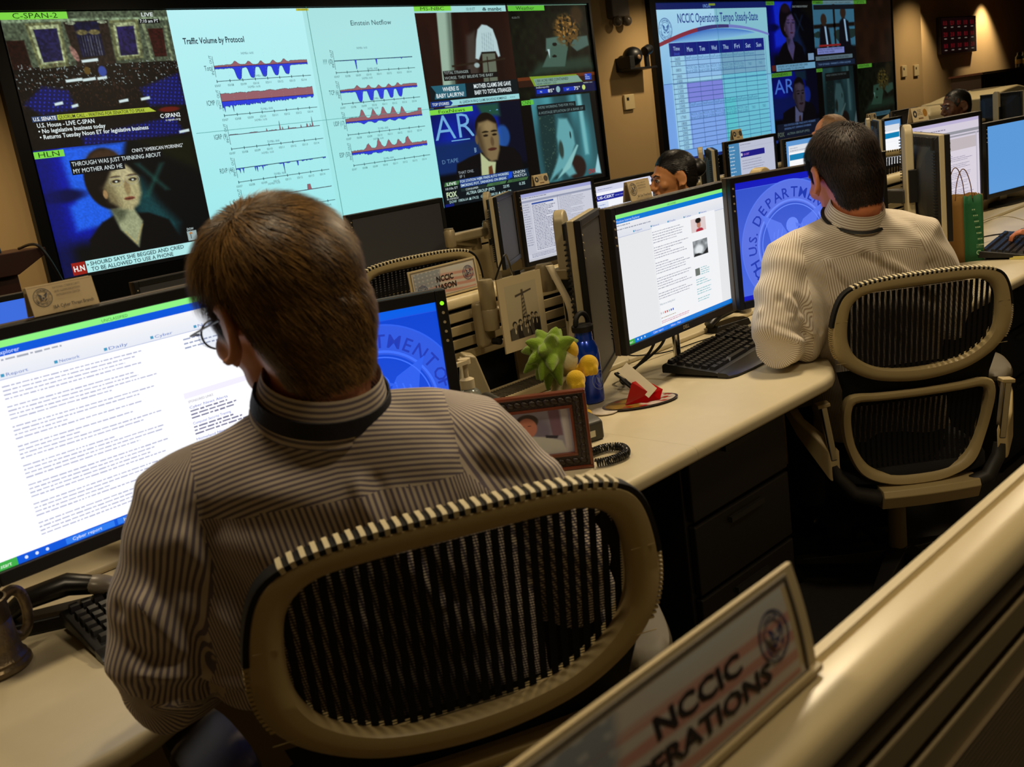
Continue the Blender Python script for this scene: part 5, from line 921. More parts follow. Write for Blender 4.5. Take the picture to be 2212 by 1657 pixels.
def stripe_mat(name, base, line, period, frac=0.45, rough=0.85, soft=0.12):
    if name in MATS: return MATS[name]
    m = bpy.data.materials.new(name); m.use_nodes = True; nt = m.node_tree; b = nt.nodes['Principled BSDF']; N = nt.nodes.new; L = nt.links.new
    a = N('ShaderNodeAttribute'); a.attribute_name = 'st'
    d = N('ShaderNodeMath'); d.operation = 'DIVIDE'; d.inputs[1].default_value = period; L(a.outputs['Fac'], d.inputs[0])
    f = N('ShaderNodeMath'); f.operation = 'FRACT'; L(d.outputs[0], f.inputs[0])
    t = N('ShaderNodeMath'); t.operation = 'PINGPONG'; t.inputs[1].default_value = 0.5; L(f.outputs[0], t.inputs[0])
    mr = N('ShaderNodeMapRange'); mr.interpolation_type = 'SMOOTHSTEP'; mr.inputs[1].default_value = frac/2-soft/2; mr.inputs[2].default_value = frac/2+soft/2; L(t.outputs[0], mr.inputs[0])
    mx = N('ShaderNodeMix'); mx.data_type = 'RGBA'; mx.inputs[6].default_value = lin(line); mx.inputs[7].default_value = lin(base); L(mr.outputs[0], mx.inputs[0]); L(mx.outputs[2], b.inputs['Base Color'])
    b.inputs['Roughness'].default_value = rough; b.inputs['Sheen Weight'].default_value = 0.15; b.inputs['Specular IOR Level'].default_value = 0.2
    tc = N('ShaderNodeTexCoord'); n = N('ShaderNodeTexNoise'); n.inputs['Scale'].default_value = 900; L(tc.outputs['Object'], n.inputs['Vector']); bp = N('ShaderNodeBump'); bp.inputs['Strength'].default_value = 0.15; bp.inputs['Distance'].default_value = 0.001; L(n.outputs['Fac'], bp.inputs['Height']); L(bp.outputs['Normal'], b.inputs['Normal'])
    MATS[name] = m; return m
def hair_mat(name, dark, light, rough=0.42):
    if name in MATS: return MATS[name]
    m = bpy.data.materials.new(name); m.use_nodes = True; nt = m.node_tree; b = nt.nodes['Principled BSDF']; N = nt.nodes.new; L = nt.links.new
    a = N('ShaderNodeAttribute'); a.attribute_name = 'hv'; mx = N('ShaderNodeMix'); mx.data_type = 'RGBA'; mx.inputs[6].default_value = lin(dark); mx.inputs[7].default_value = lin(light); L(a.outputs['Fac'], mx.inputs[0]); L(mx.outputs[2], b.inputs['Base Color'])
    b.inputs['Roughness'].default_value = rough; b.inputs['Specular IOR Level'].default_value = 0.5; MATS[name] = m; return m
def seg_dist(P, a, b):
    a = np.array(a, float); b = np.array(b, float); e = b-a; t = np.clip(((P-a)@e)/(e@e), 0, 1); Q = a+t[:, None]*e; return np.linalg.norm(P-Q, axis=1), t, Q
def polyline_dist(P, pts):
    best = np.full(len(P), 9.0)
    for i in range(len(pts)-1): best = np.minimum(best, seg_dist(P, pts[i], pts[i+1])[0])
    return best
def ring_se(c, rx, ry, n=32, e=0.8, R=None, front=1.0):
    A = np.linspace(0, 2*math.pi, n, endpoint=False); x = rx*np.sign(np.cos(A))*np.abs(np.cos(A))**e; y = ry*np.sign(np.sin(A))*np.abs(np.sin(A))**e
    P = np.stack([x, y*np.where(y > 0, front, 1), np.zeros(n)], 1)
    if R is not None: P = P @ np.array(R).T
    return P+np.array(c)
def hand(mb, wrist, d, up, side, s=1.0, curl=0.5):
    d = np.array(d, float); d /= np.linalg.norm(d); up = np.array(up, float); up -= d*(up@d); up /= np.linalg.norm(up); r = np.cross(d, up)*side; W = np.array(wrist, float)
    R = np.stack([d, r, up], 1)
    mb.box(W+d*0.045*s, (0.085*s, 0.078*s, 0.024*s), R); mb.ell(W+d*0.03*s, (0.045*s, 0.036*s, 0.016*s), R, 12)
    for i, (o, L, rr) in enumerate(((-0.031, 0.072, 0.0085), (-0.0105, 0.080, 0.009), (0.0105, 0.075, 0.0088), (0.031, 0.060, 0.0078))):
        p = W+d*0.082*s+r*o*s; dirv = d+r*o*2.0; dirv /= np.linalg.norm(dirv); pts = [p-d*0.02*s]; cur = p; ang = 0.0
        for k in range(3): pts.append(cur); ang += curl*(0.5+0.35*k)*(1+0.08*i); v = dirv*math.cos(ang)-up*math.sin(ang); cur = cur+v*L*s*(0.45, 0.32, 0.25)[k]
        pts.append(cur); mb.tube(pts, [rr*s*1.05, rr*s, rr*s*0.98, rr*s*0.9, rr*s*0.75], 10)
    p = W+d*0.02*s-r*0.034*s; v1 = d*0.62-r*0.75-up*0.25; v1 /= np.linalg.norm(v1); v2 = d*0.9-r*0.35-up*0.3; v2 /= np.linalg.norm(v2)
    mb.tube([p+r*0.012*s, p+v1*0.03*s, p+v1*0.03*s+v2*0.032*s, p+v1*0.03*s+v2*0.056*s], [0.014*s, 0.0115*s, 0.010*s, 0.0075*s], 10)
def person(loc, rz, sp, label):
    """local frame: x right, y forward, z up, origin on the floor under the chair centre"""
    r = empty('person', (loc[0], loc[1], 0), rz, label, 'person'); S = sp
    neck = np.array(S['neck'], float); hip = np.array(S['hip'], float); hc = np.array(S['head'], float)
    HR = np.array(Matrix.Rotation(math.radians(S.get('hyaw', 0)), 3, 'Z') @ Matrix.Rotation(math.radians(-S.get('hpitch', 0)), 3, 'X') @ Matrix.Rotation(math.radians(S.get('hroll', 0)), 3, 'Y')); hs = S.get('hs', 1.0)
    H = lambda p: hc+HR@(np.array(p, float)*hs)
    skin = skin_mat(S['skin'][0], S['skin'][1]); vox = S.get('vox', 0.005)
    # ---- body (skin): head, neck, core, arms, hands, legs in one surface
    b = MB(); E = lambda c, rr, rot=None, n=18: b.ell(H(c), np.array(rr)*hs, HR if rot is None else HR@np.array(rot), n)
    E((0, -0.012, 0.030), (0.076, 0.098, 0.083)); E((0, 0.035, -0.005), (0.064, 0.062, 0.078)); E((0, 0.036, -0.062), (0.052, 0.050, 0.045)); E((0, 0.072, -0.094), (0.024, 0.020, 0.018))
    E((0, -0.044, -0.010), (0.068, 0.062, 0.075)); E((0, -0.036, -0.060), (0.060, 0.056, 0.070)); E((0, -0.030, -0.095), (0.056, 0.054, 0.05)); E((0, 0.084, 0.024), (0.050, 0.016, 0.012)); E((0, 0.088, -0.060), (0.026, 0.012, 0.014)); b.tube([H((0, 0.088, 0.012)), H((0, 0.105, -0.012)), H((0, 0.116, -0.030)), H((0, 0.100, -0.042))], [0.008*hs, 0.010*hs, 0.0125*hs, 0.008*hs], 12)
    E((-0.016, 0.100, -0.036), (0.010, 0.010, 0.008), None, 10); E((0.016, 0.100, -0.036), (0.010, 0.010, 0.008), None, 10); E((-0.042, 0.062, -0.022), (0.022, 0.024, 0.022)); E((0.042, 0.062, -0.022), (0.022, 0.024, 0.022))
    for sg in (-1, 1):
        c = lambda y, z, o=0.0: H((sg*(0.078+o), y, z)); A = np.linspace(0.5, 2*math.pi-0.9, 14); pts = [c(-0.014-0.017*math.cos(a)*0.9*(-1 if False else 1)*-1, -0.006+0.031*math.sin(a+1.6)*1.0, 0.012+0.004*math.sin(a)) for a in A]
        pts = [H((sg*(0.079+0.011*(0.5-0.5*math.cos(t))+(0.004 if 1.0 < t < 4.0 else 0)), -0.010-0.019*math.sin(t), -0.004+0.031*math.cos(t))) for t in np.linspace(-0.7, 3.6, 16)]
        b.tube(pts, [0.0058*hs]*16, 8); b.ell(H((sg*0.081, -0.012, -0.006)), (0.007*hs, 0.022*hs, 0.033*hs), HR@rotm(0, 0, sg*20), 12); b.ell(H((sg*0.081, 0.0, -0.036)), (0.006*hs, 0.009*hs, 0.010*hs), HR, 10)
    nb = neck+np.array([0, 0, -0.03]); b.tube([H((0, -0.022, -0.03)), H((0, -0.030, -0.075)), (H((0, -0.03, -0.08))+nb)/2, nb], [0.058*hs, 0.057*hs, 0.060*hs, 0.068], 24)
    ax = S.get('lean', 0.0); ws = S.get('ws', 1.0)
    def sp_pt(t): return hip*(1-t)+neck*t+np.array([0, -0.035*math.sin(math.pi*t)*S.get('hunch', 1.0), 0])
    b.loft([ring_se(sp_pt(t), w*ws*0.9, d*0.9, 24) for t, w, d in ((0.0, 0.15, 0.11), (0.2, 0.135, 0.10), (0.5, 0.15, 0.105), (0.75, 0.165, 0.10), (0.88, 0.15, 0.085), (0.96, 0.08, 0.065))])
    arms = S['arms']; shw = S.get('shw', 0.175); shz = S.get('shz', -0.075)
    SH = {}
    for sg, k in ((-1, 'L'), (1, 'R')):
        sh = neck+np.array([sg*shw, 0.01+S.get('shy', 0), shz+sg*S.get('shroll', 0)]); el, wr = np.array(arms[k][0], float), np.array(arms[k][1], float); SH[k] = (sh, el, wr)
        b.tube([neck+np.array([sg*0.04, 0, -0.07]), sh+np.array([0,0,-0.012]), sh*0.5+el*0.5, el, el*0.5+wr*0.5, wr, wr+(wr-el)/np.linalg.norm(wr-el)*0.02], [0.035, 0.045, 0.042, 0.038, 0.036, 0.026, 0.024], 16)
        d = wr-el; hand(b, wr, d+np.array([0, 0, 0.02]), (0, 0, 1), 1 if sg > 0 else -1, S.get('hands', 1.0), S.get('curl', 0.35))
    kn = S.get('knee', (0.11, 0.44)); 
    for sg in (-1, 1):
        k = np.array([hip[0]*0.3+sg*kn[0], kn[1]+hip[1]*0.3, hip[2]-0.04]); a = np.array([hip[0]*0.3+sg*0.13, k[1]-0.02, 0.10])
        b.tube([hip+np.array([sg*0.08, 0, -0.02]), (hip+k)/2+np.array([sg*0.04, 0, 0]), k, (k+a)/2, a], [0.075, 0.068, 0.05, 0.046, 0.034], 14); b.ell(a+np.array([0, 0.07, -0.05]), (0.04, 0.12, 0.035), None, 12)
    V, N, F = evalmesh(b, vox, S.get('sm', 4)); body = obj_from('body', V, F, skin, r)
    # ---- shirt: torso and sleeves in one surface, stripes carried as a coordinate per corner
    cl = MB(); T = S.get('torso', ((0.0, 0.185, 0.125, 0), (0.12, 0.18, 0.125, 0), (0.3, 0.175, 0.12, 0), (0.5, 0.185, 0.122, 0), (0.68, 0.195, 0.12, 0), (0.80, 0.195, 0.112, 0), (0.88, 0.185, 0.100, 0), (0.94, 0.15, 0.085, 0), (0.975, 0.105, 0.076, 0), (1.0, 0.075, 0.07, 0)))
    cl.loft([ring_se(sp_pt(t)+np.array([dx, 0, 0]), w*ws, d, 36, 0.82) for t, w, d, dx in T])
    for k in ('L', 'R'):
        sh, el, wr = SH[k]; m1 = sh*0.55+el*0.45; out = np.array([-1 if k == 'L' else 1, 0, 0])*0.012; sl = S.get('sleeve', 1.0)
        e0 = S.get('sleeve_end', 0.95); cuff = el*(1-e0)+wr*e0
        cl.tube([neck+np.array([(0.05 if k == 'R' else -0.05), 0, -0.045]), sh*0.75+neck*0.25+np.array([0, 0, -0.012]), sh, m1+out, el*0.9+sh*0.1+out, el+(el-wr)/np.linalg.norm(el-wr)*0.012, el*0.7+wr*0.3, cuff], [0.055, 0.066, 0.068, 0.062*sl, 0.058*sl, 0.056*sl, 0.056*sl, 0.042*sl], 22)
    for q in S.get('pads', ()): cl.ell(q[0], q[1], None, 18)
    V, N, F = evalmesh(cl, S.get('cvox', 0.006), S.get('csm', 7), 0.5)
    disp = np.zeros(len(V))
    for fd in S.get('folds', ()):
        fd = ([(q[0], q[1]+S.get('fdy', 0.07), q[2]+S.get('fdz', 0.02)) for q in fd[0]],)+tuple(fd[1:])
        XZ = V[:, [0, 2]]; bk = (V[:, 1] < neck[1]+0.02)*1.0; pl2 = [(q[0], q[2]) for q in fd[0]]; dd = polyline_dist(XZ, pl2); disp += bk*fd[2]*np.exp(-(dd/fd[1])**2)
        if len(fd) > 3: dd2 = polyline_dist(XZ, [(q[0]+fd[3][0], q[1]+fd[3][2]) for q in pl2]); disp -= bk*fd[2]*0.8*np.exp(-(dd2/fd[1])**2)
    for i in range(S.get('nfold', 10)):
        rr = random.Random(i+S.get('seed', 1)); k = 'L' if i % 2 else 'R'; sh, el, wr = SH[k]; t = rr.uniform(0.25, 1.3); c = (sh*(1-t)+el*t) if t < 1 else (el*(2-t)+wr*(t-1)); a = rr.uniform(0, 6.28); ax_ = np.array([math.cos(a), math.sin(a), rr.uniform(-0.5, 0.5)])*0.1
        dd = polyline_dist(V, [c-ax_, c+ax_*0.2+np.array([0, 0, 0.02]), c+ax_]); disp += rr.choice((-1, 1))*0.006*np.exp(-(dd/0.012)**2)
    disp += 0.0022*np.sin(V[:, 0]*38+V[:, 2]*31+2*np.sin(V[:, 1]*30+V[:, 2]*17))+0.0015*np.sin(V[:, 2]*77+V[:, 0]*21)
    V = V+N*disp[:, None]
    cut = S.get('hem', hip[2]-0.04); FC = np.array([V[list(f)].mean(0) for f in F]); keep = FC[:, 2] > cut; F = [f for f, k in zip(F, keep) if k]; FC = FC[keep]
    dT = np.full(len(FC), 9.0); tS = None
    ts = np.linspace(0, 1, 12); core = [sp_pt(t) for t in ts]; dT = polyline_dist(FC, core)
    cls = np.zeros(len(FC), int)
    for ci, k in ((1, 'L'), (2, 'R')):
        sh, el, wr = SH[k]; d1, _, _ = seg_dist(FC, sh, el); d2, _, _ = seg_dist(FC, el, wr); m = (np.minimum(d1, d2) < 0.082) & ((FC[:, 0]-neck[0])*(-1 if k == 'L' else 1) > shw*0.90+0.25*np.maximum(0, neck[2]-0.16-FC[:, 2])*0); cls[m] = ci
    yoke = (cls == 0) & (FC[:, 2] > neck[2]-0.088-0.06*np.abs(FC[:, 0]-neck[0])); cls[yoke] = 3
    Va = V; st = np.empty(sum(len(f) for f in F)); q = 0
    def arm_st(P, sh, el, wr):
        d1, t1, Q1 = seg_dist(P, sh, el); d2, t2, Q2 = seg_dist(P, el, wr); w = sm((d1-d2)/0.05+0.5)
        def ang(Q, a, bb):
            d = (bb-a)/np.linalg.norm(bb-a); x = np.cross(d, [0, 0, 1.0]) if abs(d[2]) < 0.95 else np.cross(d, [0, 1.0, 0]); x = np.cross(d, [0.3, 1.0, 0.1]); x /= np.linalg.norm(x); y = np.cross(d, x); return np.arctan2((P-Q)@y, (P-Q)@x)*0.06
        return np.where(d1 < d2, ang(Q1, sh, el), ang(Q2, el, wr))
    vals = {0: None}; x0 = V[:, 0]-(hip[0]+(neck[0]-hip[0])*np.clip((V[:, 2]-hip[2])/(neck[2]-hip[2]), 0, 1)); dep = V[:, 1]-np.array([sp_pt(0.5)[1]]*len(V))
    vT = x0*(1+0.0*V[:, 2])+np.sign(x0)*np.maximum(0, np.abs(x0)-0.12)*0.8+np.sign(x0)*np.maximum(0, dep)*0.8; vY = (V[:, 2]+0.55*V[:, 1]+0.10*np.abs(x0))*1.0; vL = arm_st(V, *SH['L']); vR = arm_st(V, *SH['R']); tab = np.stack([vT, vL, vR, vY], 1)
    idx = np.concatenate([np.array(f) for f in F]); cc = np.concatenate([np.full(len(f), c) for f, c in zip(F, cls)]); st = tab[idx, cc]
    # keep a stripe value from jumping inside a face on the sleeves
    starts = np.cumsum([0]+[len(f) for f in F[:-1]]); ref = np.repeat(st[starts], [len(f) for f in F]); per = 2*math.pi*0.06; arm_m = (cc == 1) | (cc == 2); st = np.where(arm_m, st-np.round((st-ref)/per)*per, st)
    shirt = obj_from('shirt', V, F, S['shirt'], r); a = shirt.data.attributes.new('st', 'FLOAT', 'CORNER'); a.data.foreach_set('value', st.astype(np.float32))
    # ---- collar as a part of the shirt
    if S.get('collar', True):
        c = MB(); nk = (H((0, -0.03, -0.085))+nb)/2; ang = np.linspace(0, 2*math.pi, 48, endpoint=False); up = H((0, -0.03, -0.085))-nb; up /= np.linalg.norm(up); X, Y_, _ = frame_from(up); 
        def cring(c0, rr, ry): return [c0+X*rr*math.cos(t)+Y_*ry*math.sin(t) for t in ang]
        base = nb+up*S.get('cb', 0.020); c.loft([cring(base-up*0.014, 0.083, 0.085), cring(base+up*0.006, 0.076, 0.078), cring(base+up*0.034, 0.0685, 0.071), cring(base+up*0.040, 0.066, 0.069), cring(base+up*0.034, 0.0635, 0.0665), cring(base-up*0.01, 0.066, 0.069)], cap=False)
        o = c.obj('collar', S['shirt'], shirt, smooth=60); me = o.data; co = np.empty(len(me.vertices)*3); me.vertices.foreach_get('co', co); co = co.reshape(-1, 3); val = (co-base)@up; a = me.attributes.new('st', 'FLOAT', 'CORNER'); li = np.empty(len(me.loops), int); me.loops.foreach_get('vertex_index', li); a.data.foreach_set('value', val[li].astype(np.float32))
        if S.get('lanyard'):
            l = MB(); w_, th = S['lanyard'][1], 0.002; off = S['lanyard'][2]; le = S['lanyard'][3] if len(S['lanyard']) > 3 else 0.0
            l.loft([cring(base+up*(off), 0.0815+le, 0.0835+le), cring(base+up*(off+w_), 0.0775+le, 0.0795+le), cring(base+up*(off+w_), 0.0755, 0.0775), cring(base+up*off, 0.0795, 0.0815)], cap=False); v = l.v; l2 = MB(); l2.v, l2.f, l2.m = l.v, l.f, l.m
            l2.obj('lanyard', S['lanyard'][0], r, smooth=60)
    # ---- trousers and shoes
    t = MB(); 
    t.ell(hip+np.array([0, 0.0, -0.01]), (0.17*ws, 0.14, 0.11))
    for sg in (-1, 1):
        k = np.array([hip[0]*0.3+sg*kn[0], kn[1]+hip[1]*0.3, hip[2]-0.04]); a = np.array([hip[0]*0.3+sg*0.13, k[1]-0.02, 0.10]); t.tube([hip+np.array([sg*0.08, -0.02, -0.02]), (hip+k)/2+np.array([sg*0.04, 0, 0]), k+np.array([0, 0.01, 0.0]), (k+a)/2, a], [0.095, 0.085, 0.068, 0.06, 0.058], 16)
        s = MB(); s.ell(a+np.array([0, 0.075, -0.055]), (0.048, 0.135, 0.042), None, 16); s.b2((a[0]-0.045, a[1]-0.05, 0.0), (a[0]+0.045, a[1]+0.2, 0.02)); s.obj('shoe', mat('black_leather', (12, 11, 10), 0.3), r)
    V, N, F = evalmesh(t, 0.01, 4); obj_from('trousers', V, F, S.get('trouser', mat('navy_trousers', (22, 24, 38), 0.9)), r)
    # ---- hair grown from the scalp of the body mesh
    hr = S.get('hair')
    if hr:
        me = body.data; Vb = np.empty(len(me.vertices)*3); me.vertices.foreach_get('co', Vb); Vb = Vb.reshape(-1, 3); Nb = np.empty(len(me.vertices)*3); me.vertices.foreach_get('normal', Nb); Nb = Nb.reshape(-1, 3); Fb = [tuple(p.vertices) for p in me.polygons]
        L_ = (Vb-hc)@HR/hs; NL = Nb@HR
        zmin = np.interp(L_[:, 1], hr.get('ly', [-0.12, -0.06, -0.045, -0.030, -0.012, 0.005, 0.02, 0.034, 0.045, 0.06, 0.08, 0.095]), hr.get('lz', [-0.105, -0.102, -0.085, -0.03, 0.028, 0.030, 0.005, -0.008, 0.012, 0.045, 0.066, 0.075]))
        m = (L_[:, 2] > zmin) & (np.linalg.norm(L_, axis=1) < 0.16) & (np.abs(L_[:, 0]) < 0.0805+0.02*(L_[:, 2] > 0.03))
        if 'bald' in hr: m &= ~((L_[:, 2] > hr['bald'][0]) & (L_[:, 1] > hr['bald'][1]))
        th = hr.get('thick', 0.012)*np.clip(np.minimum((L_[:, 2]-zmin)/0.06, 1)*0.75+0.25, 0, 1)*(1+0.35*sm((L_[:, 2]-0.04)/0.06)); keepF = [f for f in Fb if all(m[i] for i in f)]; used = sorted({i for f in keepF for i in f}); mp = {i: j for j, i in enumerate(used)}
        Vc = Vb+Nb*(th*hr.get('under', 0.62)*hs)[:, None]; EE = np.array(sorted({(min(f[i], f[i-1]), max(f[i], f[i-1])) for f in keepF for i in range(len(f))})); cnt = np.bincount(EE.ravel(), minlength=len(Vc))
        bd = np.zeros(len(Vc), bool); fe = {}
        for f in keepF:
            for i in range(len(f)): e_ = (min(f[i], f[i-1]), max(f[i], f[i-1])); fe[e_] = fe.get(e_, 0)+1
        for e_, c_ in fe.items():
            if c_ == 1: bd[list(e_)] = True
        act = (cnt > 0) & ~bd; Nb = Nb.copy()
        for it in range(hr.get('relax', 40)):
            for arr in (Vc, Nb):
                acc = np.zeros_like(arr); np.add.at(acc, EE[:, 0], arr[EE[:, 1]]); np.add.at(acc, EE[:, 1], arr[EE[:, 0]]); arr[act] = arr[act]*0.4+0.6*acc[act]/cnt[act][:, None]
        Nb /= np.linalg.norm(Nb, axis=1)[:, None]+1e-9
        Vs = Vc[used]; Fs = [tuple(mp[i] for i in f) for f in keepF]
        hm = hair_mat(*hr['mat']); cr = np.array(hr.get('crown', (-0.02, -0.06, 0.10))); VV = [Vs]; FF = list(Fs); HV = [np.full(len(Vs), 0.12)]; base = len(Vs); K = hr.get('n', 9000)
        if K:
            A = np.array([np.linalg.norm(np.cross(Vb[f[1]]-Vb[f[0]], Vb[f[2]]-Vb[f[0]])) for f in keepF]); pr = A/A.sum(); ch = RNG.choice(len(keepF), K, p=pr); segs = 5
            fi = np.array([keepF[i][:3] for i in ch]); u = RNG.rand(K, 1)*0.6; v = RNG.rand(K, 1)*0.6; P0 = Vc[fi[:, 0]]*(1-u-v)+Vc[fi[:, 1]]*u+Vc[fi[:, 2]]*v; n0 = Nb[fi[:, 0]]; tl = th[fi[:, 0]]; l0 = (P0-hc)@HR/hs; nl = n0@HR
            fl = l0-cr; fl += np.array(hr.get('bias', (0, 0, 0)))*np.linalg.norm(fl, axis=1)[:, None]; fl[:, 2] -= 0.35*np.clip((0.05-l0[:, 2])/0.05, 0, 1)*0.1; clump = np.sin(l0[:, 0]*170+l0[:, 2]*40)*0.3+np.sin(l0[:, 1]*140+1.7)*0.25
            swirl = np.cross(nl, fl); fl = fl/np.linalg.norm(fl, axis=1)[:, None]+swirl/ (np.linalg.norm(swirl, axis=1)[:, None]+1e-9)*(hr.get('swirl', 0.25)+0.22*clump[:, None]+RNG.randn(K, 1)*0.10); fl -= nl*(fl*nl).sum(1)[:, None]; fl /= np.linalg.norm(fl, axis=1)[:, None]+1e-9
            fw = fl@HR.T; ln = hr.get('len', 0.035)*(0.55+0.6*RNG.rand(K))*np.clip(tl/hr.get('thick', 0.012), 0.3, 1.2)*np.where((np.abs(l0[:, 1]+0.008) < 0.034) & (l0[:, 2] < 0.065), 0.45, 1)*hs; wv = np.cross(fw, n0); wv /= np.linalg.norm(wv, axis=1)[:, None]+1e-9; wd = hr.get('w', 0.0011)*(0.7+0.6*RNG.rand(K)); hvv = np.clip(0.35+0.28*RNG.randn(K)+0.35*clump, 0, 1); rows = []
            for s in range(segs+1):
                t_ = s/segs; hgt = tl*hs*(-0.12+0.48*math.sin(min(1, t_*1.25)*math.pi/2))+ (tl*hs*0.25*RNG.rand(K) if s == 0 else rows_h*0)
                if s == 0: rows_h = tl*hs*0.3*RNG.rand(K)
                C = P0+fw*(ln*t_)[:, None]+n0*(hgt+rows_h*t_-ln*ln*t_*t_/(2*0.09*hs)*0.9)[:, None]; ww = wd*(1-0.75*t_); rows += [C-wv*ww[:, None], C+wv*ww[:, None]]
            R_ = np.stack(rows, 1).reshape(-1, 3); VV.append(R_); HV.append(np.repeat(hvv, 2*(segs+1)))
            for k in range(K):
                o_ = base+k*2*(segs+1); FF += [(o_+2*s, o_+2*s+1, o_+2*s+3, o_+2*s+2) for s in range(segs)]
        Vh = np.concatenate(VV); hv = np.concatenate(HV); ho = obj_from('hair', Vh, FF, hm, r); a = ho.data.attributes.new('hv', 'FLOAT', 'POINT'); a.data.foreach_set('value', hv.astype(np.float32))
        if hr.get('bun'):
            g = MB(); g.ell(H(hr['bun'][0]), np.array(hr['bun'][1])*hs, HR, 20); bo = g.obj('hair_bun', hm, ho, smooth=60)
    if S.get('face'):
        for sg in (-1, 1):
            e = MB(); e.ell(H((sg*0.031, 0.0865, 0.002)), (0.0135*hs, 0.010*hs, 0.0075*hs), HR, 14); e.obj('eye', mat('eye_white', (190, 180, 165), 0.3), r); g = MB(); g.ell(H((sg*0.032, 0.0955, 0.001)), (0.0055*hs, 0.003*hs, 0.006*hs), HR, 10); g.obj('iris', mat('iris_dark', (20, 12, 8), 0.2), r)
            m = MB(); m.tube([H((sg*0.014, 0.098, 0.022)), H((sg*0.034, 0.096, 0.029)), H((sg*0.052, 0.082, 0.022))], [0.003, 0.0034, 0.0016], 8); m.obj('eyebrow', mat('brow_dark', (14, 9, 6), 0.8), r)
            l = MB(); l.tube([H((sg*0.016, 0.0955, 0.005)), H((sg*0.031, 0.0975, 0.0095)), H((sg*0.046, 0.090, 0.004))], [0.0018, 0.0024, 0.0014], 8); l.obj('eyelid', mat('lid_dark', (40, 22, 14), 0.7), r)
        m = MB(); m.ell(H((0, 0.0985, -0.057)), (0.022*hs, 0.006*hs, 0.0045*hs), HR, 14); m.ell(H((0, 0.0975, -0.066)), (0.019*hs, 0.006*hs, 0.0055*hs), HR, 14); m.obj('lips', mat('lips_'+S['skin'][0], tuple(int(v*0.8) for v in S['skin'][1]), 0.4), r)
    if S.get('glasses'):
        g = MB()
        for sg in (-1, 1):
            g.tube([H((sg*(0.034+0.025*math.cos(t)), 0.112-0.012*abs(math.cos(t))*(1 if math.cos(t)*1 > 0 else 0)-0.004, 0.000+0.018*math.sin(t))) for t in np.linspace(0, 2*math.pi, 24)], 0.0013, 8, cap=False)
            g.tube([H((sg*0.059, 0.100, 0.006)), H((sg*0.077, 0.086, 0.007)), H((sg*0.081, 0.04, 0.010)), H((sg*0.0845, -0.005, 0.012)), H((sg*0.083, -0.024, -0.004))], 0.0013, 8)
        g.tube([H((-0.011, 0.108, 0.004)), H((0, 0.112, 0.007)), H((0.011, 0.108, 0.004))], 0.0012, 8); g.obj('glasses', mat('dark_frame', (40, 40, 46), 0.3, 0.6), r)
        g2 = MB()
        for sg in (-1, 1): P = [H((sg*(0.034+0.024*math.cos(t)), 0.106, 0.017*math.sin(t))) for t in np.linspace(0, 2*math.pi, 24, endpoint=False)]; g2.loft([P, [p+HR@np.array([0, 0.001, 0]) for p in P]])
        g2.obj('lenses', mat('clear_lens', (240, 245, 250), 0.02, trans=1.0), r)
    return r
sh1 = stripe_mat('grey_striped_shirt', (208, 196, 180), (116, 108, 122), 0.0070, 0.48); sh2 = stripe_mat('cream_striped_shirt', (230, 222, 206), (176, 158, 138), 0.0062, 0.40)
navy = mat('navy_lanyard', (14, 17, 34), 0.7, bump=0.4, bscale=250, var=0.35, vscale=90); blackc = mat('black_cord', (12, 12, 13), 0.6)
f1 = [([(-0.10, 0, 1.03), (-0.085, 0, 0.97), (-0.03, 0, 0.86)], 0.009, 0.007, (0.022, 0, 0)), ([(-0.10, 0, 1.03), (-0.115, 0, 0.96), (-0.13, 0, 0.86)], 0.010, 0.004), ([(0.05, -0.25, 1.03), (0.13, -0.23, 0.98), (0.2, -0.2, 0.95)], 0.012, 0.005, (0.0, 0, -0.03)),
      ([(-0.30, -0.22, 1.0), (-0.28, -0.25, 0.9), (-0.24, -0.24, 0.8)], 0.012, 0.006, (0.03, 0, 0)), ([(-0.36, -0.2, 0.93), (-0.33, -0.18, 0.84)], 0.012, 0.007, (0.02, 0, 0)), ([(-0.38, -0.16, 0.84), (-0.28, -0.14, 0.80)], 0.010, 0.007, (0, 0, 0.022)), ([(-0.38, -0.14, 0.79), (-0.28, -0.1, 0.76)], 0.010, 0.007, (0, 0, 0.022))]
person(CH1, math.radians(-32), dict(neck=(-0.128, -0.085, 1.128), hip=(-0.03, 0.03, 0.53), head=(-0.147, -0.075, 1.247), hunch=0.4, cb=0.040, hyaw=34, hpitch=12, hroll=-4, hs=1.0, skin=('light_skin', (214, 150, 116)), vox=0.0035, sm=10, shirt=sh1,
       arms=dict(L=((-0.372, -0.065, 0.815), (-0.23, 0.175, 0.775)), R=((0.165, -0.02, 0.80), (0.06, 0.22, 0.775))), shw=0.168, shroll=0.006, shz=-0.085, sleeve=1.12, cvox=0.0045, csm=8, folds=f1, pads=(((-0.27, -0.07, 0.90), (0.07, 0.075, 0.15)), ((0.09, -0.05, 0.93), (0.06, 0.07, 0.12))), lanyard=(navy, 0.020, -0.002), glasses=True, seed=3,
       hair=dict(mat=('golden_brown_hair', (50, 34, 15), (172, 130, 70)), n=30000, thick=0.017, len=0.042, crown=(-0.035, -0.035, 0.115), swirl=0.25, w=0.0006)), 'person with brown hair, glasses and navy lanyard in grey striped shirt, nearest the camera')
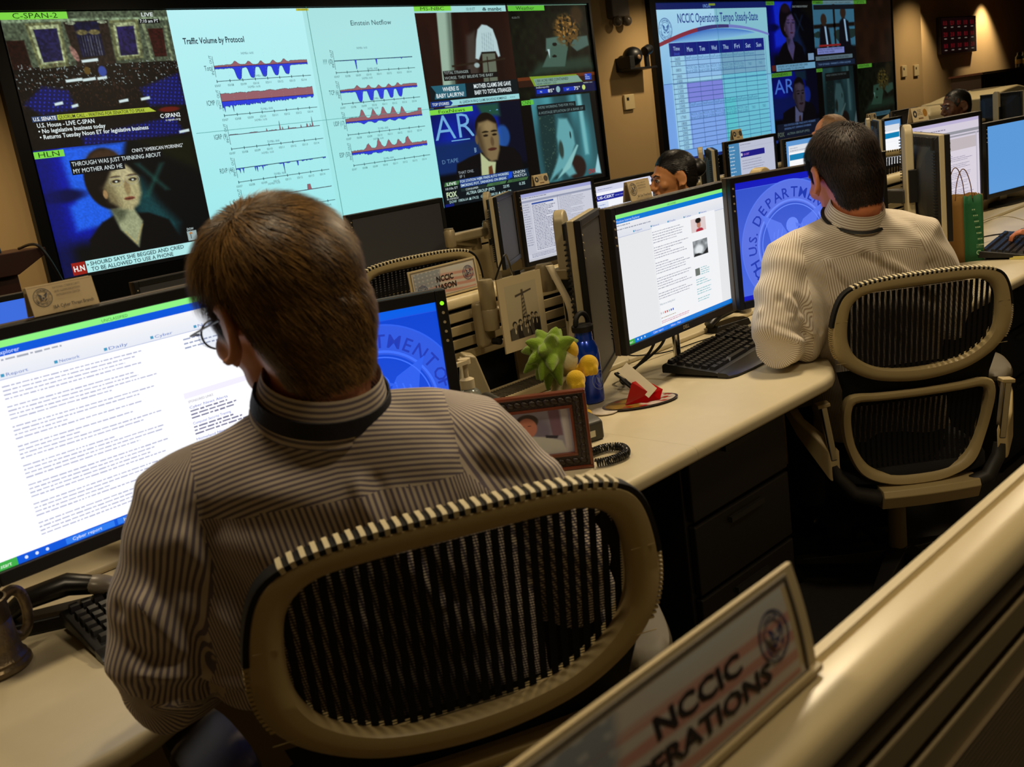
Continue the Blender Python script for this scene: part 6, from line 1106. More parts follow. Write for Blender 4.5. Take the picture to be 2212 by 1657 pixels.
f2 = [([(-0.12, -0.27, 1.0), (-0.02, -0.28, 0.93), (0.08, -0.27, 0.84)], 0.010, 0.008, (0, 0, -0.024)), ([(-0.2, -0.26, 0.98), (-0.12, -0.28, 0.86), (-0.02, -0.27, 0.76)], 0.010, 0.007, (0.0, 0, -0.024)), ([(-0.09, -0.27, 1.01), (-0.085, -0.29, 0.9)], 0.008, 0.005, (0.018, 0, 0)), ([(-0.32, -0.24, 0.9), (-0.26, -0.24, 0.8)], 0.010, 0.007, (0.022, 0, 0)), ([(-0.36, -0.25, 0.82), (-0.28, -0.22, 0.78)], 0.01, 0.006, (0, 0, 0.02))]
person(CH2, math.radians(-44), dict(neck=(-0.112, -0.095, 1.095), hip=(-0.02, 0.03, 0.47), head=(-0.122, -0.075, 1.203), hunch=0.4, cb=0.030, hyaw=12, hpitch=16, hroll=-3, hs=1.03, skin=('warm_skin', (222, 140, 96)), vox=0.004, sm=10, shirt=sh2,
       arms=dict(L=((-0.352, -0.19, 0.80), (-0.2, 0.10, 0.775)), R=((0.15, -0.05, 0.78), (0.0, 0.15, 0.78))), shw=0.164, shroll=0.004, shz=-0.085, sleeve=1.08, cvox=0.005, csm=8, folds=f2, pads=(((-0.26, -0.12, 0.86), (0.065, 0.075, 0.13)),), lanyard=(blackc, 0.004, 0.001, 0.0035), seed=8,
       hair=dict(mat=('dark_brown_hair', (14, 8, 5), (60, 36, 20), 0.6), n=26000, thick=0.011, len=0.024, crown=(0.02, -0.06, 0.10), swirl=0.2, w=0.0008)), 'person with short dark hair in cream striped shirt and black cord, elbow on the worktop')
def simple(p, yaw, head, lab, skin, hair, shirtm, face=False, **k):
    w = at(p[0], p[1], Y=p[2]); a = math.radians(yaw); zt = w.z; hc = (0, 0.03, zt-0.12)
    d = dict(neck=(0, -0.02, zt-0.27), hip=(0, -0.03, 0.5), head=hc, skin=skin, vox=0.005, sm=3, shirt=shirtm, arms=dict(L=((-0.24, 0.08, zt-0.55), (-0.12, 0.3, 0.79)), R=((0.24, 0.08, zt-0.55), (0.12, 0.3, 0.79))), hair=hair, face=face, cvox=0.01, csm=3, nfold=0, collar=True)
    d.update(k); return person((w.x, p[2]), a, d, lab)
plainm = mat('dark_jacket', (18, 18, 22), 0.85)
simple((1462, 326, 2.86), 45, 0, 'person with black hair tied back, in profile facing left beside the name card', ('olive_skin', (196, 134, 84)), dict(mat=('black_hair', (8, 6, 5), (26, 18, 13)), n=5000, thick=0.014, len=0.05, crown=(0, 0.09, 0.06), w=0.0012, bun=((0.0, -0.125, 0.02), (0.045, 0.045, 0.045)), ly=[-0.12, -0.06, -0.045, -0.030, -0.012, 0.005, 0.02, 0.034, 0.045, 0.06, 0.08, 0.095], lz=[-0.085, -0.08, -0.06, -0.03, 0.02, 0.03, 0.015, 0.03, 0.045, 0.06, 0.075, 0.085]), plainm, face=True, hyaw=12, hpitch=4)
simple((1798, 246, 2.85), -20, 0, 'balding person with thin fair hair, only the crown visible above the second man', ('pale_skin', (206, 142, 108)), dict(mat=('grey_blond_hair', (110, 80, 56), (190, 150, 110)), n=5000, thick=0.007, len=0.02, bald=(0.045, 0.0), w=0.0009), plainm, hyaw=15)
simple((2074, 190, 2.95), 40, 0, 'person with dark skin and very short black hair, facing left before the beige copier', ('deep_skin', (92, 58, 40)), dict(mat=('cropped_black_hair', (10, 8, 7), (30, 22, 18)), n=4000, thick=0.005, len=0.007, w=0.001), plainm, face=True, hyaw=14, hpitch=6)
# the person at the right edge whose hand rests by the far keyboard
person((4.33, 1.00), math.radians(-8), dict(neck=(0, -0.02, 1.08), hip=(0, -0.02, 0.47), head=(0, 0.02, 1.22), skin=('tan_skin', (206, 130, 92)), vox=0.005, sm=3, shirt=plainm, arms=dict(L=((-0.27, 0.0, 0.80), (-0.33, 0.25, 0.795)), R=((0.24, 0.08, 0.79), (0.12, 0.3, 0.785))), sleeve_end=0.8, curl=0.5,
       hair=dict(mat=('brown_hair', (44, 26, 10), (150, 104, 48)), n=3000, thick=0.01), cvox=0.01, csm=3, nfold=0), 'person outside the right edge, only a hand showing over the far keyboard')
# ------------------------------------------------------------------ cards and name plates
cardm = [pic_paper('printed_paper'), pic_paper('printed_paper')]
def card(x, y, z0, w, h, yaw, fn, label, lean=10, group=None, name='name_card'):
    r = empty(name, (x, y, z0), math.radians(yaw), label, 'sign', group); a = math.radians(lean)
    p = fn(w, h); o = p.obj('printed_face', cardm, r); o.location = (0, math.sin(a)*h/2-0.0012, h/2*math.cos(a)+0.0005); o.rotation_euler = (-a, 0, 0)
    pl = MB(); pl.box((0, math.sin(a)*h/2, h/2*math.cos(a)), (w, 0.0015, h), rotm(-lean, 0, 0)); pl.box((0, math.sin(a)*h+0.012, h/2*math.cos(a)), (w, 0.0015, h*1.01), rotm(lean, 0, 0)); pl.obj('folded_card', mat('card_stock', (206, 186, 148), 0.7), r, smooth=0)
    return r
def branch(w, h):
    p = Pic(w, h); p.base((206, 186, 146)); p.rect(0.02*w, 0.04*h, 0.98*w, 0.05*h, (150, 130, 100)); navy_seal(p, 0.2*w, 0.42*h, 0.32*h, (70, 74, 84), (196, 180, 150))
    for k, t in enumerate(('NATIONAL CYBERSECURITY', 'AND COMMUNICATIONS', 'INTEGRATION CENTER')): p.text(t, 0.58*w, (0.2+0.13*k)*h, 0.07*h, (96, 88, 80), al='c', w=(0.42-0.03*k)*w)
    p.text('I&A Cyber Threat Branch', 0.3*w, 0.86*h, 0.115*h, (70, 66, 66), w=0.62*w, bold=0.015); return p
def badge2(w, h, gold=False):
    p = Pic(w, h); p.base((214, 196, 156)); p.ring(0.18*w, 0.45*h, 0.1*h, 0.26*h, (60, 60, 66)); p.ring(0.82*w, 0.45*h, 0.02*h, 0.28*h, (170, 120, 40) if gold else (80, 74, 66)); p.greek(0.34*w, 0.18*h, 0.32*w, 4, 0.11*h, 0.05*h, (120, 110, 96), 3); p.rect(0.36*w, 0.75*h, 0.66*w, 0.85*h, (130, 96, 60)); return p
def flagplate(lines, two):
    def fn(w, h):
        p = Pic(w, h); p.base((208, 196, 176))
        def fl(U, V):
            wv = V+0.05*np.sin(U*5); C = fill(U, (204, 196, 184)); C = mix(C, (196, 120, 104), sm((np.sin(wv*math.pi*9)+0.25)/0.5)*0.62*sm((V-0.12)/0.2)); cn = pmask(U, V+0.04*np.sin(U*6), [(-0.1, -0.2), (0.46, -0.2), (0.40, 0.68), (-0.1, 0.74)], 0.02)
            C = mix(C, (136, 146, 158), cn*0.85); C = mix(C, (200, 200, 196), cn*(np.sin(U*95) > 0.3)*(np.sin(V*42+U*4) > 0.3)*0.6); C = mix(C, (196, 204, 206), sm((0.3-V)/0.3)*sm((U-0.45)/0.2)*0.7); return C
        p.paint(0.02*w, 0.05*h, 0.98*w, 0.97*h, 110, 50, fl)
        for k, t in enumerate(lines): p.text(t, (0.5 if two else 0.66-0.03*k)*w, (0.5+0.3*k)*h, 0.19*h, (36, 28, 28), al='c', w=(0.27 if len(t) < 6 else (0.33 if len(t) < 8 else 0.5))*w, bold=0.03, shear=0.0)
        navy_seal(p, (0.88 if two else 0.915)*w, 0.42*h, 0.26*h, (44, 50, 100), (196, 190, 184))
        if two: navy_seal(p, 0.12*w, 0.72*h, 0.24*h, (44, 50, 100), (196, 190, 184))
        return p
    return fn
def holder(x, y, z0, w, h, yaw, fn, label, curve=0.012):
    r = empty('name_plate', (x, y, z0), math.radians(yaw), label, 'sign'); n = 14; iw, ih = w*0.92, h*0.86
    yy = lambda t: curve*(0.3*t+0.7*t*t)
    m = MB(); rows = [[(u, yy(k/n)-(0.0), h*k/n) for u in (-w/2, w/2)] for k in range(n+1)]
    rings = [[(-w/2, yy(k/n)-0.0015, h*k/n), (w/2, yy(k/n)-0.0015, h*k/n), (w/2, yy(k/n)+0.0015, h*k/n), (-w/2, yy(k/n)+0.0015, h*k/n)] for k in range(n+1)]
    m.loft(rings); m.obj('holder', mat('cream_plate', (200, 182, 140), 0.45), r, smooth=45)
    b = MB(); b.b2((-w/2, -0.006, -0.0005), (w/2, 0.022, 0.004)); b.obj('base_strip', mat('cream_plate', (200, 182, 140), 0.45), r, smooth=0)
    p = fn(iw, ih); o = p.obj('printed_insert', cardm, r); V = np.empty(len(o.data.vertices)*3); o.data.vertices.foreach_get('co', V); V = V.reshape(-1, 3); V[:, 2] += h*0.5; V[:, 1] += np.array([yy(z/h) for z in V[:, 2]])-0.0020-0.0005*(V[:, 1] < -0.00012); o.data.vertices.foreach_set('co', V.ravel())
    e = MB(); 
    for (a, c) in (((-iw/2-0.003, h*0.5-ih/2-0.002), (iw/2+0.003, h*0.5-ih/2)), ((-iw/2-0.003, h*0.5+ih/2), (iw/2+0.003, h*0.5+ih/2+0.002))): e.loft([[(a[0], yy(z/h)-0.003, z), (c[0], yy(z/h)-0.003, z), (c[0], yy(z/h)-0.001, z), (a[0], yy(z/h)-0.001, z)] for z in (a[1], c[1])])
    for u in (-iw/2-0.003, iw/2+0.001): e.loft([[(u, yy(t)-0.003, h*t), (u+0.002, yy(t)-0.003, h*t), (u+0.002, yy(t)-0.001, h*t), (u, yy(t)-0.001, h*t)] for t in np.linspace(0.07, 0.93, 10)])
    e.obj('insert_border', mat('grey_border', (120, 112, 96), 0.6), r, smooth=0); return r
card(0.534, 1.532, 1.2485, 0.100, 0.044, 3.4, branch, 'tan name card with a round seal reading Cyber Threat Branch on the near man\'s monitor', name='name_card')
card(1.998, 1.590, 1.214, 0.094, 0.050, 3.8, branch, 'tan name card with a round seal on the monitor with the pale web page', name='name_card')
card(3.545, 3.425, 1.1705+0.006, 0.10, 0.052, 0, badge2, 'small two-badge card on the monitor with grey text windows')
card(5.335, 3.455, 1.223, 0.10, 0.062, 0, badge2, 'small two-badge card on the far monitor with a teal desktop')
card(7.13, 3.47, 1.183, 0.11, 0.055, -3, badge2, 'small two-badge card on the far monitor right of the second man')
card(4.20, 1.835, 1.2470, 0.12, 0.058, -6, lambda w, h: badge2(w, h, True), 'small card with a gold badge on the pale document monitor at upper right')
holder(1.635, 1.972, 1.037, 0.232, 0.083, 0, flagplate(('NCCIC', 'LIASON'), True), 'cream name plate with a faded flag reading NCCIC LIASON on the slatted partition', 0.004)
holder(0.358, 0.318, 1.0325, 0.345, 0.073, 0, flagplate(('NCCIC', 'OPERATIONS'), False), 'blurred curved name plate reading NCCIC OPERATIONS with a flag, on the foreground partition', 0.014)
# ------------------------------------------------------------------ keyboards and small devices
keym = mat('black_keycap', (20, 20, 21), 0.38, spec=0.5)
def keyboard(x, y, yaw, label, W=0.47, D=0.165, rest=True, z=DZ, tint=None):
    r = empty('keyboard', (x, y, z+0.0005), math.radians(yaw), label, 'keyboard'); hy = lambda yy: 0.016+0.022*(yy+D/2)/D
    m = MB(); prof = [(-D/2, 0.004), (-D/2, 0.013), (-D/2+0.01, 0.016), (D/2-0.008, 0.036), (D/2, 0.030), (D/2, 0.010)]
    m.loft([[(u, a, b) for a, b in prof] for u in np.linspace(-W/2, W/2, 12)])
    m.obj('case', blk, r, smooth=50, bev=0.003)
    k = MB(); 
    for row in range(6):
        yy = -D/2+0.024+row*(D-0.04)/5.4+(0.006 if row == 5 else 0); x_ = -W/2+0.012
        blocks = [(0.285, 15), (0.056, 3), (0.074, 4)] if row != 0 else [(0.285, 8), (0.056, 3), (0.074, 3)]
        for bw, n in blocks:
            for i in range(n):
                w_ = bw/n*0.88; cx = x_+bw*(i+0.5)/n
                if row == 0 and n == 8: w_ = (0.03, 0.028, 0.028, 0.12, 0.028, 0.022, 0.012, 0.012)[i]; cx = x_+(0.018, 0.05, 0.082, 0.158, 0.232, 0.262, 0.272, 0.28)[i]
                z0 = hy(yy); k.loft([[(cx-w_/2, yy-0.0085, z0-0.002), (cx+w_/2, yy-0.0085, z0-0.002), (cx+w_/2, yy+0.0085, z0), (cx-w_/2, yy+0.0085, z0)], [(cx-w_/2*0.8, yy-0.006, z0+0.006), (cx+w_/2*0.8, yy-0.006, z0+0.006), (cx+w_/2*0.8, yy+0.0055, z0+0.008), (cx-w_/2*0.8, yy+0.0055, z0+0.008)]])
            x_ += bw+0.014
    k.obj('keys', keym, r, smooth=0)
    if rest:
        q = MB(); n = 22; rings = []
        for i in range(n+1):
            u = -W/2+W*i/n; d = 0.03+0.035*math.sin(math.pi*i/n)**0.5; rings.append([(u, -D/2+0.002, 0.002), (u, -D/2+0.002, 0.015), (u, -D/2-d*0.7, 0.013), (u, -D/2-d, 0.007), (u, -D/2-d, 0.002)])
        q.loft(rings); q.obj('palm_rest', mat('satin_black', (22, 21, 20), 0.33), r, smooth=50)
    f = MB(); 
    for u in (-W/2+0.03, W/2-0.06): f.b2((u, D/2-0.03, 0.0), (u+0.03, D/2-0.022, 0.012))
    f.b2((-W/2+0.02, -D/2, 0), (W/2-0.02, -D/2+0.02, 0.005)); f.obj('feet', rubber, r, smooth=0); return r
keyboard(2.300, 1.585, 9, 'black keyboard under the pale web page monitor, by the second man\'s elbow')
keyboard(0.665, 1.545, -3, 'dark keyboard at the left, half hidden behind the near man\'s arm', W=0.46)
keyboard(4.04, 1.42, 10, 'far black keyboard right of the green and brown paper bag', W=0.5)
def mouse(x, y, yaw, label, tip=True):
    r = empty('computer_mouse', (x, y, DZ+0.0005), math.radians(yaw), label, 'mouse'); m = MB(); rings = []
    for t in np.linspace(0.02, 0.98, 16): w = 0.034*math.sin(math.pi*t)**0.45; h = 0.040*math.sin(math.pi*(t*0.85+0.1))**0.7; rings.append([(w*math.cos(a), -0.06+0.12*t, max(0.0, h*math.sin(a))) for a in np.linspace(0, math.pi, 14)]+[(0, -0.06+0.12*t, 0.0)])
    m.loft(rings); m.obj('shell', blk, r, smooth=60)
    if tip: q = MB(); q.ell((0, -0.034, 0.014), (0.031, 0.028, 0.025)); q.obj('palm_cap', mat('pearl_grey', (150, 142, 126), 0.3), r)
    w = MB(); w.cyl((-0.004, 0.03, 0.034), (0.004, 0.03, 0.034), 0.008, 14); w.obj('scroll_wheel', rubber, r); return r
def handset(x, y, yaw, label):      # a low black cradle with a raised rounded handset
    r = empty('headset_cradle', (x, y, DZ+0.0005), math.radians(yaw), label, 'desk device'); m = MB(); m.loft([[(a, b, 0) for a, b in ((-0.085, -0.03), (0.07, -0.035), (0.085, 0), (0.07, 0.035), (-0.085, 0.03))], [(a*0.9, b*0.9, 0.022) for a, b in ((-0.085, -0.03), (0.07, -0.035), (0.085, 0), (0.07, 0.035), (-0.085, 0.03))]]); m.obj('cradle', blk, r, bev=0.004)
    q = MB(); q.tube([(-0.09, 0, 0.028), (-0.05, 0, 0.052), (0.02, 0, 0.062), (0.075, 0, 0.046)], [0.018, 0.024, 0.026, 0.02], 16, flat=0.7); q.obj('handset', mat('satin_black', (22, 21, 20), 0.33), r); e = MB(); e.ell((0.07, 0, 0.047), (0.035, 0.027, 0.016), rotm(0, 22, 0)); e.obj('silver_end', mat('pearl_grey', (150, 142, 126), 0.3), r); return r
handset(0.455, 1.675, -28, 'black curved desk device with a silver rounded end, behind the pewter mug')
handset(2.62, 1.79, -8, 'low black curved device on the worktop under the blue seal monitor')
tag(MB().b2((3.80, 1.28, DZ+0.0005), (3.875, 1.355, DZ+0.012)).obj('sticky_note_pad', mat('yellow_paper', (208, 196, 110), 0.7), None, smooth=0), 'yellow note pad in front of the far keyboard', 'note pad')
# ------------------------------------------------------------------ phone, cord, frame, plush, bottle, tray
r = empty('desk_phone', (1.500, 1.548, DZ+0.0005), math.radians(-14), 'dark grey desk phone half hidden behind the wooden picture frame', 'phone')
m = MB(); prof = [(-0.10, 0.0), (-0.10, 0.043), (-0.085, 0.050), (0.10, 0.080), (0.105, 0.072), (0.105, 0.0)]; m.loft([[(u, a, b) for a, b in prof] for u in (-0.12, 0.10)]); m.obj('body', mat('phone_grey', (52, 50, 44), 0.45), r, bev=0.006, seg=3)
k = MB(); 
for i in range(4):
    for j in range(3): k.box((0.02+0.026*j, -0.06+0.026*i, 0.0575+0.0042*i), (0.018, 0.014, 0.008), rotm(9, 0, 0))
k.obj('keypad', mat('grey_key', (116, 116, 108), 0.5), r, smooth=0, bev=0.001)
MB().b2((0.04, -0.1012, 0.012), (0.075, -0.0995, 0.026)).obj('serial_sticker', mat('white_sticker', (206, 200, 176), 0.6), r, smooth=0)
q = MB(); q.tube([(-0.085, -0.085, 0.075), (-0.085, -0.05, 0.09), (-0.085, 0.05, 0.105), (-0.085, 0.09, 0.102)], [0.024, 0.018, 0.018, 0.024], 14); q.obj('receiver', mat('phone_grey', (52, 50, 44), 0.45), r)
for c_, pz in ((( 150, 40, 36), -0.02), ((150, 40, 36), 0.03)): q = MB(); q.box((0.085, pz, 0.073+pz*0.16), (0.012, 0.008, 0.004)); q.obj('message_lamp', mat('red_button', (150, 50, 44), 0.4), r)
m = MB(); path = catmull([(1.415, 1.36), (1.455, 1.372), (1.503, 1.362), (1.516, 1.330), (1.485, 1.296), (1.44, 1.300), (1.415, 1.318)], 40, closed=False); pl = np.r_[0, np.cumsum(np.hypot(*np.diff(path, axis=0).T))]; S = np.linspace(0, pl[-1], 2600); X = np.interp(S, pl, path[:, 0]); Yp = np.interp(S, pl, path[:, 1]); tx = np.gradient(X); ty = np.gradient(Yp); L_ = np.hypot(tx, ty); nx, ny = -ty/L_, tx/L_; ph = S/0.0052*2*math.pi
m.tube(np.stack([X+nx*0.0075*np.cos(ph), Yp+ny*0.0075*np.cos(ph), DZ+0.0105+0.0075*np.sin(ph)], 1)[::2], 0.0019, 6); tag(m.obj('phone_cord', mat('cord_black', (20, 20, 18), 0.3), None), 'coiled black phone cord looping on the worktop beside the picture frame', 'cord')
r = empty('picture_frame', (1.338, 1.412, DZ+0.0005), math.radians(-47), 'carved dark wooden picture frame with a photo of a man in white, beside the phone', 'picture frame')
W, Hh, b_ = 0.235, 0.168, 0.036; wood = mat('red_brown_wood', (104, 46, 22), 0.35, bump=0.2, bscale=90, var=0.3, vscale=25, coat=0.3); carve = mat('dark_carved', (40, 28, 18), 0.4, bump=1.0, bscale=170, var=0.4, vscale=60)
m = MB()
for (x0, z0, x1, z1) in ((-W/2, 0, W/2, 0.007), (-W/2, Hh-0.007, W/2, Hh), (-W/2, 0.007, -W/2+0.007, Hh-0.007), (W/2-0.007, 0.007, W/2, Hh-0.007)): m.b2((x0, -0.008, z0), (x1, 0.012, z1))
m.obj('outer_moulding', wood, r, smooth=0, bev=0.002)
m = MB(); 
for (x0, z0, x1, z1) in ((-W/2+0.007, 0.007, W/2-0.007, b_-0.006), (-W/2+0.007, Hh-b_+0.006, W/2-0.007, Hh-0.007), (-W/2+0.007, b_-0.006, -W/2+b_-0.006, Hh-b_+0.006), (W/2-b_+0.006, b_-0.006, W/2-0.007, Hh-b_+0.006)): m.b2((x0, -0.003, z0), (x1, 0.010, z1))
for i in range(14): m.ell((-W/2+0.02+i*(W-0.04)/13, -0.004, Hh-0.018), (0.009, 0.0035, 0.006), rotm(0, 30, 0), 8); m.ell((-W/2+0.02+i*(W-0.04)/13, -0.004, 0.018), (0.009, 0.0035, 0.006), rotm(0, 30, 0), 8)
for i in range(8): m.ell((W/2-0.018, -0.004, 0.03+i*0.0155), (0.006, 0.0035, 0.009), None, 8); m.ell((-W/2+0.018, -0.004, 0.03+i*0.0155), (0.006, 0.0035, 0.009), None, 8)
m.obj('carved_border', carve, r, smooth=50)
m = MB()
for (x0, z0, x1, z1) in ((-W/2+b_-0.006, b_-0.006, W/2-b_+0.006, b_), (-W/2+b_-0.006, Hh-b_, W/2-b_+0.006, Hh-b_+0.006), (-W/2+b_-0.006, b_, -W/2+b_, Hh-b_), (W/2-b_, b_, W/2-b_+0.006, Hh-b_)): m.b2((x0, -0.006, z0), (x1, 0.010, z1))
m.obj('inner_moulding', wood, r, smooth=0, bev=0.001)
def portrait(U, V):
    C = fill(U, (150, 150, 170)); C = mix(C, (120, 90, 110), pmask(U, V, [(0.72, 0), (0.86, 0), (0.88, 0.6), (0.75, 0.6)], 0.01)); C = mix(C, (190, 186, 190), pmask(U, V, [(0.88, 0), (0.97, 0), (0.98, 1), (0.9, 1)], 0.01)); C = mix(C, (96, 84, 110), blob(U, V, 0.62, 0.45, 0.12, 0.25, 0.9)*0.6)
    C = mix(C, (196, 200, 196), pmask(U, V, [(0.1, 1), (0.16, 0.7), (0.36, 0.6), (0.5, 0.56), (0.66, 0.6), (0.86, 0.72), (0.92, 1)], 0.02)); C = mix(C, (40, 40, 56), pmask(U, V, [(0.66, 0.56), (0.82, 0.6), (0.8, 0.66), (0.66, 0.62)], 0.01))
    C = mix(C, (60, 48, 44), blob(U, V, 0.45, 0.22, 0.14, 0.16, 0.15)); C = mix(C, (196, 126, 104), blob(U, V, 0.44, 0.36, 0.125, 0.22, 0.15)); C = mix(C, (150, 84, 70), blob(U, V, 0.38, 0.46, 0.05, 0.1, 0.9)*0.5); C = mix(C, (70, 40, 34), blob(U, V, 0.39, 0.32, 0.02, 0.012)+blob(U, V, 0.47, 0.32, 0.02, 0.012)); C = mix(C, (150, 70, 60), blob(U, V, 0.42, 0.46, 0.04, 0.012)); return C
p = Pic(W-2*b_, Hh-2*b_); p.base((160, 160, 170)); p.paint(0, 0, p.w, p.h, 90, 60, portrait); o = p.obj('photo_print', cardm, r); o.location = (0, 0.004, Hh/2)
m = MB(); m.b2((-W/2+0.01, 0.012, 0.01), (W/2-0.01, 0.015, Hh-0.01)); m.box((0, 0.04, 0.06), (0.06, 0.003, 0.12), rotm(24, 0, 0)); m.obj('easel_back', blkm, r, smooth=0)
# plush
grn = mat('green_plush', (118, 150, 24), 0.95, bump=0.8, bscale=420, var=0.12, vscale=30, sheen=0.4); yel = mat('yellow_plush', (216, 176, 16), 0.9, bump=0.6, bscale=420, sheen=0.3); whi = mat('cream_plush', (206, 196, 150), 0.9, bump=0.5, bscale=420)
r = empty('plush_toy', (1.650, 1.622, DZ+0.0005), math.radians(-40), 'plush toy with green spiky hair and yellow mittens, sitting before the blue bottle', 'toy')
def blend(items, voxel, name, m_, parent, sn=3):
    V, N, F = evalmesh(items, voxel, sn); return obj_from(name, V, F, m_, parent)
g = MB(); hcn = np.array([-0.012, -0.01, 0.170]); g.ell(hcn, (0.042, 0.042, 0.042))
rs = random.Random(5); dirs = []
for k in range(26):
    zc_ = 1-2*(k+0.5)/26; a = k*2.39996; d = np.array([math.cos(a)*math.sqrt(1-zc_*zc_), math.sin(a)*math.sqrt(1-zc_*zc_), zc_])
    if d[0] > 0.35 and d[2] < 0.2: continue
    L = rs.uniform(0.030, 0.042); g.tube([hcn+d*0.024, hcn+d*(0.032+L*0.35), hcn+d*(0.036+L*0.7)+np.array([0, 0, -0.005]), hcn+d*(0.040+L)+np.array([0, 0, -0.012])], [0.021, 0.0175, 0.011, 0.003], 10)
blend(g, 0.0028, 'spiky_hair', grn, r, 2)
b = MB(); b.ell((0.022, -0.008, 0.150), (0.028, 0.032, 0.036)); b.ell((0.012, 0, 0.075), (0.036, 0.032, 0.05)); b.ell((0.012, 0, 0.03), (0.034, 0.034, 0.03)); blend(b, 0.003, 'body', whi, r)
b = MB(); b.ell((0.034, -0.012, 0.172), (0.02, 0.022, 0.024)); b.obj('face_patch', yel, r)
for sx, sy, sz in ((0.074, -0.010, 0.130), (0.034, -0.045, 0.106)):
    b = MB(); b.ell((sx, sy, sz), (0.024, 0.020, 0.024)); 
    for q in range(3): b.ell((sx-0.01+0.011*q, sy-0.012, sz-0.012), (0.0075, 0.012, 0.014))
    b.tube([(0.02, 0, 0.11), ((0.02+sx)/2, sy/2, (0.11+sz)/2), (sx, sy, sz)], [0.012, 0.012, 0.012], 10); blend(b, 0.0028, 'mitten', yel, r)
for sg in (-1, 1): b = MB(); b.ell((0.03, sg*0.03, 0.016), (0.035, 0.018, 0.0155)); b.obj('foot', yel, r)
# bottle
r = empty('water_bottle', (1.800, 1.665, DZ+0.0005), 0, 'blue metal water bottle with a black loop cap and round emblem', 'bottle')
blue = mat('blue_anodised', (10, 62, 196), 0.25, 0.45, coat=0.5)
MB().lathe([(0.0, 0), (0.030, 0.0), (0.0345, 0.004), (0.035, 0.012), (0.035, 0.125), (0.033, 0.142), (0.027, 0.156), (0.023, 0.162), (0.0235, 0.166), (0.0225, 0.170), (0.0235, 0.174), (0.0225, 0.178), (0.0225, 0.186), (0.0, 0.187)], n=40, cap=False).obj('body', blue, r, smooth=30)
m = MB(); m.lathe([(0.0, 0.184), (0.027, 0.185), (0.028, 0.190), (0.028, 0.199), (0.024, 0.203), (0.0, 0.204)], n=32, cap=False); ring = [(0.0, -0.0, 0.0)]; m.tube([(0.024*math.cos(t), 0, 0.203+0.028*math.sin(t)) for t in np.linspace(0.0, math.pi, 18)], 0.0065, 10); m.obj('loop_cap', rubber, r)
em = MB(); lc = []
for rr0, rr1 in ((0.024, 0.026), (0.016, 0.0172)):
    ring = []
    for rr in (rr0, rr1): ring.append([(0.0353*math.sin(rr*math.cos(t)/0.035+math.radians(8)), -0.0353*math.cos(rr*math.cos(t)/0.035+math.radians(8)), 0.06+rr*math.sin(t)) for t in np.linspace(0, 2*math.pi, 40, endpoint=False)])
    em.loft(ring, cap=False)
for sg in (-1, 1): em.add([(0.0353*math.sin(u/0.035+math.radians(8)), -0.0353*math.cos(u/0.035+math.radians(8)), 0.06+v) for u, v in ((sg*0.002, 0.002), (sg*0.012, 0.010), (sg*0.009, -0.004), (sg*0.003, -0.01))], [(0, 1, 2, 3)])
em.obj('emblem', mat('pale_blue_print', (130, 150, 200), 0.5), r, smooth=0, fix=False)
r2 = None
# tray and red holder
r = empty('oval_tray', (1.825, 1.525, DZ+0.0005), math.radians(-32), 'oval painted tray in gold, red and white on the worktop under the red holder', 'tray')
A = np.linspace(0, 2*math.pi, 48, endpoint=False); ov = lambda k, z: [(0.098*k*math.cos(t), 0.052*k*math.sin(t), z) for t in A]
m = MB(); m.loft([ov(0.9, 0.0), ov(1.0, 0.004), ov(1.0, 0.006), ov(0.92, 0.004), ov(0.1, 0.0035)]); m.obj('dish', mat('grey_rim', (66, 58, 66), 0.35), r, smooth=50)
def dishart(U, V):
    C = fill(U, (196, 186, 176)); C = mix(C, (136, 104, 34), sm((0.46-U)/0.04+0.5)); C = mix(C, (150, 30, 24), ((np.sin(U*26+V*9)+np.sin(V*22-U*13)) > 0.75)*(U > 0.22)*1.0); C = mix(C, (100, 74, 24), (vnoise(U, V, 16, 9, 3) > 0.6)*(U < 0.42)*0.6); return C
p = Pic(0.172, 0.088); W_ = 40; U, V = np.meshgrid(np.linspace(-1, 1, 41), np.linspace(0, 1, 21)); pts = []; cols_ = []
T_ = np.linspace(0, 2*math.pi, 49); Rr = np.linspace(0.02, 0.93, 14); PP = [(0.098*a*math.cos(t), 0.052*a*math.sin(t)) for a in Rr for t in T_[:-1]]; cc_ = dishart(np.array([[0.5+q[0]/0.196] for q in PP]), np.array([[0.5-q[1]/0.104] for q in PP])).reshape(-1, 3)
me = bpy.data.meshes.new('painted_pattern'); me.from_pydata([(a, b, 0.0062) for a, b in PP], [], [(i*48+j, i*48+(j+1) % 48, (i+1)*48+(j+1) % 48, (i+1)*48+j) for i in range(13) for j in range(48)]); at_ = me.attributes.new('Col', 'FLOAT_COLOR', 'POINT'); at_.data.foreach_set('color', np.concatenate([nlin(cc_), np.ones((len(cc_), 1))], 1).ravel()); me.materials.append(pic_paper('glossy_paint', 0.2)); o = bpy.data.objects.new('painted_pattern', me); COL.objects.link(o); o.parent = r
r = empty('card_holder', (1.832, 1.522, DZ+0.0075), math.radians(-32), 'folded shiny red paper holder standing on the oval tray', 'card holder'); redm = mat('shiny_red_paper', (168, 10, 14), 0.16, coat=0.6)
m = MB(); P3 = {'a': (-0.050, -0.012, 0), 'b': (0.036, -0.024, 0), 'c': (0.050, 0.008, 0), 'd': (-0.02, 0.026, 0), 'e': (-0.026, -0.008, 0.052), 'f': (0.012, 0.018, 0.050), 'g': (0.016, -0.016, 0.018), 'h': (0.052, -0.008, 0.020)}
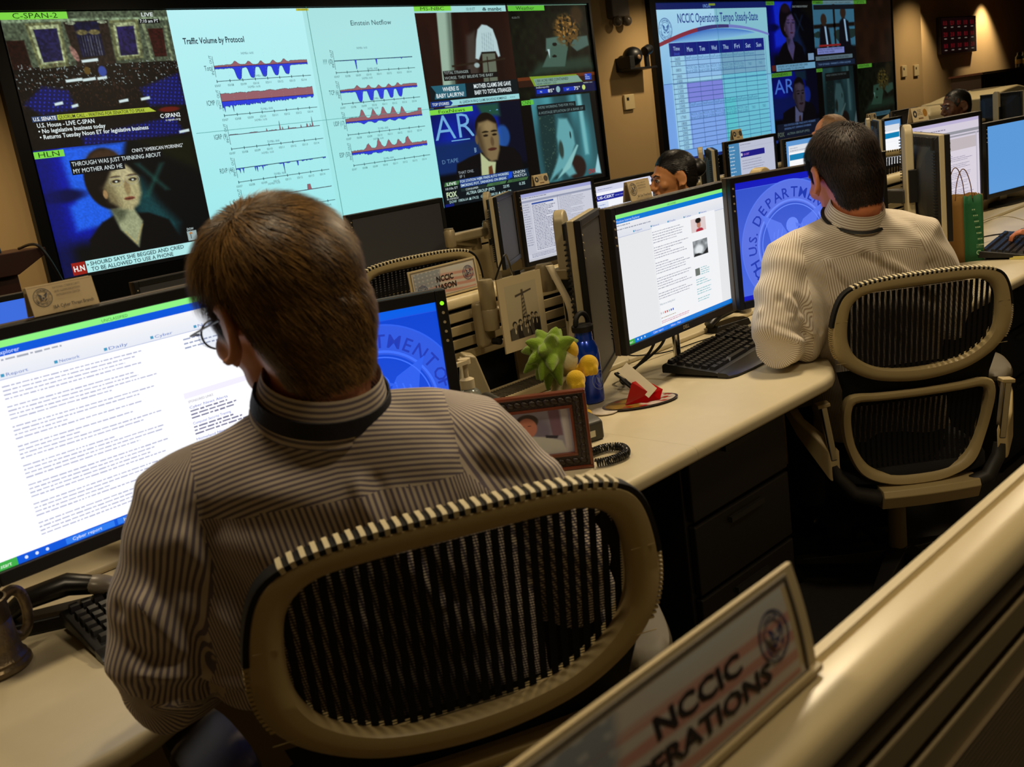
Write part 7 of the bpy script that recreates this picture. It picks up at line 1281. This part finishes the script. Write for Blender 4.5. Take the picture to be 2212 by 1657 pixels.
m.add([P3[k] for k in 'abcdefgh'], [(0, 1, 6), (0, 6, 4), (0, 4, 3), (1, 7, 6), (1, 2, 7), (2, 5, 7), (3, 4, 5), (3, 5, 2), (4, 6, 5), (6, 7, 5)]); o = m.obj('folded_paper', redm, r, smooth=0); s = o.modifiers.new('t', 'SOLIDIFY'); s.thickness = 0.001
r = empty('business_cards', (1.832, 1.522, DZ+0.0075), math.radians(-32), 'small stack of cream cards leaning out of the red holder', 'cards')
for k in range(3): MB().box((-0.008+0.0012*k, 0.001+0.0026*k, 0.052), (0.030, 0.0018, 0.098), rotm(-24, -40, 0)).obj('card', mat('cream_card', (244, 236, 216), 0.6), r, smooth=0)
tag(MB().lathe([(0, 0), (0.03, 0), (0.034, 0.003), (0.033, 0.0045), (0, 0.0042)], (1.735, 1.565, DZ+0.0005), 32, cap=False).obj('coaster', mat('white_print', (200, 190, 176), 0.5, var=0.4, vscale=90), None), 'small round white patterned coaster between the phone and tray', 'coaster')
# sanitiser and dispenser, vented tray
r = empty('sanitizer_bottle', (1.432, 1.705, DZ+0.0005), 0, 'clear pump sanitizer bottle right of the near blue monitor', 'bottle')
MB().lathe([(0, 0), (0.032, 0), (0.034, 0.01), (0.034, 0.10), (0.026, 0.125), (0.014, 0.135), (0.0, 0.135)], n=28, cap=False).obj('body', mat('clear_plastic', (190, 196, 190), 0.12, trans=0.75), r)
m = MB(); m.lathe([(0, 0.134), (0.017, 0.134), (0.017, 0.155), (0.012, 0.158), (0.006, 0.16), (0.006, 0.19), (0.015, 0.192), (0.015, 0.204), (0, 0.206)], n=22, cap=False); m.box((-0.02, -0.01, 0.198), (0.035, 0.012, 0.009)); m.obj('pump', mat('cream_pump', (206, 192, 160), 0.4), r)
r = empty('tape_dispenser', (1.505, 1.77, DZ+0.0005), math.radians(-30), 'beige dispenser with a shiny white strip, beside the sanitizer bottle', 'dispenser')
MB().prism([(-0.02, 0), (0.035, 0), (0.035, 0.10), (0.012, 0.19), (-0.018, 0.20), (-0.02, 0.15)], -0.025, 0.025, 'y').obj('body', mat('beige_case', (172, 158, 124), 0.4), r, smooth=30, bev=0.006)
MB().box((-0.026, -0.004, 0.14), (0.008, 0.026, 0.10), rotm(0, 8, 0)).obj('shiny_strip', mat('white_gloss', (226, 220, 196), 0.12, coat=0.6), r, bev=0.002)
r = empty('vented_tray', (1.80, 1.872, DZ+0.0175), 0, 'beige slotted vent strip lying at the back of the worktop below the hung print', 'tray')
MB().b2((-0.19, -0.055, 0.0), (0.17, 0.055, 0.022)).obj('case', beige, r, smooth=0, bev=0.004)
m = MB(); 
for i in range(34): m.b2((-0.18+0.0102*i, -0.045, 0.0225), (-0.1755+0.0102*i, 0.03, 0.0235))
m.obj('slots', blkm, r, smooth=0)
# hung print and straps
def crowd(U, V):
    C = fill(U, (172, 160, 128)); C = mix(C, (190, 178, 146), sm(1-V)*0.6)
    C = mix(C, (84, 76, 60), pmask(U, V, [(0.44, 0.72), (0.5, 0.12), (0.56, 0.12), (0.62, 0.72)], 0.008)); C = mix(C, (150, 140, 112), (np.sin(V*90+U*30) > 0)*pmask(U, V, [(0.46, 0.7), (0.51, 0.16), (0.55, 0.16), (0.6, 0.7)], 0.006)); C = mix(C, (70, 62, 50), pmask(U, V, [(0.3, 0.2), (0.82, 0.14), (0.82, 0.17), (0.3, 0.24)], 0.006))
    C = mix(C, (60, 54, 44), pmask(U, V, [(0, 1), (0, 0.8), (0.3, 0.74), (0.6, 0.72), (1, 0.7), (1, 1)], 0.02))
    for i, (x, y, rr) in enumerate(((0.18, 0.73, 0.07), (0.36, 0.70, 0.055), (0.5, 0.66, 0.05), (0.64, 0.66, 0.05), (0.76, 0.62, 0.045), (0.88, 0.64, 0.05), (0.56, 0.78, 0.05))):
        C = mix(C, (34, 28, 22) if i % 2 else (80, 74, 60), blob(U, V, x, y+0.2, rr*2, 0.17, 0.2)); C = mix(C, (30, 24, 18), blob(U, V, x, y-0.012, rr, rr*0.8, 0.2)); C = mix(C, (160, 146, 116), blob(U, V, x+0.01, y+0.02, rr*0.75, rr*0.8, 0.3)); C = mix(C, (210, 200, 170), blob(U, V, x+0.01, y+0.12, rr*0.3, 0.05, 0.3))
    return C
r = empty('hung_print', (1.797, 1.868, 0.864), math.radians(-2), 'black and white print of a crowd below a tower, hanging from the monitor arm', 'print'); p = Pic(0.160, 0.197); p.base((196, 180, 142)); p.rect(0, 0, 0.002, 0.197, (150, 132, 96)); p.paint(0.024, 0.022, 0.138, 0.168, 110, 140, crowd)
o = p.obj('printed_face', cardm, r); o.location = (0, -0.001, 0.0985); MB().b2((-0.08, 0, 0), (0.08, 0.0015, 0.197)).obj('backing_sheet', mat('card_stock', (206, 186, 148), 0.7), r, smooth=0)
m = MB(); m.box((0.0, 0.004, 0.2), (0.02, 0.008, 0.016)); m.obj('clip', blk, r, smooth=0)
def strap(pts, w, name, label, tw=0.0):
    m = MB(); P = catmull(pts, 8, closed=False); rows = []
    for i, p_ in enumerate(P): a = tw*i/len(P)+0.8; rows.append([tuple(p_-np.array([math.cos(a), -math.sin(a), 0])*w/2), tuple(p_+np.array([math.cos(a), -math.sin(a), 0])*w/2)])
    m.strip(rows); o = m.obj(name, mat('cream_webbing', (206, 192, 160), 0.8, bump=0.4, bscale=800), None, smooth=60, fix=False); s = o.modifiers.new('t', 'SOLIDIFY'); s.thickness = 0.0012; return tag(o, label, 'strap')
strap([(1.880, 1.83, 1.070), (1.872, 1.80, 1.03), (1.868, 1.765, 0.97), (1.873, 1.765, 0.915), (1.866, 1.77, 0.86), (1.868, 1.77, 0.80), (1.872, 1.775, 0.748)], 0.020, 'webbing_strap', 'cream webbing strap hanging from the arm hinge left of the tall stand column', 0.7)
strap([(1.925, 1.79, 1.06), (1.915, 1.775, 1.02), (1.893, 1.765, 0.97), (1.884, 1.768, 0.90), (1.888, 1.775, 0.82), (1.893, 1.78, 0.748)], 0.016, 'webbing_strap', 'cream webbing strap hanging against the tall stand column', -0.9)
# mug
pew = mat('pewter', (122, 108, 84), 0.38, 0.75, bump=0.7, bscale=120, var=0.35, vscale=60)
r = empty('mug', (0.322, 1.600, DZ+0.0005), math.radians(20), 'engraved pewter mug holding pens at the left edge', 'mug')
MB().lathe([(0, 0), (0.052, 0.0), (0.055, 0.004), (0.054, 0.010), (0.049, 0.014), (0.050, 0.018), (0.045, 0.024), (0.043, 0.040), (0.041, 0.075), (0.0395, 0.078), (0.041, 0.081), (0.040, 0.105), (0.042, 0.112), (0.0385, 0.113), (0.037, 0.08), (0.038, 0.02), (0, 0.018)], n=40, cap=False).obj('body', pew, r, smooth=35)
m = MB(); m.tube(catmull([(0.038, 0, 0.098), (0.058, 0, 0.104), (0.072, 0, 0.092), (0.076, 0, 0.065), (0.070, 0, 0.038), (0.055, 0, 0.028), (0.042, 0, 0.036)], 6, closed=False), 0.006, 10, flat=1.5); m.obj('handle', pew, r)
for lab, c_, dx, dy, n_, hh in (('red pen with a feathery green end in the pewter mug', (170, 20, 34), 0.012, -0.004, 'pen', 0.155), ('pink marker leaning in the pewter mug', (190, 60, 90), -0.008, 0.006, 'marker_pen', 0.15)):
    q = empty(n_, (0.322+dx, 1.600+dy, DZ+0.0195), 0, lab, 'pen'); MB().cyl((0, 0, 0), (dx*0.6, dy*0.6, hh-0.03), 0.005, 12).obj('barrel', mat('pen_'+n_, c_, 0.35), q); m = MB(); m.ell((dx*0.7, dy*0.7, hh-0.02), (0.009, 0.009, 0.014)); m.obj('cap', mat('lime_cap', (130, 170, 30), 0.5), q)
# paper bag
r = empty('paper_bag', (3.775, 1.475, DZ+0.0005), 0, 'brown and green paper bag with thin handles beside the second man', 'bag'); brn = mat('kraft_paper', (132, 96, 42), 0.85, bump=0.3, bscale=60, var=0.12, vscale=12); grb = mat('green_bag_panel', (18, 92, 50), 0.7, bump=0.3, bscale=50, var=0.12, vscale=12)
E0 = np.array([3.752, 1.495])-[3.775, 1.475]; G = np.array([0.6, -0.8]); Bd = np.array([0.8, 0.6]); w1, w2 = 0.068, 0.10; hB = 0.245
c0, c1, c2 = E0, E0+G*w1, E0-G*0.085; c3 = c1+Bd*w2; c4 = c2+Bd*w2
def wall(a, b, z1=hB, name='x', m_=brn, crease=0.0): 
    m = MB(); rows = []
    for z in np.linspace(0, z1, 8): rows.append([(a[0]+(b[0]-a[0])*t+crease*math.sin(math.pi*t)*0.5, a[1]+(b[1]-a[1])*t+crease*math.sin(math.pi*t), z+(0.003*math.sin(t*17) if z == z1 else 0)) for t in np.linspace(0, 1, 9)])
    m.strip(rows); o = m.obj(name, m_, r, smooth=50, fix=False); s = o.modifiers.new('t', 'SOLIDIFY'); s.thickness = 0.0008; return o
wall(c2, c0, name='brown_panel'); wall(c0, c1, name='green_gusset', m_=grb, crease=0.006); wall(c1, c3, name='brown_panel'); wall(c3, c4, name='brown_panel'); wall(c4, c2, name='brown_panel')
p = Pic(w1, hB); p.base((18, 92, 50)); rr_ = random.Random(4); 
for k in range(7): p.k += 1; xx = w1*0.42+0.0035*k; [p.rect(xx+0.006*j, 0.05+0.022*k, xx+0.006*j+rr_.uniform(0.0035, 0.0055), 0.055+0.022*k, (150, 180, 140), lift=False) for j in range(rr_.choice((2, 3, 3)))]
p.disc(w1*0.72, 0.213, 0.009, (140, 176, 136)); p.disc(w1*0.72, 0.213, 0.0055, (18, 92, 50)); p.greek(w1*0.6, 0.182, 0.025, 4, 0.004, 0.0018, (120, 160, 120), 5)
# keep only the print, not a second panel
p.V = p.V[1:]; p.C = p.C[1:]; p.F = [tuple(i-4 for i in f) for f in p.F[1:]]; p.M = p.M[1:]; o = p.obj('printed_words', cardm, r); mid = (c0+c1)/2; nrm = np.array([G[1], -G[0]]); o.location = (mid[0]+nrm[0]*0.0012, mid[1]+nrm[1]*0.0012, hB/2); o.rotation_euler = (0, 0, math.atan2(G[1], G[0]))
for a in (c2*0.55+c1*0.45, (c3*0.45+c4*0.55)):
    m = MB(); bvec = G*0.06; m.tube([tuple(np.r_[a-bvec*0.2+bvec*t, hB-0.01+0.11*math.sin(math.pi*t)**0.6]) for t in np.linspace(0, 1, 16)], 0.0018, 8); m.obj('handle', mat('twisted_paper', (120, 78, 40), 0.8), r)
# cables
cab = mat('cable_black', (12, 12, 12), 0.45)
def cable(pts, rad, label, m_=cab, name='cable', group=None):
    m = MB(); m.tube(catmull(pts, 10, closed=False), rad, 8); return tag(m.obj(name, m_, None), label, 'cable', group)
zc = DZ+0.006
cable([(2.06, 1.63, 0.86), (2.05, 1.66, 0.80), (1.99, 1.69, 0.75), (1.95, 1.68, zc), (1.92, 1.66, zc+0.02), (1.90, 1.60, zc), (1.89, 1.57, zc)], 0.004, 'thick black cable looping down left of the keyboard, under the pale web page')
cable([(2.12, 1.64, 0.86), (2.11, 1.67, 0.80), (2.04, 1.71, 0.755), (1.98, 1.72, zc+0.018), (1.95, 1.70, zc+0.022), (1.935, 1.635, zc)], 0.004, 'second black cable curving below the middle of the pale web page monitor')
cable([(2.52, 1.71, zc+0.01), (2.42, 1.76, zc), (2.28, 1.78, zc), (2.16, 1.79, zc+0.018), (2.15, 1.82, zc+0.02)], 0.002, 'thin black wire from the low curved device along the worktop')
cable([(4.20, 1.62, zc), (4.30, 1.66, zc+0.05), (4.42, 1.60, zc+0.07), (4.55, 1.55, zc+0.03), (4.52, 1.45, zc)], 0.0022, 'white wire loop on the far worktop by the paper bag', mat('white_cable', (196, 190, 176), 0.5))
cable([(3.98, 1.60, zc), (4.15, 1.60, zc+0.02), (4.32, 1.56, zc+0.012), (4.46, 1.50, zc)], 0.003, 'black wire crossing the far worktop behind the keyboard')
cable([(1.735, 1.89, 1.06), (1.75, 1.86, 1.12), (1.80, 1.90, 1.10), (1.86, 1.95, 1.05), (1.95, 2.0, 1.045)], 0.0028, 'black wire crossing over the partition top beside the arm post')
cable([(3.60, 1.86, 0.96), (3.66, 1.80, 0.88), (3.74, 1.78, 0.80), (3.80, 1.80, 0.755)], 0.004, 'black cable sagging under the jointed arm right of the second man')
r = empty('gooseneck_microphone', (4.43, 1.50, DZ+0.0005), 0, 'black angled stalk standing on the far worktop by the right edge', 'microphone'); MB().lathe([(0, 0), (0.04, 0), (0.042, 0.01), (0.03, 0.02), (0, 0.022)], n=24, cap=False).obj('base', blk, r); m = MB(); m.tube([(0, 0, 0.02), (0.0, 0.0, 0.10), (0.05, -0.03, 0.16), (0.15, -0.06, 0.23)], [0.008, 0.007, 0.007, 0.009], 10); m.obj('stalk', blk, r)
r = empty('usb_stick', (4.27, 1.52, DZ+0.0005), math.radians(6), 'small green and silver plug on the white wire', 'plug'); MB().b2((-0.03, -0.008, 0), (0.02, 0.008, 0.012)).obj('plug_body', mat('green_plastic', (120, 130, 60), 0.4), r, bev=0.002); MB().b2((0.02, -0.006, 0.002), (0.038, 0.006, 0.009)).obj('metal_tip', chrome, r, smooth=0)
# rounded post behind the blue seal monitor
r = empty('partition_post', (3.075, 1.915, 0), 0, 'round-topped putty post peeking over the blue seal monitor', 'post'); m = MB(); m.prism([(0.05, 0.80)]+[(0.05*math.cos(a), 1.14+0.055*math.sin(a)) for a in np.linspace(0, math.pi, 20)]+[(-0.05, 0.80)], -0.02, 0.025, 'y'); m.obj('paddle', chairm, r, smooth=50, bev=0.006)
# ------------------------------------------------------------------ on the walls
r = empty('emergency_light', (8.70, WY+0.028, 2.53), 0, 'grey wall-mounted emergency light with clear lamps, high between the video walls', 'light fixture'); MB().b2((-0.14, -0.09, -0.02), (0.14, 0, 0.20)).obj('housing', mat('grey_case', (96, 84, 72), 0.5), r, bev=0.012)
for sx in (-0.07, 0.09): m = MB(); m.ell((sx, -0.08, -0.06), (0.06, 0.05, 0.055)); m.obj('lamp_lens', mat('smoky_lens', (120, 110, 96), 0.1, trans=0.5), r); m = MB(); m.ell((sx, -0.08, -0.055), (0.02, 0.02, 0.02)); m.obj('bulb', mat('bulb_glass', (220, 210, 190), 0.1), r)
r = empty('surveillance_camera', (8.86, WY+0.028, 1.98), 0, 'black pan-tilt camera on a wall bracket between the video walls', 'camera'); m = MB(); m.b2((-0.24, -0.20, -0.02), (0.22, 0, 0.0)); m.b2((-0.24, -0.20, 0.0), (-0.16, 0, 0.12)); m.obj('bracket', blk, r, smooth=0, bev=0.004); m = MB(); m.ell((-0.09, -0.12, 0.12), (0.12, 0.10, 0.10)); m.obj('dome', blk, r); m = MB(); m.tube([(0.10, -0.14, 0.16), (0.17, -0.14, 0.18), (0.2, -0.14, 0.18)], [0.05, 0.055, 0.045], 18); m.cyl((0.15, -0.12, 0.0), (0.15, -0.12, 0.14), 0.03, 14); m.obj('camera_head', blk, r); m = MB(); m.ell((-0.10, -0.215, 0.10), (0.03, 0.012, 0.025)); m.obj('lens', mat('lens_glint', (160, 130, 100), 0.1, 0.4), r)
def thermostat(x, z, label, w=0.13, h=0.12, g=None):
    r = empty('thermostat', (x, WY+0.028, z), 0, label, 'thermostat', g); MB().b2((-w/2, -0.03, -h/2), (w/2, 0, h/2)).obj('case', mat('cream_case', (198, 178, 132), 0.5), r, bev=0.008); MB().b2((-w*0.3, -0.032, h*0.1), (-w*0.08, -0.029, h*0.3)).obj('display', blkm, r, smooth=0); return r
thermostat(8.76, 1.64, 'square cream thermostat below the wall camera', 0.17, 0.16); thermostat(15.50, 1.61, 'left of two small cream thermostats right of the far video wall', 0.16, 0.17); thermostat(15.93, 1.60, 'right of two small cream thermostats, nearest the wall corner', 0.16, 0.17)
r = empty('clock_panel', (18.66, 7.499, 2.13), 0, 'dark wall panel of red digital world clocks', 'clock'); MB().b2((-0.77, -0.08, -0.31), (0.77, 0, 0.31)).obj('case', mat('dark_red_black', (26, 8, 8), 0.4), r, bev=0.01)
p = Pic(1.5, 0.58, 2e-4); p.base((14, 4, 5)); cities = (('Tokyo', 'London', 'Paris', 'Dubai', 'Moscow'), ('HQ', 'Zulu', 'Eastern', 'Central', 'Pacific'), ('Local', 'Berlin', 'Rio', 'Delhi', 'Sydney')); rr_ = random.Random(2)
for j in range(3):
    for i in range(5): p.text('%02d:%02d' % (rr_.randint(0, 23), 10), 0.16+0.29*i, 0.12+0.19*j, 0.07, (110, 14, 22), al='c', w=0.15); p.rect(0.11+0.29*i, 0.15+0.19*j, 0.21+0.29*i, 0.165+0.19*j, (110, 100, 90))
o = p.obj('clock_face', SCR(1.0, 'wall'), r); o.location = (0, -0.081, 0); m = MB(); m.tube([(0.77, -0.04, 0.0), (0.80, -0.04, -0.02), (0.80, -0.04, -0.1), (0.775, -0.04, -0.12)], 0.006, 8); m.obj('hook', blk, r)
# lectern
dw = mat('dark_mahogany', (58, 26, 16), 0.4, bump=0.1, bscale=60, var=0.25, vscale=8)
r = empty('lectern', (1.70, 6.1, 0), 0, 'dark wooden lectern at the far left by the wall', 'lectern'); MB().b2((-0.30, -0.2, 0.0), (0.14, 0.2, 1.08)).obj('body', dw, r, smooth=0, bev=0.005); MB().prism([(-0.36, 1.19), (0.30, 1.195), (0.30, 1.16), (0.13, 1.07), (-0.36, 1.07)], -0.26, 0.26, 'y').obj('top', dw, r, smooth=0, bev=0.004)
r = empty('lectern_microphone', (1.80, 6.05, 1.1955), 0, 'black gooseneck microphone bending off the lectern top', 'microphone'); 
MB().lathe([(0, 0), (0.03, 0), (0.028, 0.06), (0.02, 0.07), (0, 0.07)], n=16, cap=False).obj('base', blk, r)
for k in range(2): m = MB(); m.tube([(0.01*k, 0, 0.06), (-0.02, 0, 0.13), (-0.10, 0, 0.21+0.03*k), (-0.26, 0, 0.28+0.04*k), (-0.4, 0, 0.30+0.05*k)], 0.011, 8); m.obj('gooseneck', blk, r)
cable([(1.92, 6.03, 1.203), (1.96, 5.82, 1.205), (2.03, 5.80, 1.0), (2.06, 5.82, 0.85), (2.06, 5.85, 0.5), (2.06, 5.9, 0.012)], 0.008, 'thin black cable hanging from the lectern top')
# copiers and cabinet far right
bg2 = mat('copier_beige', (196, 180, 138), 0.55)
r = empty('copier', (11.85, 4.6, 0), 0, 'large beige copier behind the dark-skinned person at upper right', 'copier'); MB().b2((-0.55, -0.35, 0.0), (0.75, 0.35, 0.98)).obj('body', bg2, r, bev=0.03, seg=3)
MB().prism([(-0.53, 0.981), (0.78, 0.981), (0.80, 1.12), (0.70, 1.20), (0.45, 1.235), (0.1, 1.215), (-0.3, 1.17), (-0.53, 1.16)], -0.35, 0.35, 'y').obj('document_lid', bg2, r, smooth=50, bev=0.02, seg=3); m = MB(); m.cyl((0.42, 0, 1.225), (0.42, 0, 1.24), 0.16, 24); m.obj('round_vent', mat('grey_vent', (120, 108, 84), 0.6), r); m = MB(); m.b2((-0.1, -0.36, 0.955), (0.75, -0.352, 0.965)); m.b2((0.0, -0.36, 0.6), (0.75, -0.352, 0.61)); m.obj('seams', mat('seam_brown', (84, 66, 40), 0.8), r, smooth=0); m = MB(); m.box((-0.35, -0.40, 0.98), (0.34, 0.10, 0.03)); m.obj('paper_tray', bg2, r, bev=0.01)
r = empty('printer', (10.70, 4.75, 0), 0, 'low rounded beige printer left of the dark-skinned person', 'printer'); MB().b2((-0.3, -0.3, 0.0), (0.3, 0.3, 0.9)).obj('body', bg2, r, bev=0.02); m = MB(); m.loft([[(x, y, 0.901) for x, y in ((-0.3, -0.3), (0.3, -0.3), (0.3, 0.3), (-0.3, 0.3))], [(x, y, 1.08) for x, y in ((-0.26, -0.28), (0.28, -0.28), (0.28, 0.28), (-0.26, 0.28))], [(x, y, 1.15) for x, y in ((-0.1, -0.2), (0.25, -0.2), (0.25, 0.2), (-0.1, 0.2))]]); m.obj('cover', bg2, r, bev=0.03, seg=3)
r = empty('storage_cabinet', (19.6, 6.95, 0), 0, 'dark bookcase against the far right wall with bottles on top', 'cabinet'); MB().b2((-1.9, -0.25, 0.0), (2.0, 0.25, 1.40)).obj('body', mat('dark_walnut', (34, 20, 14), 0.5, var=0.2, vscale=6), r, smooth=0, bev=0.006); m = MB(); m.b2((-1.93, -0.28, 1.4005), (2.03, 0.28, 1.43)); m.obj('top_board', dw, r, smooth=0)
m = MB(); 
for i in range(4): m.b2((-1.8+0.95*i, -0.262, 0.1), (-0.98+0.95*i, -0.252, 1.32))
m.obj('doors', mat('dark_walnut2', (28, 16, 11), 0.45), r, smooth=0, bev=0.004)
for k, x in enumerate((19.72, 19.98)): q = empty('bottle', (x, 6.8, 1.431), 0, ('left' if k == 0 else 'right')+' of two tall dark bottles with yellow bands on the far cabinet', 'bottle'); MB().lathe([(0, 0), (0.06, 0), (0.06, 0.18), (0.03, 0.22), (0.03, 0.26), (0, 0.26)], n=18, cap=False).obj('glass', mat('dark_bottle', (14, 18, 10), 0.15), q); MB().lathe([(0.061, 0.06), (0.062, 0.07), (0.062, 0.13), (0.061, 0.14)], n=18, cap=False).obj('label_band', mat('yellow_label', (150, 130, 50), 0.6), q)
